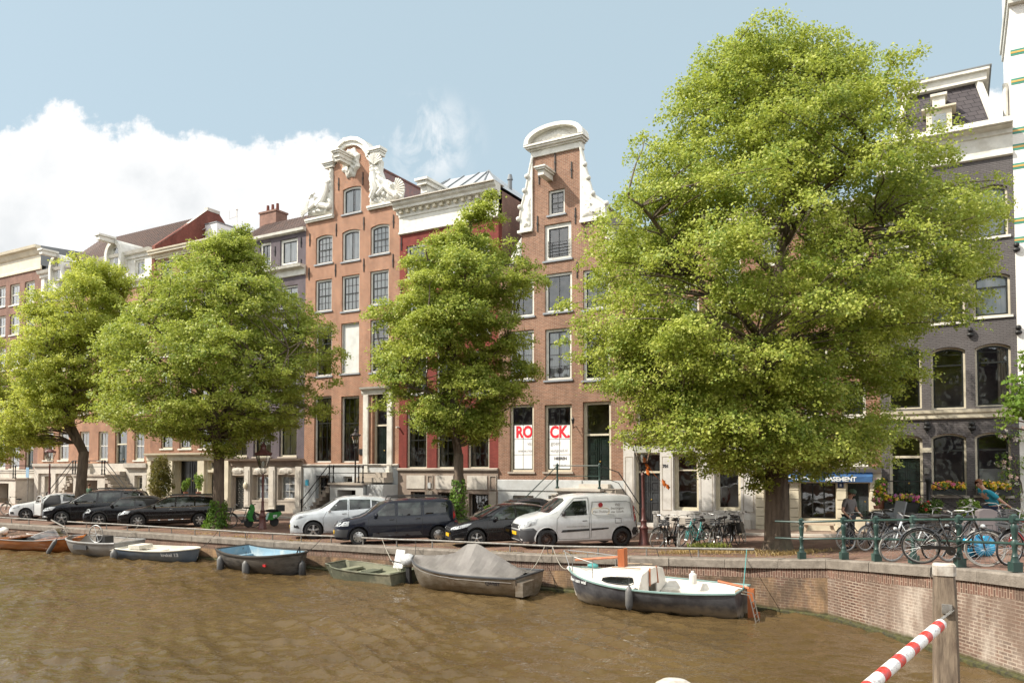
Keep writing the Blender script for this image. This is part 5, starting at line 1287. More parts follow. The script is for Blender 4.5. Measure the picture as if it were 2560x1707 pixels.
def elm(label,base,outline,pxc,pyb,Yc,trunk_r,fork,nb,nl,leaf=.125,seed=1,mt='leaf',asp=.8,bough=1.0,shift=0.0,group=None,lean=0.0):
 """outline: crown silhouette as (px, py) seen at depth Yc; turned into a rounded crown of real boughs"""
 rnd=random.Random(seed); rng=np.random.default_rng(seed)
 root=thing('elm_tree',label, 'tree',base,group=group)
 poly=[]
 for px,py in outline:
  p=PD(px,py,Yc); poly.append((p.x - base[0],p.z - base[2]))
 zs=[p[1] for p in poly]; z0,z1=min(zs),max(zs); hgt=z1
 def chord(z):
  xs=[]
  for (a,b),(c,d) in zip(poly,poly[1:]+poly[:1]):
   if (b>z) != (d>z): xs.append(a+(c - a)*(z - b)/(d - b))
  return (min(xs),max(xs)) if len(xs) >= 2 else None
 boughs=[]; tries=0; wmax=max(p[0] for p in poly) - min(p[0] for p in poly)
 while len(boughs)<nb and tries<nb*60:
  tries+=1; z=rnd.uniform(z0,z1); c=chord(z)
  if not c: continue
  hw=(c[1] - c[0])/2; xm=(c[0]+c[1])/2
  if rnd.random()>(hw/wmax*2)**.8+.12: continue
  th=rnd.uniform(0,2*PI); rho=rnd.uniform(.05,1)**.45
  rb=bough*rnd.uniform(.38,1.0)*min(1,.45+hw/4)
  k=max(.1,1 - rb*.7/max(hw,.3))
  x=xm+hw*k*rho*math.cos(th); y=hw*asp*k*rho*math.sin(th)
  q=rb*.72
  if not all(pip(x+dx*q,z+dz*q,poly) for dx,dz in ((0,0),(1,0),(-1,0),(0,.75),(0,-.5),(.6,.5),(-.6,.5))): continue
  if mnoise.noise((x*.45+seed,y*.45,z*.5))<-.30 and rho>.5: continue
  boughs.append((x,y,z,rb,hw,xm))
 m=MB(); fz=fork; top=(lean*.4,0,fz)
 flare=[(0,1.55),(.08,1.3),(.3,1.08),(1,1.0),(fz*.6,.94),(fz,.9)]
 pts=[(lean*.4*(max(0,z)/fz)**1.5,0,z) for z,_ in [(-.15,0)]+flare[1:]]
 n=16; rings=[]
 for (x,y,z),(_,f) in zip(pts,flare):
  rings.append([(x+math.cos(2*PI*j/n)*trunk_r*f*(1+(.10 if z<.5 else .05)*math.sin(j*2.5+seed)+.05*math.sin(5*2*PI*j/n)),y+math.sin(2*PI*j/n)*trunk_r*f*(1+.05*math.sin(j*1.7)),z) for j in range(n)])
 for a,b in zip(rings,rings[1:]): m.strip(a,b,0,True)
 m.build('trunk',M['bark'],root,smooth=True,sharp=None)
 m=MB(); lead=[Vector((lean*.4,0,fz - .1))]; steps=7
 for i in range(1,steps+1):
  z=fz+(z1 - .8 - fz)*i/steps; c=chord(min(z,z1 - .3)); xm=(c[0]+c[1])/2 if c else 0
  lead.append(Vector((lead[-1].x*.5+xm*.5+rnd.uniform(-.15,.15),rnd.uniform(-.2,.2),z)))
 m.tube(lead,[trunk_r*(.88 - .8*i/steps) for i in range(steps+1)],10)
 main=[]
 nm=11
 for i in range(nm):
  t=i/nm; j=t*(steps - 1.5); i0=int(j); s_=lead[i0].lerp(lead[i0+1],j - i0)
  cand=[b for b in boughs if b[2]>s_.z+.3 and b[2]<s_.z+4.5 and math.hypot(b[0] - s_.x,b[1])>.4*b[4]]
  if not cand: continue
  b=rnd.choice(cand); rr=trunk_r*(.5 - .3*t); p_=limb(m,s_,(b[0],b[1],b[2]),rr,.03,rnd,7,.3); main.append((p_,rr))
 for b in boughs:
  best=None
  for p_,rr in main+[(lead,trunk_r*.3)]:
   for q in p_[1:]:
    d=(q - Vector(b[:3])).length+(2 if q.z>b[2] else 0)
    if best is None or d<best[0]: best=(d,q,rr)
  if best and best[0]<5 and rnd.random()<.45: limb(m,best[1],(b[0],b[1],b[2]),.035,.012,rnd,4,.3,sides=5)
 m.build('branches',M['bark'],root,smooth=True,sharp=None)
 Cs=[]; Ns=[]; Ss=[]; per=nl/len(boughs); tot=sum(b[3]**2 for b in boughs)
 for (x,y,z,rb,hw,xm) in boughs:
  k=int(nl*rb**2/tot); ns=max(4,int(k/20)); 
  d=rng.normal(size=(ns,3)); d /= np.linalg.norm(d,axis=1)[:,None]; d[:,2]=np.abs(d[:,2])*.9 - .28
  rad=rng.uniform(.35,1.0,size=(ns,1))**.5
  sc_c=np.array([x,y,z])+d*rad*np.array([rb,rb,rb*.78])
  w=rng.integers(0,ns,size=k); 
  off=rng.normal(size=(k,3))*np.array([.11,.11,.075])*(.7+.5*rb)
  P=sc_c[w]+off; out=np.array([x - xm,y,.001]); out=out/(np.linalg.norm(out)+.4)
  P[:,2]-=((off[:,:2]**2).sum(1))*.9
  Nn=rng.normal(size=(k,3))*.62+np.array([0,0,.75])+out*.35+d[w]*.35; Nn /= np.linalg.norm(Nn,axis=1)[:,None]
  Cs.append(P); Ns.append(Nn); Ss.append(leaf*rng.uniform(.6,1.25,size=k))
 leaves_mesh('crown',np.concatenate(Cs),np.concatenate(Ns),np.concatenate(Ss),M[mt],root,rng)
 return root
T4=[(2055,40),(2085,62),(2105,105),(2150,125),(2190,165),(2205,215),(2185,265),(2215,330),(2245,380),(2300,330),(2380,268),(2400,300),(2392,385),(2350,420),(2400,470),(2465,500),(2530,545),(2515,600),(2555,680),(2490,750),(2430,780),(2445,850),(2380,870),(2300,890),(2330,930),(2250,970),(2200,1030),(2300,1070),(2275,1135),(2190,1165),(2120,1205),(2040,1215),(1960,1205),(1870,1240),(1840,1205),(1780,1195),(1700,1180),(1640,1150),(1550,1150),(1495,1070),(1530,1010),(1465,975),(1410,910),(1390,850),(1420,790),(1370,740),(1410,650),(1420,590),(1480,540),(1500,470),(1530,420),(1590,340),(1610,270),(1680,240),(1690,180),(1730,120),(1790,85),(1815,120),(1860,75),(1910,50),(1960,85),(2010,60)]
b=gpt(1945,1374)
elm('huge elm with thick trunk filling the right half, standing by the quay corner',b,T4,1945,1374,b.y,.37,2.6,1250,420000,.09,11,asp=.8,bough=.95)
T3=[(1232,458),(1255,520),(1290,560),(1300,610),(1340,650),(1395,690),(1370,740),(1310,770),(1350,800),(1330,870),(1365,930),(1330,1000),(1290,1030),(1250,1090),(1180,1120),(1130,1100),(1080,1130),(1030,1080),(980,1050),(910,1040),(950,980),(905,920),(935,860),(900,800),(930,730),(990,700),(1000,640),(1060,620),(1080,560),(1130,570),(1150,520),(1190,510)]
b=gpt(1146,1346)
elm('slender ivy clad elm between the dark estate car and the black hatchback',b,T3,1146,1346,b.y,.2,3.3,560,140000,.098,5,bough=.78)
ivy_b=b.copy()
T2=[(622,550),(640,600),(668,640),(690,690),(740,720),(790,730),(790,780),(850,800),(830,850),(885,890),(880,930),(880,970),(800,980),(840,1020),(790,1060),(730,1070),(690,1100),(620,1120),(560,1155),(480,1110),(420,1110),(350,1100),(290,1070),(240,1090),(225,1000),(260,930),(240,880),(280,820),(290,760),(330,700),(400,660),(410,610),(440,600),(490,640),(530,590),(580,575),(600,560)]
b=gpt(545,1321)
elm('broad elm with ivied foot next to the dark estate car and the green scooter',b,T2,545,1321,b.y,.26,3.4,900,180000,.11,8,bough=.95,mt='leaf')
ivy2_b=b.copy()
T1=[(212,632),(250,655),(300,645),(335,690),(360,760),(350,830),(365,900),(340,960),(320,1040),(260,1080),(180,1075),(120,1130),(60,1110),(0,1130),(-10,1040),(30,980),(-5,920),(30,850),(60,790),(75,740),(110,700),(140,650)]
b=gpt(197,1300)
elm('forked light green elm behind the black van shaped car at left',b,T1,197,1300,b.y,.27,3.7,620,130000,.11,13,mt='leaf2',bough=.9,lean=.5)
T0=[(-80,790),(0,830),(50,850),(70,930),(95,1000),(115,1060),(90,1130),(20,1160),(-60,1170),(-160,1150),(-260,1100),(-290,950),(-220,830),(-150,780)]
b=gpt(-110,1290)
elm('elm at the left edge of the frame with only its right side branches showing',b,T0,-110,1290,b.y,.25,3.2,380,80000,.12,21,mt='leaf2',bough=.9)
# ------------------------------------------------------------------ vehicles
M['tyre']=mat('tyre_rubber',(.022,.022,.023),.8); M['rim']=mat('alloy_wheel',(.5,.5,.49),.3,metal=.8); M['rimdark']=mat('steel_wheel',(.07,.06,.06),.5,metal=.5,c2=(.1,.06,.04),sc_=9)
M['plastic']=mat('black_plastic',(.028,.028,.03),.5); M['plastic_grey']=mat('grey_plastic',(.06,.062,.068),.5)
def carglass():
 m,nt,p=newmat('car_glass'); p.inputs['Base Color'].default_value=(.012,.016,.016,1); p.inputs['Roughness'].default_value=.03; p.inputs['Specular IOR Level'].default_value=.6
 tc=nd(nt, 'ShaderNodeTexCoord'); n=nd(nt, 'ShaderNodeTexNoise',{'Scale': 2.2, 'Detail': 4}); nt.links.new(tc.outputs['Object'],n.inputs['Vector'])
 mr=nd(nt, 'ShaderNodeMapRange',{'From Min': .45, 'From Max': .65}); nt.links.new(n.outputs['Fac'],mr.inputs['Value'])
 nt.links.new(mixc(nt,mr.outputs[0],(.008,.01,.01),(.06,.075,.07)),p.inputs['Base Color'])
 return m
M['cglass']=carglass()
M['lens']=mat('lamp_lens',(.55,.58,.6),.12,c2=(.3,.32,.34),sc_=14,coat=.8); M['redlens']=mat('red_lens',(.45,.01,.015),.2,coat=.6); M['plate']=mat('yellow_plate',(.75,.45,.02),.5); M['chrome']=mat('chrome_trim',(.65,.65,.65),.15,metal=.95)
def paint2(name,col,rough,metal=0):
 m=paint(name,col,rough,metal); b=m.node_tree.nodes['Principled BSDF']; b.inputs['Specular IOR Level'].default_value=.25; b.inputs['Coat Weight'].default_value=.3; return m
P_={'white': paint('white_car_paint',(.62,.64,.65),.3), 'silver': paint('pale_blue_white_paint',(.55,.59,.62),.28,.1), 'black': paint2('black_car_paint',(.006,.006,.008),.14), 'brownblack': paint2('brown_black_paint',(.009,.007,.007),.14), 'slate': paint2('dark_blue_grey_paint',(.010,.013,.024),.14), 'soft': mat('soft_top_fabric',(.012,.012,.013),.9)}
def wheel(parent,x,y,r,w,style,sgn,n=5,rimr=.66):
 """sgn -1: outside face looks to -y"""
 t=MB().lathe([(r*rimr,w*.36),(r*(rimr+.06),w*.5),(r*.93,w*.48),(r,w*.34),(r,-w*.34),(r*.93,-w*.48),(r*(rimr+.06),-w*.5),(r*rimr,-w*.36)],(0,0,0),32,axis='y',cap=False)
 o=t.build('wheel',M['tyre'],parent,smooth=True,sharp=50,recalc=True); o.location=(x,y,r)
 rm=MB(); rr=r*rimr
 rm.lathe([(rr,-w*.36),(rr*.93,-w*.42),(rr*.88,-w*.3),(rr*.86,w*.1)],n=32,axis='y',cap=False)
 if style=='steel':
  rm.lathe([(rr*.88,-w*.1),(rr*.7,-w*.25),(rr*.5,-w*.12),(rr*.3,-w*.3),(.001,-w*.32)],n=28,axis='y',cap=False)
  for k in range(8):
   a=k*PI/4; rm.ball((math.cos(a)*rr*.62,-w*.26,math.sin(a)*rr*.62),.018,5)
 elif style=='cover':
  rm.lathe([(rr*.95,-w*.38),(rr*.5,-w*.44),(rr*.2,-w*.5),(.001,-w*.5)],n=28,axis='y',cap=False)
  for k in range(n):
   a=k*2*PI/n+.2; c=Vector((math.cos(a)*rr*.76,-w*.43,math.sin(a)*rr*.76)); rm.ball(c,rr*.12,6,m=1,sz=(1,.2,1))
 else:
  rm.lathe([(rr*.22,-w*.1),(rr*.22,-w*.38),(rr*.12,-w*.42),(.001,-w*.42)],n=16,axis='y',cap=False)
  for k in range(n):
   a=k*2*PI/n+.3
   for da in ((0,) if style=='spoke' else (-.13,.13)):
    d0=Vector((math.cos(a+da*.3),0,math.sin(a+da*.3))); d1=Vector((math.cos(a+da),0,math.sin(a+da))); wd=rr*(.2 if style=='spoke' else .09)
    q0,q1=d0*rr*.18,d1*rr*.94; sd=Vector((-d1.z,0,d1.x))*wd
    rm.add([q0 - sd*.6+Vector((0,-w*.38,0)),q0+sd*.6+Vector((0,-w*.38,0)),q1+sd*.75+Vector((0,-w*.36,0)),q1 - sd*.75+Vector((0,-w*.36,0)),
      q0 - sd+Vector((0,-w*.25,0)),q0+sd+Vector((0,-w*.25,0)),q1+sd+Vector((0,-w*.22,0)),q1 - sd+Vector((0,-w*.22,0))],[(0,1,2,3),(0,4,5,1),(1,5,6,2),(2,6,7,3),(3,7,4,0)])
  rm.lathe([(rr*.85,w*-.02),(.001,w*-.02)],n=24,axis='y',cap=False,m=1)
 if sgn>0: rm.v=[(a,-b,c) for a,b,c in rm.v]
 rm.build('rim',[M['rimdark'] if style=='steel' else M['rim'],M['plastic']],o,smooth=True,sharp=35,recalc=True)
 return o
def car(name,label,cat,S,pxf,pyf,paintm,fx=None,rot=None,group='cars parked at an angle on the quay'):
 """local x runs from nose (0) to tail, +y away from the canal; placed by the near front wheel's contact point"""
 Lh,W=S['L'],S['W']/2; top=S['top']; belt=S['belt']; bot=S.get('bot',[(0,.22),(.3,.18),(Lh - .3,.2),(Lh,.3)])
 plan=S.get('plan',[(0,.70),(.06,.8),(.2,.9),(.5,.97),(1.0,1),(Lh - .8,1),(Lh - .3,.96),(Lh - .08,.9),(Lh,.84)])
 xs=sorted(set([round(x,3) for x,_ in top+belt+plan]+[Lh*i/44 for i in range(45)])); xs=[x for i,x in enumerate(xs) if i==0 or x - xs[i - 1]>.012 or x==Lh]
 tum=S.get('tum',.30); rows=[]
 def smooth(x,pts):
  h=.05; return (interp(max(0,x - h),pts)+interp(x,pts)*2+interp(min(Lh,x+h),pts))/4
 for x in xs:
  zt=smooth(x,top); zb=min(smooth(x,belt),zt - .015); z0=interp(x,bot); w=W*smooth(x,plan); g=zt - zb; wt=w*.93 - tum*g
  k=min(1,g/.25)
  rows.append([(0,z0),(w*.86,z0),(w*.965,z0+.07),(w*.995,z0+(zb - z0)*.35),(w,z0+(zb - z0)*.62),(w*.975,zb - .03),(w*.955,zb),
     (w*.955+(wt - w*.955)*.5,zb+g*.5+.0),(wt*(1 - .01),zt - .09*k - .004),(wt*.93,zt - .035*k),(wt*.8,zt - .012*k),(wt*.45,zt+.008),(0,zt+.015)])
 np_=len(rows[0]); m=MB(); vid=[]
 for x,r_ in zip(xs,rows):
  m.v+=[(x,-y,z) for y,z in r_]+[(x,y,z) for y,z in r_[1:-1]][::-1]
 n2=np_+np_ - 2
 for i in range(len(xs) - 1):
  for j in range(n2): m.f.append([i*n2+j,(i+1)*n2+j,(i+1)*n2+(j+1) % n2,i*n2+(j+1) % n2]); m.m.append(0)
 m.f.append(list(range(n2))[::1]); m.m.append(0); m.f.append([(len(xs) - 1)*n2+j for j in range(n2)][::-1]); m.m.append(0)
 root=thing(name,label,cat,(0,0,0),group=group)
 body=m.build('body',[P_[paintm],M['plastic']],root,smooth=True,sharp=32,recalc=True)
 r,wb,fo=S['r'],S['wb'],S['fo']
 cm=MB()
 for xw in (fo,fo+wb):
  for sg in (-1,1): cm.lathe([(r*1.17,sg*W*1.2),(r*1.17,sg*(W - .30))],(xw,0,r+.02),28,axis='y')
 cut=cm.build('cut',[P_[paintm],M['plastic']],None,recalc=True)
 for p in cut.data.polygons: p.material_index=1
 md=body.modifiers.new('b', 'BOOLEAN'); md.object=cut; md.operation='DIFFERENCE'; md.solver='EXACT'; md.material_mode='INDEX'
 bpy.context.view_layer.update()
 me=bpy.data.meshes.new_from_object(body.evaluated_get(bpy.context.evaluated_depsgraph_get()))
 body.modifiers.clear(); body.data=me; ALLOBJ.remove(cut); bpy.data.objects.remove(cut)
 me.set_sharp_from_angle(angle=R(32))
 bvh=BVHTree.FromPolygons([v.co.copy() for v in me.vertices],[tuple(p.vertices) for p in me.polygons])
 def drape(nm,poly,ax,mt,off=.006,parent=None,step=.09,both=True,org=None):
  """lay a flat outline on the shell: ax 'y' from the near side, 'f' from the nose, 'r' from the tail, 't' from above"""
  b=dense(list(poly)+[poly[0]],step)[:-1]; X=[p[0] for p in b]; Z=[p[1] for p in b]; ext=[]
  x=min(X)+step
  while x<max(X):
   z=min(Z)+step*.8
   while z<max(Z):
    if pip(x,z,b): ext.append((x,z))
    z+=step
   x+=step
  vs,fs=tris(b,extra=ext or [(sum(X)/len(X),sum(Z)/len(Z))])
  outs=[]
  for sg in ((-1,1) if (both and ax in 'y') else (-1,)):
   pv=[]; ok=[]
   for a,c in vs:
    if ax=='y': o,d=Vector((a,sg*3,c)),Vector((0,-sg,0))
    elif ax=='f': o,d=Vector((-2,a,c)),Vector((1,0,0))
    elif ax=='r': o,d=Vector((Lh+2,a,c)),Vector((-1,0,0))
    else: o,d=Vector((a,c,4)),Vector((0,0,-1))
    h,nn,_,_=bvh.ray_cast(o,d)
    ok.append(h is not None); pv.append((h+nn*off if nn.dot(d)<0 else h - nn*off) if h is not None else o)
   f2=[f for f in fs if all(ok[i] for i in f)]; rt=list(range(len(vs)))
   def fd(i):
    while rt[i] != i: i=rt[i]
    return i
   for f in f2:
    for i in f[1:]: rt[fd(i)]=fd(f[0])
   cn_={}
   for f in f2: cn_[fd(f[0])]=cn_.get(fd(f[0]),0)+1
   if cn_: bg_=max(cn_,key=cn_.get); f2=[f for f in f2 if fd(f[0])==bg_]
   us=sorted({i for f in f2 for i in f}); ixm={a_: b_ for b_,a_ in enumerate(us)}; pv=[pv[i] for i in us]; f2=[tuple(ixm[i] for i in f) for f in f2]
   mm=MB(); mm.add(pv,f2); outs.append(mm.build(nm,mt,parent or body,smooth=True,sharp=None))
  return outs
 def line(pts,ax='y',wd=.007,mt=None,nm='shut_line',both=False):
  for sg in ((-1,1) if both else (-1,)):
   q=[]
   for (a,c) in dense(pts,.08):
    h,nn,_,_=bvh.ray_cast(Vector((a,sg*3,c)),Vector((0,-sg,0)))
    if h: q.append(h+nn*.001)
   if len(q)>1: MB().tube(q,wd,5).build(nm,mt or M['plastic'],body)
 for w_ in S['win']: drape('side_window',w_, 'y',M['cglass'])
 drape('windscreen',S['ws'], 'f',M['cglass'],off=.008)
 if S.get('rw'): drape('rear_window',S['rw'], 'r',M['cglass'])
 for q in S.get('lines',[]): line(q)
 for q in S.get('trim',[]): line(q,wd=.012,mt=M['chrome'],nm='window_trim')
 for q in S.get('handle',[]): MB().tube([(q[0],-W*.985,q[1]),(q[0]+.02,-W*1.0 - .012,q[1]),(q[0]+.14,-W*1.0 - .012,q[1]+.005),(q[0]+.16,-W*.985,q[1])],.013,6).build('door_handle',M[S.get('hm', 'plastic')],body)
 for q in S['lamp']: drape('headlight',q, 'y',M['lens'],off=.008)
 if S.get('lampf'): [drape('headlight',[(sg*a,c) for a,c in S['lampf']], 'f',M['lens'],off=.008) for sg in (-1,1)]
 for q in S.get('tail',[]): drape('tail_light',q, 'y',M['redlens'],off=.008)
 for q in S.get('grille',[]): drape('grille',q, 'f',M['plastic'],off=.008)
 for q in S.get('bump',[]): drape('bumper',q[1],q[0],M[q[2]],off=.007)
 for q in S.get('extra',[]): drape(q[0],q[2],q[1],M[q[3]] if isinstance(q[3],str) else q[3],off=q[4] if len(q)>4 else .012,both=False)
 zp=S.get('pz',.45); h,nn,_,_=bvh.ray_cast(Vector((-2,0,zp)),Vector((1,0,0)))
 if h and S.get('plate',True): MB().box(h.x - .03,h.x - .012,-.26,.26,zp - .055,zp+.055).build('number_plate',M['plate'],body)
 mx,mz=S['mir']
 for sg in (-1,1):
  MB().ball((mx,sg*(W+.07),mz),.1,8,sz=(.7,1.1,.85)).tube([(mx - .02,sg*(W - .08),mz - .06),(mx,sg*(W+.03),mz - .03)],.025,6).build('mirror',M['plastic'] if S.get('bm') else P_[paintm],body,smooth=True)
 for xw in (fo,fo+wb):
  for sg in (-1,1): wheel(root,xw,sg*(W - .115),r,.21,S.get('rim', 'spoke'),sg,S.get('ns',5),S.get('rr',.66))
  ar=[(xw+r*1.2*math.cos(a_*PI/14),r+.02+r*1.2*math.sin(a_*PI/14)) for a_ in range(15)]
  line(ar,wd=.016 if not S.get('arch') else .03,mt=M['plastic'] if S.get('arch') else P_[paintm],nm='wheel_arch')
 if S.get('rails'):
  xa,xb,zr=S['rails']
  for sg in (-1,1):
   y=sg*(W*.93 - tum*.5)*.93
   MB().tube([(xa,y,interp(xa,top) - .02),(xa+.08,y,zr),((xa+xb)/2,y,zr+.02),(xb - .08,y,zr),(xb,y,interp(xb,top) - .02)],.02,6).build('roof_rail',M['plastic'],body,smooth=True)
 p=gpt(pxf,pyf); a=FA+R(45) if rot is None else rot
 root.rotation_euler=(0,0,a); off=Matrix.Rotation(a,3, 'Z') @ Vector((fo,-W+.1,0)); root.location=(p.x - off.x,p.y - off.y,p.z)
 q=root.location+Matrix.Rotation(a,3, 'Z') @ Vector((fo+wb,0,0)); u,v=toUV(q); zt_=elev(u,v); u0,v0=toUV(root.location+Matrix.Rotation(a,3, 'Z') @ Vector((fo,0,0))); z0_=elev(u0,v0)
 root.rotation_euler=(0,-math.atan2(zt_ - z0_,wb),a); root.location.z=z0_ - fo*(zt_ - z0_)/wb
 return root,body,drape,line
def side(pts): return pts
van=dict(L=4.2,W=1.82,r=.325,wb=2.69,fo=.86,top=[(0,.72),(.05,.86),(.2,1.0),(.5,1.1),(.98,1.2),(1.2,1.36),(1.62,1.68),(1.85,1.76),(2.4,1.81),(3.4,1.8),(3.95,1.74),(4.1,1.55),(4.17,1.0),(4.2,.6)],
 belt=[(0,.68),(.2,.93),(.9,1.1),(1.3,1.14),(4.0,1.16),(4.2,.55)],tum=.16,bot=[(0,.3),(.1,.2),(.4,.2),(3.9,.22),(4.2,.34)],
 win=[[(1.37,1.09),(2.28,1.12),(2.28,1.6),(1.83,1.58),(1.5,1.28)]],ws=[(-.72,1.2),(.72,1.2),(.66,1.6),(.4,1.66),(-.4,1.66),(-.66,1.6)],
 lines=[[(1.28,.32),(1.2,.6),(1.22,1.0),(1.5,1.34),(1.86,1.67),(2.36,1.7),(2.36,.32),(1.28,.32)],[(2.42,.34),(2.42,1.2),(2.5,1.55),(3.75,1.55),(3.9,1.5),(3.95,.9)],[(3.3,.82),(3.52,.82),(3.52,.98),(3.3,.98),(3.3,.82)]],
 handle=[(2.12,.92)],lamp=[[(.17,.74),(.5,.88),(.58,1.02),(.4,1.04),(.2,.92)]],lampf=[(.5,.72),(.78,.74),(.74,.92),(.5,.84)],tail=[[(4.02,.85),(4.16,.85),(4.12,1.4),(4.0,1.42)]],
 grille=[[(-.45,.68),(.45,.68),(.42,.82),(-.42,.82)],[(-.5,.36),(.5,.36),(.5,.46),(-.5,.46)]],bump=[('y',[(.0,.2),(.47,.2),(.42,.4),(.52,.62),(.4,.72),(.0,.7)], 'plastic_grey'),('f',[(-.9,.22),(.9,.22),(.9,.64),(-.9,.64)], 'plastic_grey'),('y',[(3.95,.24),(4.2,.3),(4.2,.66),(3.98,.66),(3.9,.5)], 'plastic'),('y',[(4.1,.66),(4.2,.66),(4.19,1.0),(4.1,1.5),(4.05,1.6),(4.06,1.45)], 'plastic')],
 extra=[('door_strip', 'y',[(1.35,.55),(2.35,.59),(2.35,.66),(1.4,.63)], 'plastic'),('door_strip', 'y',[(2.43,.59),(3.05,.63),(3.05,.68),(2.43,.66)], 'plastic')],mir=(1.42,1.18),bm=True,rim='steel',rr=.62,pz=.52,arch=False)
root,body,drape,line=car('delivery_van', 'white delivery van with lunch lettering parked beside the tall red brown street lamp', 'van',van,1366,1372, 'white')
dk=mat('van_lettering',(.12,.1,.09),.6)
def carletter(body,nm,txt,size,x,z,mt,y,**k):
 t=text_mesh(txt,size,**k); t.v=[(a+x,y,b+z) for a,b,c in t.v]; t.build(nm,mt,body)
for i,tx in enumerate(('Wij', 'bezorgen', 'uw lunch')): carletter(body, 'lettering',tx,.125,3.38,1.44 - i*.12,dk,-.875,shear=.25)
carletter(body, 'lettering', 'www.eetsalonvandobben.nl',.07,1.92,.74,dk,-.935)
carletter(body, 'lettering', 'Van Dobben',.115,2.78,1.21,dk,-.885,shear=.3)
gold=mat('gold_line',(.45,.35,.18),.5)
MB().tube([(2.78+.31*math.copysign(abs(math.cos(t*PI/12))**.6,math.cos(t*PI/12)),-.882,1.22+.12*math.copysign(abs(math.sin(t*PI/12))**.6,math.sin(t*PI/12))) for t in range(24)],.008,4,closed=True).build('logo_outline',gold,body)
MB().add([(2.78+.085*math.cos(t*PI/6),-.872,1.44+.085*math.sin(t*PI/6)) for t in range(12)],[tuple(range(12))]).build('logo_seal',M['redlens'],body)
hat=dict(L=4.02,W=1.74,r=.31,wb=2.51,fo=.84,top=[(0,.6),(.04,.7),(.25,.82),(.6,.91),(1.0,.99),(1.25,1.12),(1.75,1.39),(2.1,1.46),(2.6,1.47),(3.2,1.4),(3.5,1.3),(3.8,1.02),(3.95,.88),(4.02,.6)],
 belt=[(0,.56),(.25,.76),(.9,.92),(1.6,.94),(2.8,1.0),(3.6,1.06),(3.85,.9),(4.02,.55)],win=[[(1.32,.98),(1.5,.95),(2.2,.98),(2.2,1.38),(1.85,1.36)],[(2.27,.98),(2.95,1.02),(2.95,1.36),(2.27,1.38)],[(3.0,1.04),(3.38,1.1),(3.2,1.3),(3.0,1.34)]],
 ws=[(-.66,1.02),(.66,1.02),(.54,1.38),(-.54,1.38)],rw=[(-.55,1.08),(.55,1.08),(.48,1.3),(-.48,1.3)],lines=[[(1.25,.28),(1.2,.9),(1.32,.96)],[(2.24,.28),(2.24,1.38)],[(3.05,.5),(3.0,.98)],[(1.3,.28),(2.9,.28)]],handle=[(2.0,.86),(2.72,.9)],
 lamp=[[(.1,.62),(.5,.72),(.68,.84),(.5,.82),(.2,.74)]],lampf=[(.45,.6),(.72,.63),(.7,.74),(.45,.66)],tail=[[(3.75,.85),(3.97,.8),(3.93,.98),(3.75,1.0)]],grille=[[(-.4,.54),(.4,.54),(.36,.68),(-.36,.68)],[(-.55,.26),(.55,.26),(.5,.42),(-.5,.42)]],
 extra=[('bumper_trim', 'y',[(.1,.3),(.4,.3),(.4,.34),(.12,.34)], 'chrome')],mir=(1.5,.98),rim='double',ns=5,rr=.68,pz=.42)
car('black_hatchback', 'black hatchback with yellow number plate parked between the white van and the slender elm', 'car',hat,1191,1368, 'black')
est=dict(L=4.45,W=1.74,r=.305,wb=2.9,fo=.8,top=[(0,.62),(.05,.76),(.3,.9),(.9,1.02),(1.15,1.12),(1.65,1.48),(1.95,1.58),(2.6,1.62),(4.0,1.62),(4.25,1.56),(4.38,1.1),(4.45,.6)],
 belt=[(0,.58),(.3,.84),(1.0,.98),(4.2,1.04),(4.38,.8),(4.45,.55)],tum=.2,win=[[(1.32,1.03),(2.1,1.03),(2.1,1.47),(1.83,1.46)],[(2.22,1.03),(3.05,1.05),(3.05,1.5),(2.22,1.48)],[(3.17,1.06),(4.0,1.12),(4.08,1.3),(4.02,1.48),(3.17,1.5)]],
 ws=[(-.68,1.14),(.68,1.14),(.6,1.5),(-.6,1.5)],rw=[(-.6,1.1),(.6,1.1),(.55,1.5),(-.55,1.5)],lines=[[(1.2,.28),(1.15,.95),(1.3,1.04)],[(2.15,.28),(2.15,1.5)],[(3.1,.28),(3.1,1.5)],[(1.2,.28),(3.1,.28)]],handle=[(1.9,.9),(2.85,.92)],
 lamp=[[(.12,.68),(.45,.7),(.48,.86),(.2,.84)]],lampf=[(.42,.66),(.72,.68),(.7,.82),(.42,.8)],tail=[[(4.25,.85),(4.42,.85),(4.38,1.2),(4.25,1.22)]],grille=[[(-.38,.66),(.38,.66),(.36,.8),(-.36,.8)],[(-.5,.28),(.5,.28),(.5,.38),(-.5,.38)]],
 bump=[('y',[(0,.3),(.38,.3),(.45,.56),(0,.58)], 'plastic_grey'),('f',[(-.8,.3),(.8,.3),(.8,.56),(-.8,.56)], 'plastic_grey'),('y',[(4.15,.3),(4.45,.3),(4.45,.7),(4.2,.7)], 'plastic_grey')],extra=[('sill', 'y',[(1.3,.3),(3.1,.32),(3.0,.46),(1.3,.44)], 'plastic_grey',.01)],
 mir=(1.42,1.06),rim='cover',ns=8,rr=.66,pz=.44,rails=(1.9,4.1,1.7),hm='plastic')
car('dark_estate_car', 'dark blue grey estate car with roof rails and cream hub caps', 'car',est,896,1362, 'slate')
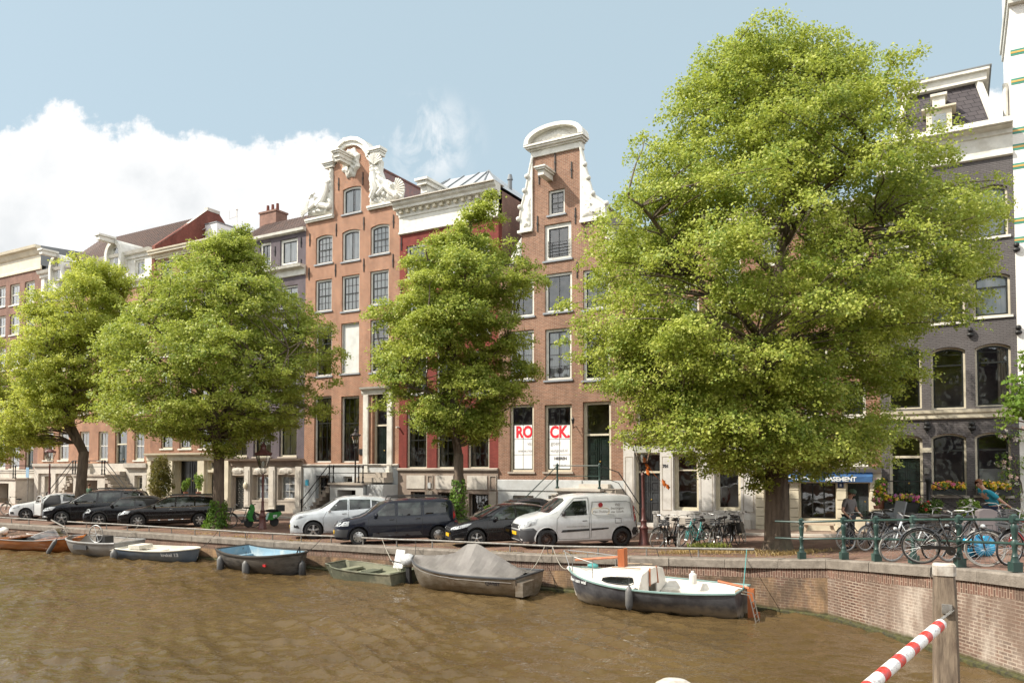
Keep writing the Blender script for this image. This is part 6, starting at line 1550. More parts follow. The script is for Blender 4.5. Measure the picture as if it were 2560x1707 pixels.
cro=dict(L=4.42,W=1.82,r=.345,wb=2.64,fo=.88,top=[(0,.7),(.05,.86),(.3,1.0),(.8,1.08),(1.15,1.16),(1.75,1.54),(2.1,1.64),(2.7,1.67),(3.6,1.6),(4.0,1.5),(4.15,1.3),(4.35,1.0),(4.42,.6)],
 belt=[(0,.66),(.3,.94),(1.1,1.04),(3.0,1.14),(4.0,1.24),(4.3,.95),(4.42,.55)],tum=.28,win=[[(1.45,1.1),(2.2,1.13),(2.2,1.54),(1.9,1.52)],[(2.28,1.13),(3.1,1.18),(3.1,1.52),(2.28,1.54)],[(3.16,1.19),(3.65,1.26),(3.5,1.44),(3.16,1.5)]],
 ws=[(-.68,1.18),(.68,1.18),(.58,1.54),(-.58,1.54)],lines=[[(1.3,.3),(1.25,.8),(1.4,1.08)],[(2.24,.3),(2.24,1.5)],[(3.2,.7),(3.12,1.18)],[(1.3,.3),(3.0,.3)]],handle=[(2.0,.98),(2.9,1.04)],lamp=[[(.14,.78),(.5,.88),(.72,.98),(.5,.98),(.2,.9)]],
 lampf=[(.5,.76),(.76,.8),(.74,.9),(.5,.82)],tail=[[(4.1,1.0),(4.34,.95),(4.3,1.15),(4.1,1.2)]],grille=[[(-.5,.62),(.5,.62),(.42,.78),(-.42,.78)],[(-.6,.32),(.6,.32),(.5,.44),(-.5,.44)]],bump=[('y',[(.15,.46),(.36,.44),(.3,.56),(.14,.58)], 'plastic'),('y',[(1.3,.18),(3.1,.2),(3.1,.28),(1.3,.26)], 'plastic'),('y',[(.05,.2),(.5,.2),(.48,.27),(.1,.28)], 'plastic')],
 mir=(1.5,1.14),rim='spoke',ns=5,rr=.68,pz=.46)
car('white_crossover', 'bluish white crossover car parked behind the dark estate car with roof rails', 'car',cro,783,1347, 'silver')
pas=dict(L=4.77,W=1.82,r=.33,wb=2.71,fo=.92,top=[(0,.6),(.05,.72),(.4,.86),(1.0,.95),(1.35,1.03),(1.95,1.38),(2.3,1.47),(2.9,1.5),(3.9,1.46),(4.3,1.38),(4.55,1.12),(4.7,.9),(4.77,.6)],
 belt=[(0,.56),(.4,.8),(1.2,.92),(4.2,1.02),(4.6,.85),(4.77,.55)],win=[[(1.55,.98),(2.5,.99),(2.5,1.4),(2.12,1.38)],[(2.57,.99),(3.35,1.01),(3.35,1.41),(2.57,1.41)],[(3.42,1.02),(4.15,1.08),(4.1,1.3),(3.42,1.4)]],ws=[(-.68,1.05),(.68,1.05),(.56,1.38),(-.56,1.38)],trim=[[(1.5,.955),(2.5,.97),(3.4,.985),(4.2,1.05)]],
 lines=[[(1.45,.28),(1.4,.9),(1.55,.96)],[(2.53,.28),(2.53,1.4)],[(3.45,.6),(3.38,1.0)],[(1.45,.28),(3.3,.28)]],handle=[(2.28,.87),(3.15,.9)],lamp=[[(.12,.62),(.5,.68),(.6,.8),(.3,.8)]],lampf=[(.45,.6),(.72,.62),(.7,.74),(.45,.72)],tail=[[(4.5,.8),(4.72,.75),(4.66,.92),(4.5,.95)]],
 grille=[[(-.35,.45),(.35,.45),(.4,.68),(-.4,.68)]],bump=[('y',[(1.4,.36),(3.3,.38),(3.3,.42),(1.4,.40)], 'chrome')],mir=(1.62,1.0),rim='spoke',ns=7,rr=.64,pz=.38,plate=False,rails=(2.1,4.2,1.52),hm='chrome')
car('black_estate_car', 'long glossy brown black estate car parked left of the broad ivied elm', 'car',pas,344.7,1320, 'brownblack')
cab=dict(L=3.85,W=1.72,r=.315,wb=2.49,fo=.76,top=[(0,.58),(.05,.74),(.3,.86),(.9,.93),(1.1,.98),(1.5,1.3),(1.7,1.36),(2.4,1.42),(3.0,1.4),(3.3,1.28),(3.45,1.02),(3.75,.95),(3.85,.6)],
 belt=[(0,.55),(.3,.8),(1.0,.9),(3.3,.94),(3.7,.88),(3.85,.55)],tum=.22,win=[[(1.32,.95),(2.3,.96),(2.3,1.26),(1.6,1.24)],[(2.36,.97),(2.8,.98),(2.66,1.24),(2.36,1.26)]],ws=[(-.62,1.0),(.62,1.0),(.56,1.3),(-.56,1.3)],
 lines=[[(1.15,.28),(1.1,.88)],[(2.35,.28),(2.35,.9)]],handle=[(2.1,.82)],lamp=[[(.14,.64),(.32,.64),(.4,.76),(.3,.84),(.16,.78)]],tail=[],grille=[[(-.35,.36),(.35,.36),(.3,.58),(-.3,.58)]],
 bump=[('y',[(1.62,1.31),(2.4,1.28),(2.72,1.26),(2.85,.96),(3.38,.97),(3.3,1.2),(3.1,1.4),(2.4,1.44),(1.7,1.38)], 'soft'),('t',[(1.62,-.55),(3.4,-.6),(3.4,.6),(1.62,.55)], 'soft')],mir=(1.32,.98),rim='double',ns=5,rr=.68,plate=False,arch=True)
M['soft']=P_['soft']
car('black_cabriolet', 'small black cabriolet with closed fabric roof between the two black cars at left', 'car',cab,248,1315, 'black')
mpv=dict(L=4.85,W=1.9,r=.345,wb=2.92,fo=.92,top=[(0,.66),(.06,.82),(.4,.95),(.95,1.08),(1.2,1.16),(1.9,1.58),(2.3,1.68),(3.0,1.73),(4.2,1.68),(4.5,1.6),(4.7,1.2),(4.85,.65)],
 belt=[(0,.62),(.4,.88),(1.2,1.04),(4.5,1.12),(4.7,.95),(4.85,.6)],tum=.24,win=[[(1.35,1.1),(2.45,1.12),(2.45,1.56),(2.0,1.54)],[(2.55,1.12),(3.55,1.14),(3.55,1.58),(2.55,1.58)],[(3.63,1.15),(4.35,1.2),(4.3,1.5),(3.63,1.57)]],ws=[(-.74,1.2),(.74,1.2),(.6,1.56),(-.6,1.56)],trim=[[(1.25,1.06),(2.5,1.09),(3.6,1.11),(4.42,1.18),(4.4,1.5),(4.2,1.6)],[(1.3,1.1),(1.9,1.5),(2.3,1.62),(3.5,1.64),(4.2,1.6)]],
 lines=[[(1.35,.3),(1.3,1.0)],[(2.5,.3),(2.5,1.55)],[(3.6,.3),(3.6,1.1)]],handle=[(2.2,.98),(3.3,1.02)],lamp=[[(.12,.68),(.5,.74),(.66,.9),(.4,.9),(.2,.82)]],lampf=[(.5,.66),(.78,.7),(.75,.84),(.5,.76)],tail=[],grille=[[(-.45,.56),(.45,.56),(.4,.72),(-.4,.72)],[(-.5,.25),(.5,.25),(.5,.4),(-.5,.4)]],
 mir=(1.55,1.12),rim='spoke',ns=5,rr=.7,plate=False,rails=(2.1,4.3,1.76),bump=[('y',[(.05,.38),(.3,.36),(.3,.42),(.05,.46)], 'chrome')])
car('black_people_carrier', 'large black people carrier with chrome window line standing beside the white small car', 'car',mpv,154,1312, 'black')
sea=dict(L=4.05,W=1.69,r=.31,wb=2.47,fo=.86,top=[(0,.58),(.05,.72),(.35,.86),(.9,.95),(1.2,1.02),(1.8,1.36),(2.15,1.43),(2.7,1.44),(3.4,1.36),(3.75,1.1),(3.95,.92),(4.05,.6)],belt=[(0,.55),(.35,.8),(1.1,.92),(3.5,1.0),(3.85,.85),(4.05,.55)],
 win=[[(1.4,.98),(1.62,.98),(1.8,1.26),(1.75,1.26)],[(2.62,.99),(3.4,1.06),(3.2,1.28),(2.62,1.35)]],ws=[(-.64,1.04),(.64,1.04),(.52,1.36),(-.52,1.36)],lines=[[(1.28,.28),(1.22,.9)],[(1.28,.28),(2.55,.28)],[(2.55,.28),(2.6,.95)]],lamp=[[(.14,.62),(.5,.7),(.6,.8),(.3,.8)]],lampf=[(.45,.58),(.7,.6),(.68,.72),(.45,.68)],
 grille=[[(-.4,.5),(.4,.5),(.36,.64),(-.36,.64)]],bump=[('y',[(.08,.34),(.3,.34),(.26,.46),(.08,.48)], 'plastic')],extra=[('door_opening', 'y',[(1.7,.32),(2.5,.32),(2.55,.98),(2.45,1.34),(1.98,1.32),(1.72,1.0)], 'plastic')],mir=(1.45,.98),bm=True,rim='spoke',ns=5,rr=.6,plate=False)
wroot,wbody,wd,_=car('white_small_car', 'small white car with its near door open at the far left, someone sitting inside', 'car',sea,65,1300, 'white')
m=MB(); dh=Vector((1.32,-.83,0)); ang=R(-58)
dp=[(0,.3),(1.05,.3),(1.1,.95),(.0,.92)]
rotd=Matrix.Translation(dh) @ Matrix.Rotation(ang,4, 'Z')
m.prism(dp,-.05,.02).tube([(0,0,.93),(.45,0,1.3),(.95,0,1.34),(1.1,0,.95)],.03,6)
m.xf(rotd); od=m.build('open_door',P_['white'],wbody,recalc=True)
MB().add([(.04,-.01,.95),(1.05,-.01,.96),(.93,-.01,1.31),(.47,-.01,1.28)],[(0,1,2,3)]).xf(rotd).build('side_window',M['glass'],od)
MB().box(1.85,2.3,-.7,-.25,.42,.58).box(2.2,2.35,-.7,-.25,.5,1.15).build('seat',M['plastic'],wroot)
cv=dict(cab); 
car('dark_roadster', 'dark round roofed car just visible behind the black hatchback and the white van', 'car',cab,1240,1330, 'brownblack',group='cars parked at an angle on the quay')
# ------------------------------------------------------------------ boats
def hull(name,label,pa,pb,L,B,free,mt,inner,rim,bow='right',trans=.75,bowup=.25,sternup=.05,full=.55,floor=.12,flare=.82,rimr=.035,cat='boat',tip=0.0,rake=.25,chine=False,sink=0,heel=2.5,group='boats moored along the quay wall'):
 """pa, pb: waterline points (px) of the left and right ends. local x from stern to bow"""
 a,b=G(*pa),G(*pb); st_,bw=(a,b) if bow=='right' else (b,a); d=(bw - st_); ang=math.atan2(d.y,d.x)
 c=(a+b)/2; B *= 1.08; u_,v_=toUV(c); v_=max(v_,interp(u_,EDGE)+B/2+.14); r_=c.x/c.y; u_=(r_*(FO.y+ND.y*v_) - FO.x - ND.x*v_)/(UD.x - r_*UD.y); c=UV(u_,v_)
 root=thing(name,label,cat,(c.x,c.y,0),ang,group)
 n=26; ns=9; out=[]; inn=[]
 def hb(t):
  if t<.5: return trans+(1 - trans)*math.sin(t/.5*PI/2)
  q=(t - .5)/.5; return max(tip,(1 - q**(2.0+full*2))**.8)
 prof=[]
 for i in range(n+1):
  t=i/n; t=t**.9 if bow else t; x=-L/2+L*t; w=hb(t)*B/2; sh=free*(1+bowup*max(0,(t - .4)/.6)**2+sternup*max(0,(.3 - t)/.3)**2); kd=-.18+.15*max(0,(t - .75)/.25)**2
  xr=rake*max(0,(t - .7)/.3)**2
  row=[]; rin=[]
  for j in range(ns+1):
   s=j/ns
   if chine: y=w*(flare*min(1,s/.35)+(1 - flare)*max(0,(s - .35)/.65)); z=kd+(0 if s<.35 else (sh - kd)*(s - .35)/.65)
   else: y=w*math.sin(min(1,s*1.02)*PI/2)**.7*(flare+(1 - flare)*s); z=kd+(sh - kd)*(1 - math.cos(s*PI/2))**.85
   xx=x - xr*(1 - s)
   row.append((xx,y,z)); k=max(0,y - .05*min(1,w/.12)); rin.append((x - .02*(t>.9) - xr*(1 - s)*.8,min(k,w - .045) if w>.05 else 0,max(z,floor+sink)))
  out.append(row); inn.append(rin)
 def shell(rows,mt_,nm,flip=False):
  m=MB(); W_=2*ns+1
  for r_ in rows: m.v+=[(x,-y,z) for x,y,z in r_[::-1]]+[(x,y,z) for x,y,z in r_[1:]]
  for i in range(n):
   for j in range(W_ - 1): f=[i*W_+j,i*W_+j+1,(i+1)*W_+j+1,(i+1)*W_+j]; m.f.append(f if not flip else f[::-1]); m.m.append(0)
  return m,W_
 m,W_=shell(out,mt, 'hull')
 m.f.append([j for j in range(W_)]); m.m.append(0)
 if tip>.05: m.f.append([n*W_+j for j in range(W_)][::-1]); m.m.append(0)
 h=m.build('hull',mt,root,smooth=True,sharp=45)
 mi,_=shell(inn,inner, 'inside',True)
 mi.f.append([j for j in range(W_)][::-1]); mi.m.append(0)
 mi.v=[(x+(.04 if i<W_ else (-.04 if i >= n*W_ and tip>.05 else 0)),y,z) for i,(x,y,z) in enumerate(mi.v)]
 mi.build('inner_hull',inner,h,smooth=True,sharp=45)
 edge=[Vector((r_[-1][0],-r_[-1][1],r_[-1][2])) for r_ in out]+[Vector(r_[-1]) for r_ in out[::-1]]
 MB().tube([e+Vector((0,0,.005)) for e in edge],rimr,6,closed=True).build('gunwale',rim,h,smooth=True)
 root.rotation_euler=(R(heel) if bow=='right' else R(-heel),0,ang)
 return root,h,hb,out
def fender(pt,Lz=.55,r=.11,tilt=(0,0),colr='fender',label='grey fender',cat='fender'):
 o=MB().lathe([(.02,.03),(.03,0),(r*.6,-.03),(r,-.12),(r,-Lz+.12),(r*.6,-Lz+.02),(.02,-Lz - .02)],n=14).tube([(0,0,0),(0,0,.3)],.008,5).build('boat_fender',M[colr],smooth=True,sharp=50)
 o.location=pt; o.rotation_euler=(tilt[0],tilt[1],0); return setp(o,label,cat, 'fenders hung over the boat sides')
M['fender']=mat('dark_fender_vinyl',(.075,.08,.09),.5,dirt=(.2,.19,.17)); M['rope']=mat('mooring_rope',(.35,.33,.28),.9); M['rope_teal']=mat('teal_rope',(.08,.3,.3),.9); M['rope_dark']=mat('dark_rope',(.04,.035,.03),.9)
def rope(a,b,sag,label,mt='rope',r=.011,n=12):
 a,b=Vector(a),Vector(b); pts=[a.lerp(b,i/n) - a - Vector((0,0,sag*math.sin(PI*i/n))) for i in range(n+1)]
 o=MB().tube(pts,r,5).build('mooring_rope',M[mt],loc=a,smooth=True); return setp(o,label, 'rope', 'mooring ropes')
def L2W(o,p): return o.location+o.rotation_euler.to_matrix() @ Vector(p)
def quayp(px,h=.0,inset=.1): u,v=edge_px(px,EDGE,inset); return UV(u,v,elev(u,v)+h)
H_=lambda nm,c,**k: mat(nm,c,**k)
hm,nt,p=newmat('grey_antifouled_hull'); tc=nd(nt, 'ShaderNodeTexCoord'); sp=nd(nt, 'ShaderNodeSeparateXYZ'); nt.links.new(tc.outputs['Object'],sp.inputs[0])
n1,_,vec=noisefac(nt,2.5,8,.7,.35,.65); n2=nd(nt, 'ShaderNodeTexNoise',{'Scale': 5.0, 'Detail': 6}); nt.links.new(tc.outputs['Object'],n2.inputs['Vector'])
ad=nd(nt, 'ShaderNodeMath',{1: .35,2: -.17},operation='MULTIPLY_ADD'); nt.links.new(n2.outputs['Fac'],ad.inputs[0]); s2=nd(nt, 'ShaderNodeMath',operation='SUBTRACT'); nt.links.new(sp.outputs[2],s2.inputs[0]); nt.links.new(ad.outputs[0],s2.inputs[1])
r1=nd(nt, 'ShaderNodeMapRange',{'From Min': .12, 'From Max': .34, 'To Min': 1, 'To Max': 0}); nt.links.new(s2.outputs[0],r1.inputs['Value'])
c_=mixc(nt,r1.outputs[0],mixc(nt,n1,(.04,.04,.05),(.12,.125,.14)),(.24,.21,.17))
r2=nd(nt, 'ShaderNodeMapRange',{'From Min': .0, 'From Max': .06, 'To Min': 1, 'To Max': 0}); nt.links.new(s2.outputs[0],r2.inputs['Value']); nt.links.new(mixc(nt,r2.outputs[0],c_,(.03,.03,.018)),p.inputs['Base Color']); p.inputs['Roughness'].default_value=.55; M['hull_grey']=hm
M['gel']=mat('weathered_white_gelcoat',(.72,.7,.66),.4,c2=(.64,.61,.56),dirt=(.45,.4,.34),dsc=1.5); M['teal']=mat('pale_teal_trim',(.2,.3,.29),.5); M['orange_wood']=mat('orange_varnished_wood',(.42,.14,.05),.45,c2=(.3,.09,.035),stretch=(1,1,.2),sc_=5); M['varn']=mat('varnished_mahogany',(.42,.14,.035),.18,c2=(.26,.075,.02),stretch=(.3,3,3),sc_=3,coat=.9); M['teak']=mat('bare_wood',(.36,.27,.19),.8,c2=(.26,.2,.14),sc_=6)
B7,h7,hb7,out7=hull('sailing_boat', 'white decked cabin sailing boat with dirty grey hull and lowered orange mast foot',(1450,1487),(1826,1524),4.9,1.95,.62,M['hull_grey'],M['gel'],M['teal'],bow='left',trans=.62,bowup=.45,sternup=.08,full=.5,floor=.12,flare=.8,rimr=.03,rake=.32)
m=MB(); A_=[]; B_=[]
for i in range(15): 
 x=.1+2.38*i/14; t=(x+2.55)/5.1; w=hb7(t)*.975 - .03; z=.62*(1+.45*max(0,(t - .4)/.6)**2)+.005; A_.append((x,-w,z)); B_.append((x,w,z))
m.strip(A_,B_); mid=[((a[0]),0,a[2]+.05) for a in A_]; m=MB().strip(A_,mid).strip(mid,B_)
m.build('foredeck',M['gel'],B7,smooth=True,sharp=None)
cab_=MB(); secs=[]
for x,w,z in ((-.05,.70,1.0),(.0,.72,1.02),(.7,.66,1.0),(1.15,.56,.95),(1.45,.46,.89),(1.75,.36,.82),(1.95,.2,.80)):
 t=(x+2.55)/5.1; zd=.62*(1+.45*max(0,(t - .4)/.6)**2); secs.append([(x,-w - .06,zd),(x,-w,z - .1),(x,-w+.1,z - .02),(x,-w*.4,z+.03),(x,0,z+.04),(x,w*.4,z+.03),(x,w - .1,z - .02),(x,w,z - .1),(x,w+.06,zd)])
for a,b in zip(secs,secs[1:]): cab_.strip(a,b)
cab_.add(secs[0],[tuple(range(9))]); cab_.add(secs[-1],[tuple(range(9))]); co=cab_.build('cabin',M['gel'],B7,smooth=True,sharp=35,recalc=True)
for sg in (-1,1):
 q=[(.15,.74),(.2,.88),(.8,.87),(1.05,.82),(1.08,.76),(.9,.71),(.25,.69)]
 MB().prism([(x,z) for x,z in q],sg*.72 - .02,sg*.72+.02).build('cabin_window',M['cglass'],co)
 MB().tube([(x,sg*.735,z) for x,z in q],.02,5,closed=True).build('window_rim',M['plastic'],co)
 MB().tube([(.1,sg*.4,1.08),(.95,sg*.36,1.06)],.018,5).build('grab_rail',M['teak'],co)
MB().prism([(-.28,.66),(.28,.66),(.22,1.06),(-.22,1.06)],-.09,-.06).xf(Matrix.Rotation(-PI/2,4, 'Z')).build('companionway_hatch',M['gel'],co)
for sg in (-1,1): MB().bar((-.1,sg*.28,.62),(-.08,sg*.22,1.08),.035).build('hatch_runner',M['orange_wood'],co)
for sg in (-1,1):
 MB().prism([(sg*.28,.3),(sg*.92,.5),(sg*.9,.68),(sg*.74,.95),(sg*.66,.98),(sg*.28,1.02)],.0,.03).xf(Matrix.Translation((-.06,0,0)) @ Matrix.Rotation(-PI/2,4, 'Z')).build('bulkhead',M['gel'],co)
 m=MB(); A_=[]; B_=[]; C_=[]
 for i in range(12):
  x=-2.45+2.4*i/11; t=(x+2.55)/5.1; w=hb7(max(0,t))*.975; A_.append((x,sg*(w - .05),.40)); B_.append((x,sg*max(.2,w - .38),.39)); C_.append((x,sg*max(.2,w - .38),.12))
 m.strip(A_,B_).strip(B_,C_).build('cockpit_bench',M['gel'],B7,recalc=True)
MB().lathe([(.1,0),(.1,.25),(.04,.3),(.04,.34)],(-.95,-.62,.6),12).build('winch_base',M['gel'],B7)
mb=MB().box(.74,.9,-.09,.09,.95,1.5).box(.70,.76,-.11,.11,.95,1.53).build('mast_foot',M['orange_wood'],B7)
MB().tube([(.78,0,1.3),(2.3,-.1,1.1)],.035,8).build('boom',M['orange_wood'],B7)
pl=MB()
for sg in (-1,1): pl.tube([(1.35,sg*.72,.78),(1.35,sg*.72,1.2),(2.0,sg*.5,1.28),(2.55,sg*.12,1.36)],.014,6).tube([(2.1,sg*.45,.88),(2.1,sg*.46,1.28)],.012,5)
pl.tube([(2.55,-.12,1.36),(2.62,0,1.37),(2.55,.12,1.36)],.014,6).tube([(2.45,0,.92),(2.6,0,1.37)],.012,5); pl.build('pulpit',M['rim'],B7)
MB().ball((1.75,-.1,.98),.14,6,sz=(1.2,1,.5)).build('rope_coil',M['rope_teal'],B7,smooth=True)
MB().tube([(1.3,-.7,.74),(1.3,-.7,1.1)],.012,5).build('stanchion',M['iron'],B7)
MB().prism([(-.06,-.35),(.06,-.35),(.05,.72),(-.05,.72)],-2.78,-2.56).xf(Matrix.Rotation(-PI/2,4, 'Z') @ Matrix.Rotation(0,4, 'X')).build('rudder',M['orange_wood'],B7) if False else MB().box(-2.74,-2.58,-.05,.05,-.3,.72).box(-2.86,-2.6,-.03,.03,-.3,.15).build('rudder',M['orange_wood'],B7)
MB().tube([(-2.62,0,.72),(-1.8,-.1,.82)],.035,8).build('tiller',M['orange_wood'],B7)
m=MB()
for sg in (-1,1): m.tube([(-2.6,.5+sg*.14,.7),(-2.8,.5+sg*.14,.68),(-2.95,.5+sg*.14,.0)],.014,6)
for k in range(4): m.tube([(-2.84 - k*.03,.36,.5 - k*.15),(-2.84 - k*.03,.64,.5 - k*.15)],.012,5)
m.build('swim_ladder',M['rim'],B7)
MB().box(-2.5,-2.3,-.15,.15,.58,.66).build('stern_hatch',M['teak'],B7)
t=text_mesh('Ben aan wal',.2,shear=.3,bold=.004); t.v=[(-a,b,0) for a,b,c in t.v]
def hull_text(root,out,txt,size,t0,z0,mt,flip,shear=0,bold=.004,dz=0):
 """lettering following the near side of a hull; t0 position along local x"""
 tm=text_mesh(txt,size,shear=shear,bold=bold); vs=[]
 yr=[(r_[-1][0],r_) for r_ in out]
 for a,b,c in tm.v:
  x=t0+(-a if flip else a); zz=z0+b+dz*a
  k=min(range(len(yr) - 1),key=lambda i: abs(yr[i][0]+yr[i+1][0] - 2*x)); f=0 if yr[k+1][0]==yr[k][0] else max(0,min(1,(x - yr[k][0])/(yr[k+1][0] - yr[k][0])))
  def yz(r_):
   for p0,p1 in zip(r_,r_[1:]):
    if p0[2] <= zz <= p1[2]: g_=(zz - p0[2])/max(1e-6,p1[2] - p0[2]); return p0[1]+(p1[1] - p0[1])*g_
   return r_[-1][1]
  y=yz(yr[k][1])*(1 - f)+yz(yr[k+1][1])*f
  vs.append((x,(1 if flip else -1)*(y+.03),zz))
 tm.v=vs; return tm.build('hull_lettering',mt,root)
hull_text(B7,out7, 'Ben aan wal',.15,1.85,.68,M['letter'],True,.3)
fp=L2W(B7,(.15,1.05,.72)); fender(fp,.6,.1,label='grey cigar shaped fender hanging on the side of the white cabin sailing boat')
M['alu']=mat('scratched_aluminium',(.34,.31,.27),.42,metal=.55,c2=(.2,.17,.13),sc_=3,stretch=(1,1,3),dirt=(.16,.11,.07),dsc=1.6)
B6,h6,hb6,out6=hull('covered_motor_boat', 'aluminium motor boat under a pointed grey tarpaulin beside the cabin sailing boat',(1052,1450),(1305,1475),4.35,1.75,.58,M['alu'],M['plastic_grey'],M['plastic_grey'],bow='left',trans=.85,bowup=.5,full=.5,flare=.86,rake=.3)
M['tarp']=mat('grey_tarpaulin',(.15,.14,.13),.55,c2=(.11,.10,.095),sc_=2.5,bump=.3,bs=6)
m=MB(); rows=[]; n=24; mm_=17
for i in range(n+1):
 x=-2.05+4.15*i/n; t=(x+2.175)/4.35; w=hb6(min(1,max(0,t)))*.9+.02; ze=.58*(1+.5*max(0,(t - .4)/.6)**2)+.02
 zp=interp(x,[(-2.05,ze+.06),(-.35,1.42),(.0,1.4),(.5,1.1),(1.4,ze+.22),(2.1,ze+.06)]); row=[]
 for j in range(mm_):
  s=-1+2*j/(mm_ - 1); k=1 - abs(s); z=ze+(zp - ze)*(k**1.25) - .05*math.sin(k*PI) - (.12 if abs(s)==1 else 0)
  z+=.035*math.sin(i*1.3+s*4)*(k*(1 - k)*4)+.02*mnoise.noise((x*3,s*5,0)); row.append((x,w*s*(1.02 if abs(s)==1 else 1),z))
 rows.append(row)
for a,b in zip(rows,rows[1:]): m.strip(a,b)
m.build('tarpaulin',M['tarp'],B6,smooth=True,sharp=60)
MB().box(-2.4,-2.15,.1,.75,.1,.5).build('transom_well',M['alu'],B6)
hull_text(B6,out6, 'QWEST',.14,-1.45,.42,M['black_ink'],True,bold=.006)
M['jon']=mat('faded_green_paint',(.10,.11,.075),.6,c2=(.065,.07,.05),dirt=(.3,.28,.2)); M['jon_in']=mat('pale_green_inside',(.2,.21,.14),.7,dirt=(.2,.19,.14))
B5,h5,hb5,out5=hull('flat_bottomed_boat', 'low green flat bottomed boat with wrapped outboard motor and upright white board',(850,1426),(1000,1443),3.3,1.35,.34,M['jon'],M['jon_in'],M['jon'],bow='left',trans=.92,bowup=.3,full=1.6,floor=.04,flare=.85,chine=True,tip=.62,rake=.35,rimr=.025)
for x in (1.05,.1,-.9): MB().box(x - .17,x+.17,-.58,.58,.2,.27).build('thwart',M['jon_in'],h5)
MB().box(-.55,-.1,-.1,.45,.2,.34).build('battery_box',M['jon'],h5)
def outboard(parent,x,y,z,mt='plastic',cover='plastic',s=1.0):
 o=MB().ball((x - .05,y,z+.28*s),.24*s,9,sz=(1.1,.75,.8)).build('outboard_motor',M[cover],parent,smooth=True)
 MB().box(x - .12*s,x+.02,y - .06,y+.06,z - .6*s,z+.12).box(x - .26*s,x+.04,y - .03,y+.03,z - .66*s,z - .58*s).build('motor_leg',M[mt],o)
 MB().tube([(x+.1,y,z+.2),(x+.6*s,y+.1,z+.28)],.02,6).build('motor_tiller',M[mt],o); return o
M['bag']=mat('silver_plastic_bag',(.5,.52,.54),.35,c2=(.3,.31,.32),sc_=8,bump=.8,bs=9)
outboard(B5,-1.78,0,.42,cover='bag',s=1.15)
bp=L2W(B5,(-.9,-.5,.35)); b_=MB().prism([(-.22,0),(.16,0),(.28,.6),(-.08,.62)],-.02,.02).build('white_board',M['poster'],loc=bp,rz=FA); setp(b_, 'faded white board standing upright in the green flat bottomed boat', 'board')
M['blue_in']=mat('pale_blue_paint',(.2,.33,.42),.55,c2=(.15,.26,.34),dirt=(.4,.45,.45),dsc=2); M['dark_hull']=mat('tarred_hull',(.03,.029,.028),.7,c2=(.13,.12,.11),sc_=2.5,stretch=(1,1,3),dirt=(.13,.11,.09))
B4,h4,hb4,out4=hull('blue_rowing_boat', 'open boat with pale blue inside, dark hull and rope fender along its rim',(580,1402),(758,1425),4.2,1.8,.62,M['dark_hull'],M['blue_in'],M['rope_dark'],bow='right',trans=.72,bowup=.2,sternup=.15,full=.6,floor=.06,rimr=.045)
MB().box(-1.0,-.3,-.75,.75,.3,.36).box(-2.02,-1.65,-.6,.6,.36,.42).build('thwart',M['blue_in'],h4); MB().box(.2,.95,-.66,.3,.42,.47).build('loose_board',M['teak'],h4)
MB().tube([(1.5,0,.3),(1.95,.05,.95),(2.0,.05,.2)],.03,6).build('rudder_bar',M['iron'],B4)
for x,lb in ((-1.75, 'grey fender at the rounded left end of the blue inside boat'),(.15, 'worn grey fender amidships on the dark hull of the blue inside boat')): fender(L2W(B4,(x,-.9 if x>-1 else -.72,.5)),.6,.13,label=lb)
fender(L2W(B4,(2.15,.0,.5)),.6,.13,label='black fender at the right tip of the blue inside boat',colr='plastic')
MB().box(1.05,1.2,-.84,-.8,.33,.41).xf(Matrix.Identity(4)).build('red_sticker',M['redlens'],h4)
M['navy']=mat('blue_grey_hull',(.075,.10,.14),.5,c2=(.10,.13,.17),dirt=(.2,.22,.23)); M['whitein']=mat('off_white_inside',(.66,.63,.55),.6,dirt=(.45,.42,.35))
B3,h3,hb3,out3=hull('rowing_boat', 'small blue grey rowing boat with white inside and white name lettering',(318,1381),(500,1391),3.9,1.35,.42,M['navy'],M['whitein'],M['whitein'],bow='right',trans=.8,bowup=.25,full=.5,floor=.1,rimr=.03)
MB().box(-.9,-.2,-.55,.55,.28,.34).box(-2.0,-1.5,-.5,.5,.3,.4).build('thwart',M['whitein'],h3); MB().box(-1.6,-1.0,-.25,.45,.4,.55).build('cushion',M['whitein'],h3)
hull_text(B3,out3, 'krekel 13',.19,1.0,.3,M['letter'],False,bold=.006)
fender(L2W(B3,(-1.85,-.72,.42)),.45,.14,label='round grey fender at the left corner of the blue grey rowing boat')
M['sloop']=mat('pale_grey_alu_hull',(.33,.33,.335),.45,metal=.3,c2=(.24,.235,.23),dirt=(.25,.22,.19)); M['sloop_in']=mat('grey_inside',(.3,.27,.24),.8,c2=(.22,.2,.18))
B2,h2,hb2,out2=hull('aluminium_sloop', 'open pale grey aluminium sloop with big spoked steering wheel',(182,1369),(325,1380),3.9,1.6,.6,M['sloop'],M['sloop_in'],M['sloop'],bow='left',trans=.85,bowup=.2,full=.7,floor=.1,rimr=.04)
m=MB().tube([(math.cos(t*PI/12)*.36,0,math.sin(t*PI/12)*.36) for t in range(24)],.022,6,closed=True)
for t in range(6): m.tube([(0,0,0),(math.cos(t*PI/3+.2)*.36,0,math.sin(t*PI/3+.2)*.36)],.012,5)
m.xf(Matrix.Translation((-.4,.45,.95)) @ Matrix.Rotation(R(10),4, 'Z')).build('steering_wheel',M['rim'],B2)
MB().box(-.9,-.3,.0,.4,.1,.85).build('console',M['plastic'],B2); MB().box(-1.9,-1.1,-.7,.7,.35,.42).build('bench',M['whitein'],B2)
MB().ball((-1.5,.3,.5),.22,6,sz=(1.8,1,.4)).build('rope_heap',M['rope'],B2,smooth=True); MB().box(-.35,.55,.83,.88,.32,.5).build('side_panel',M['plastic_grey'],h2)
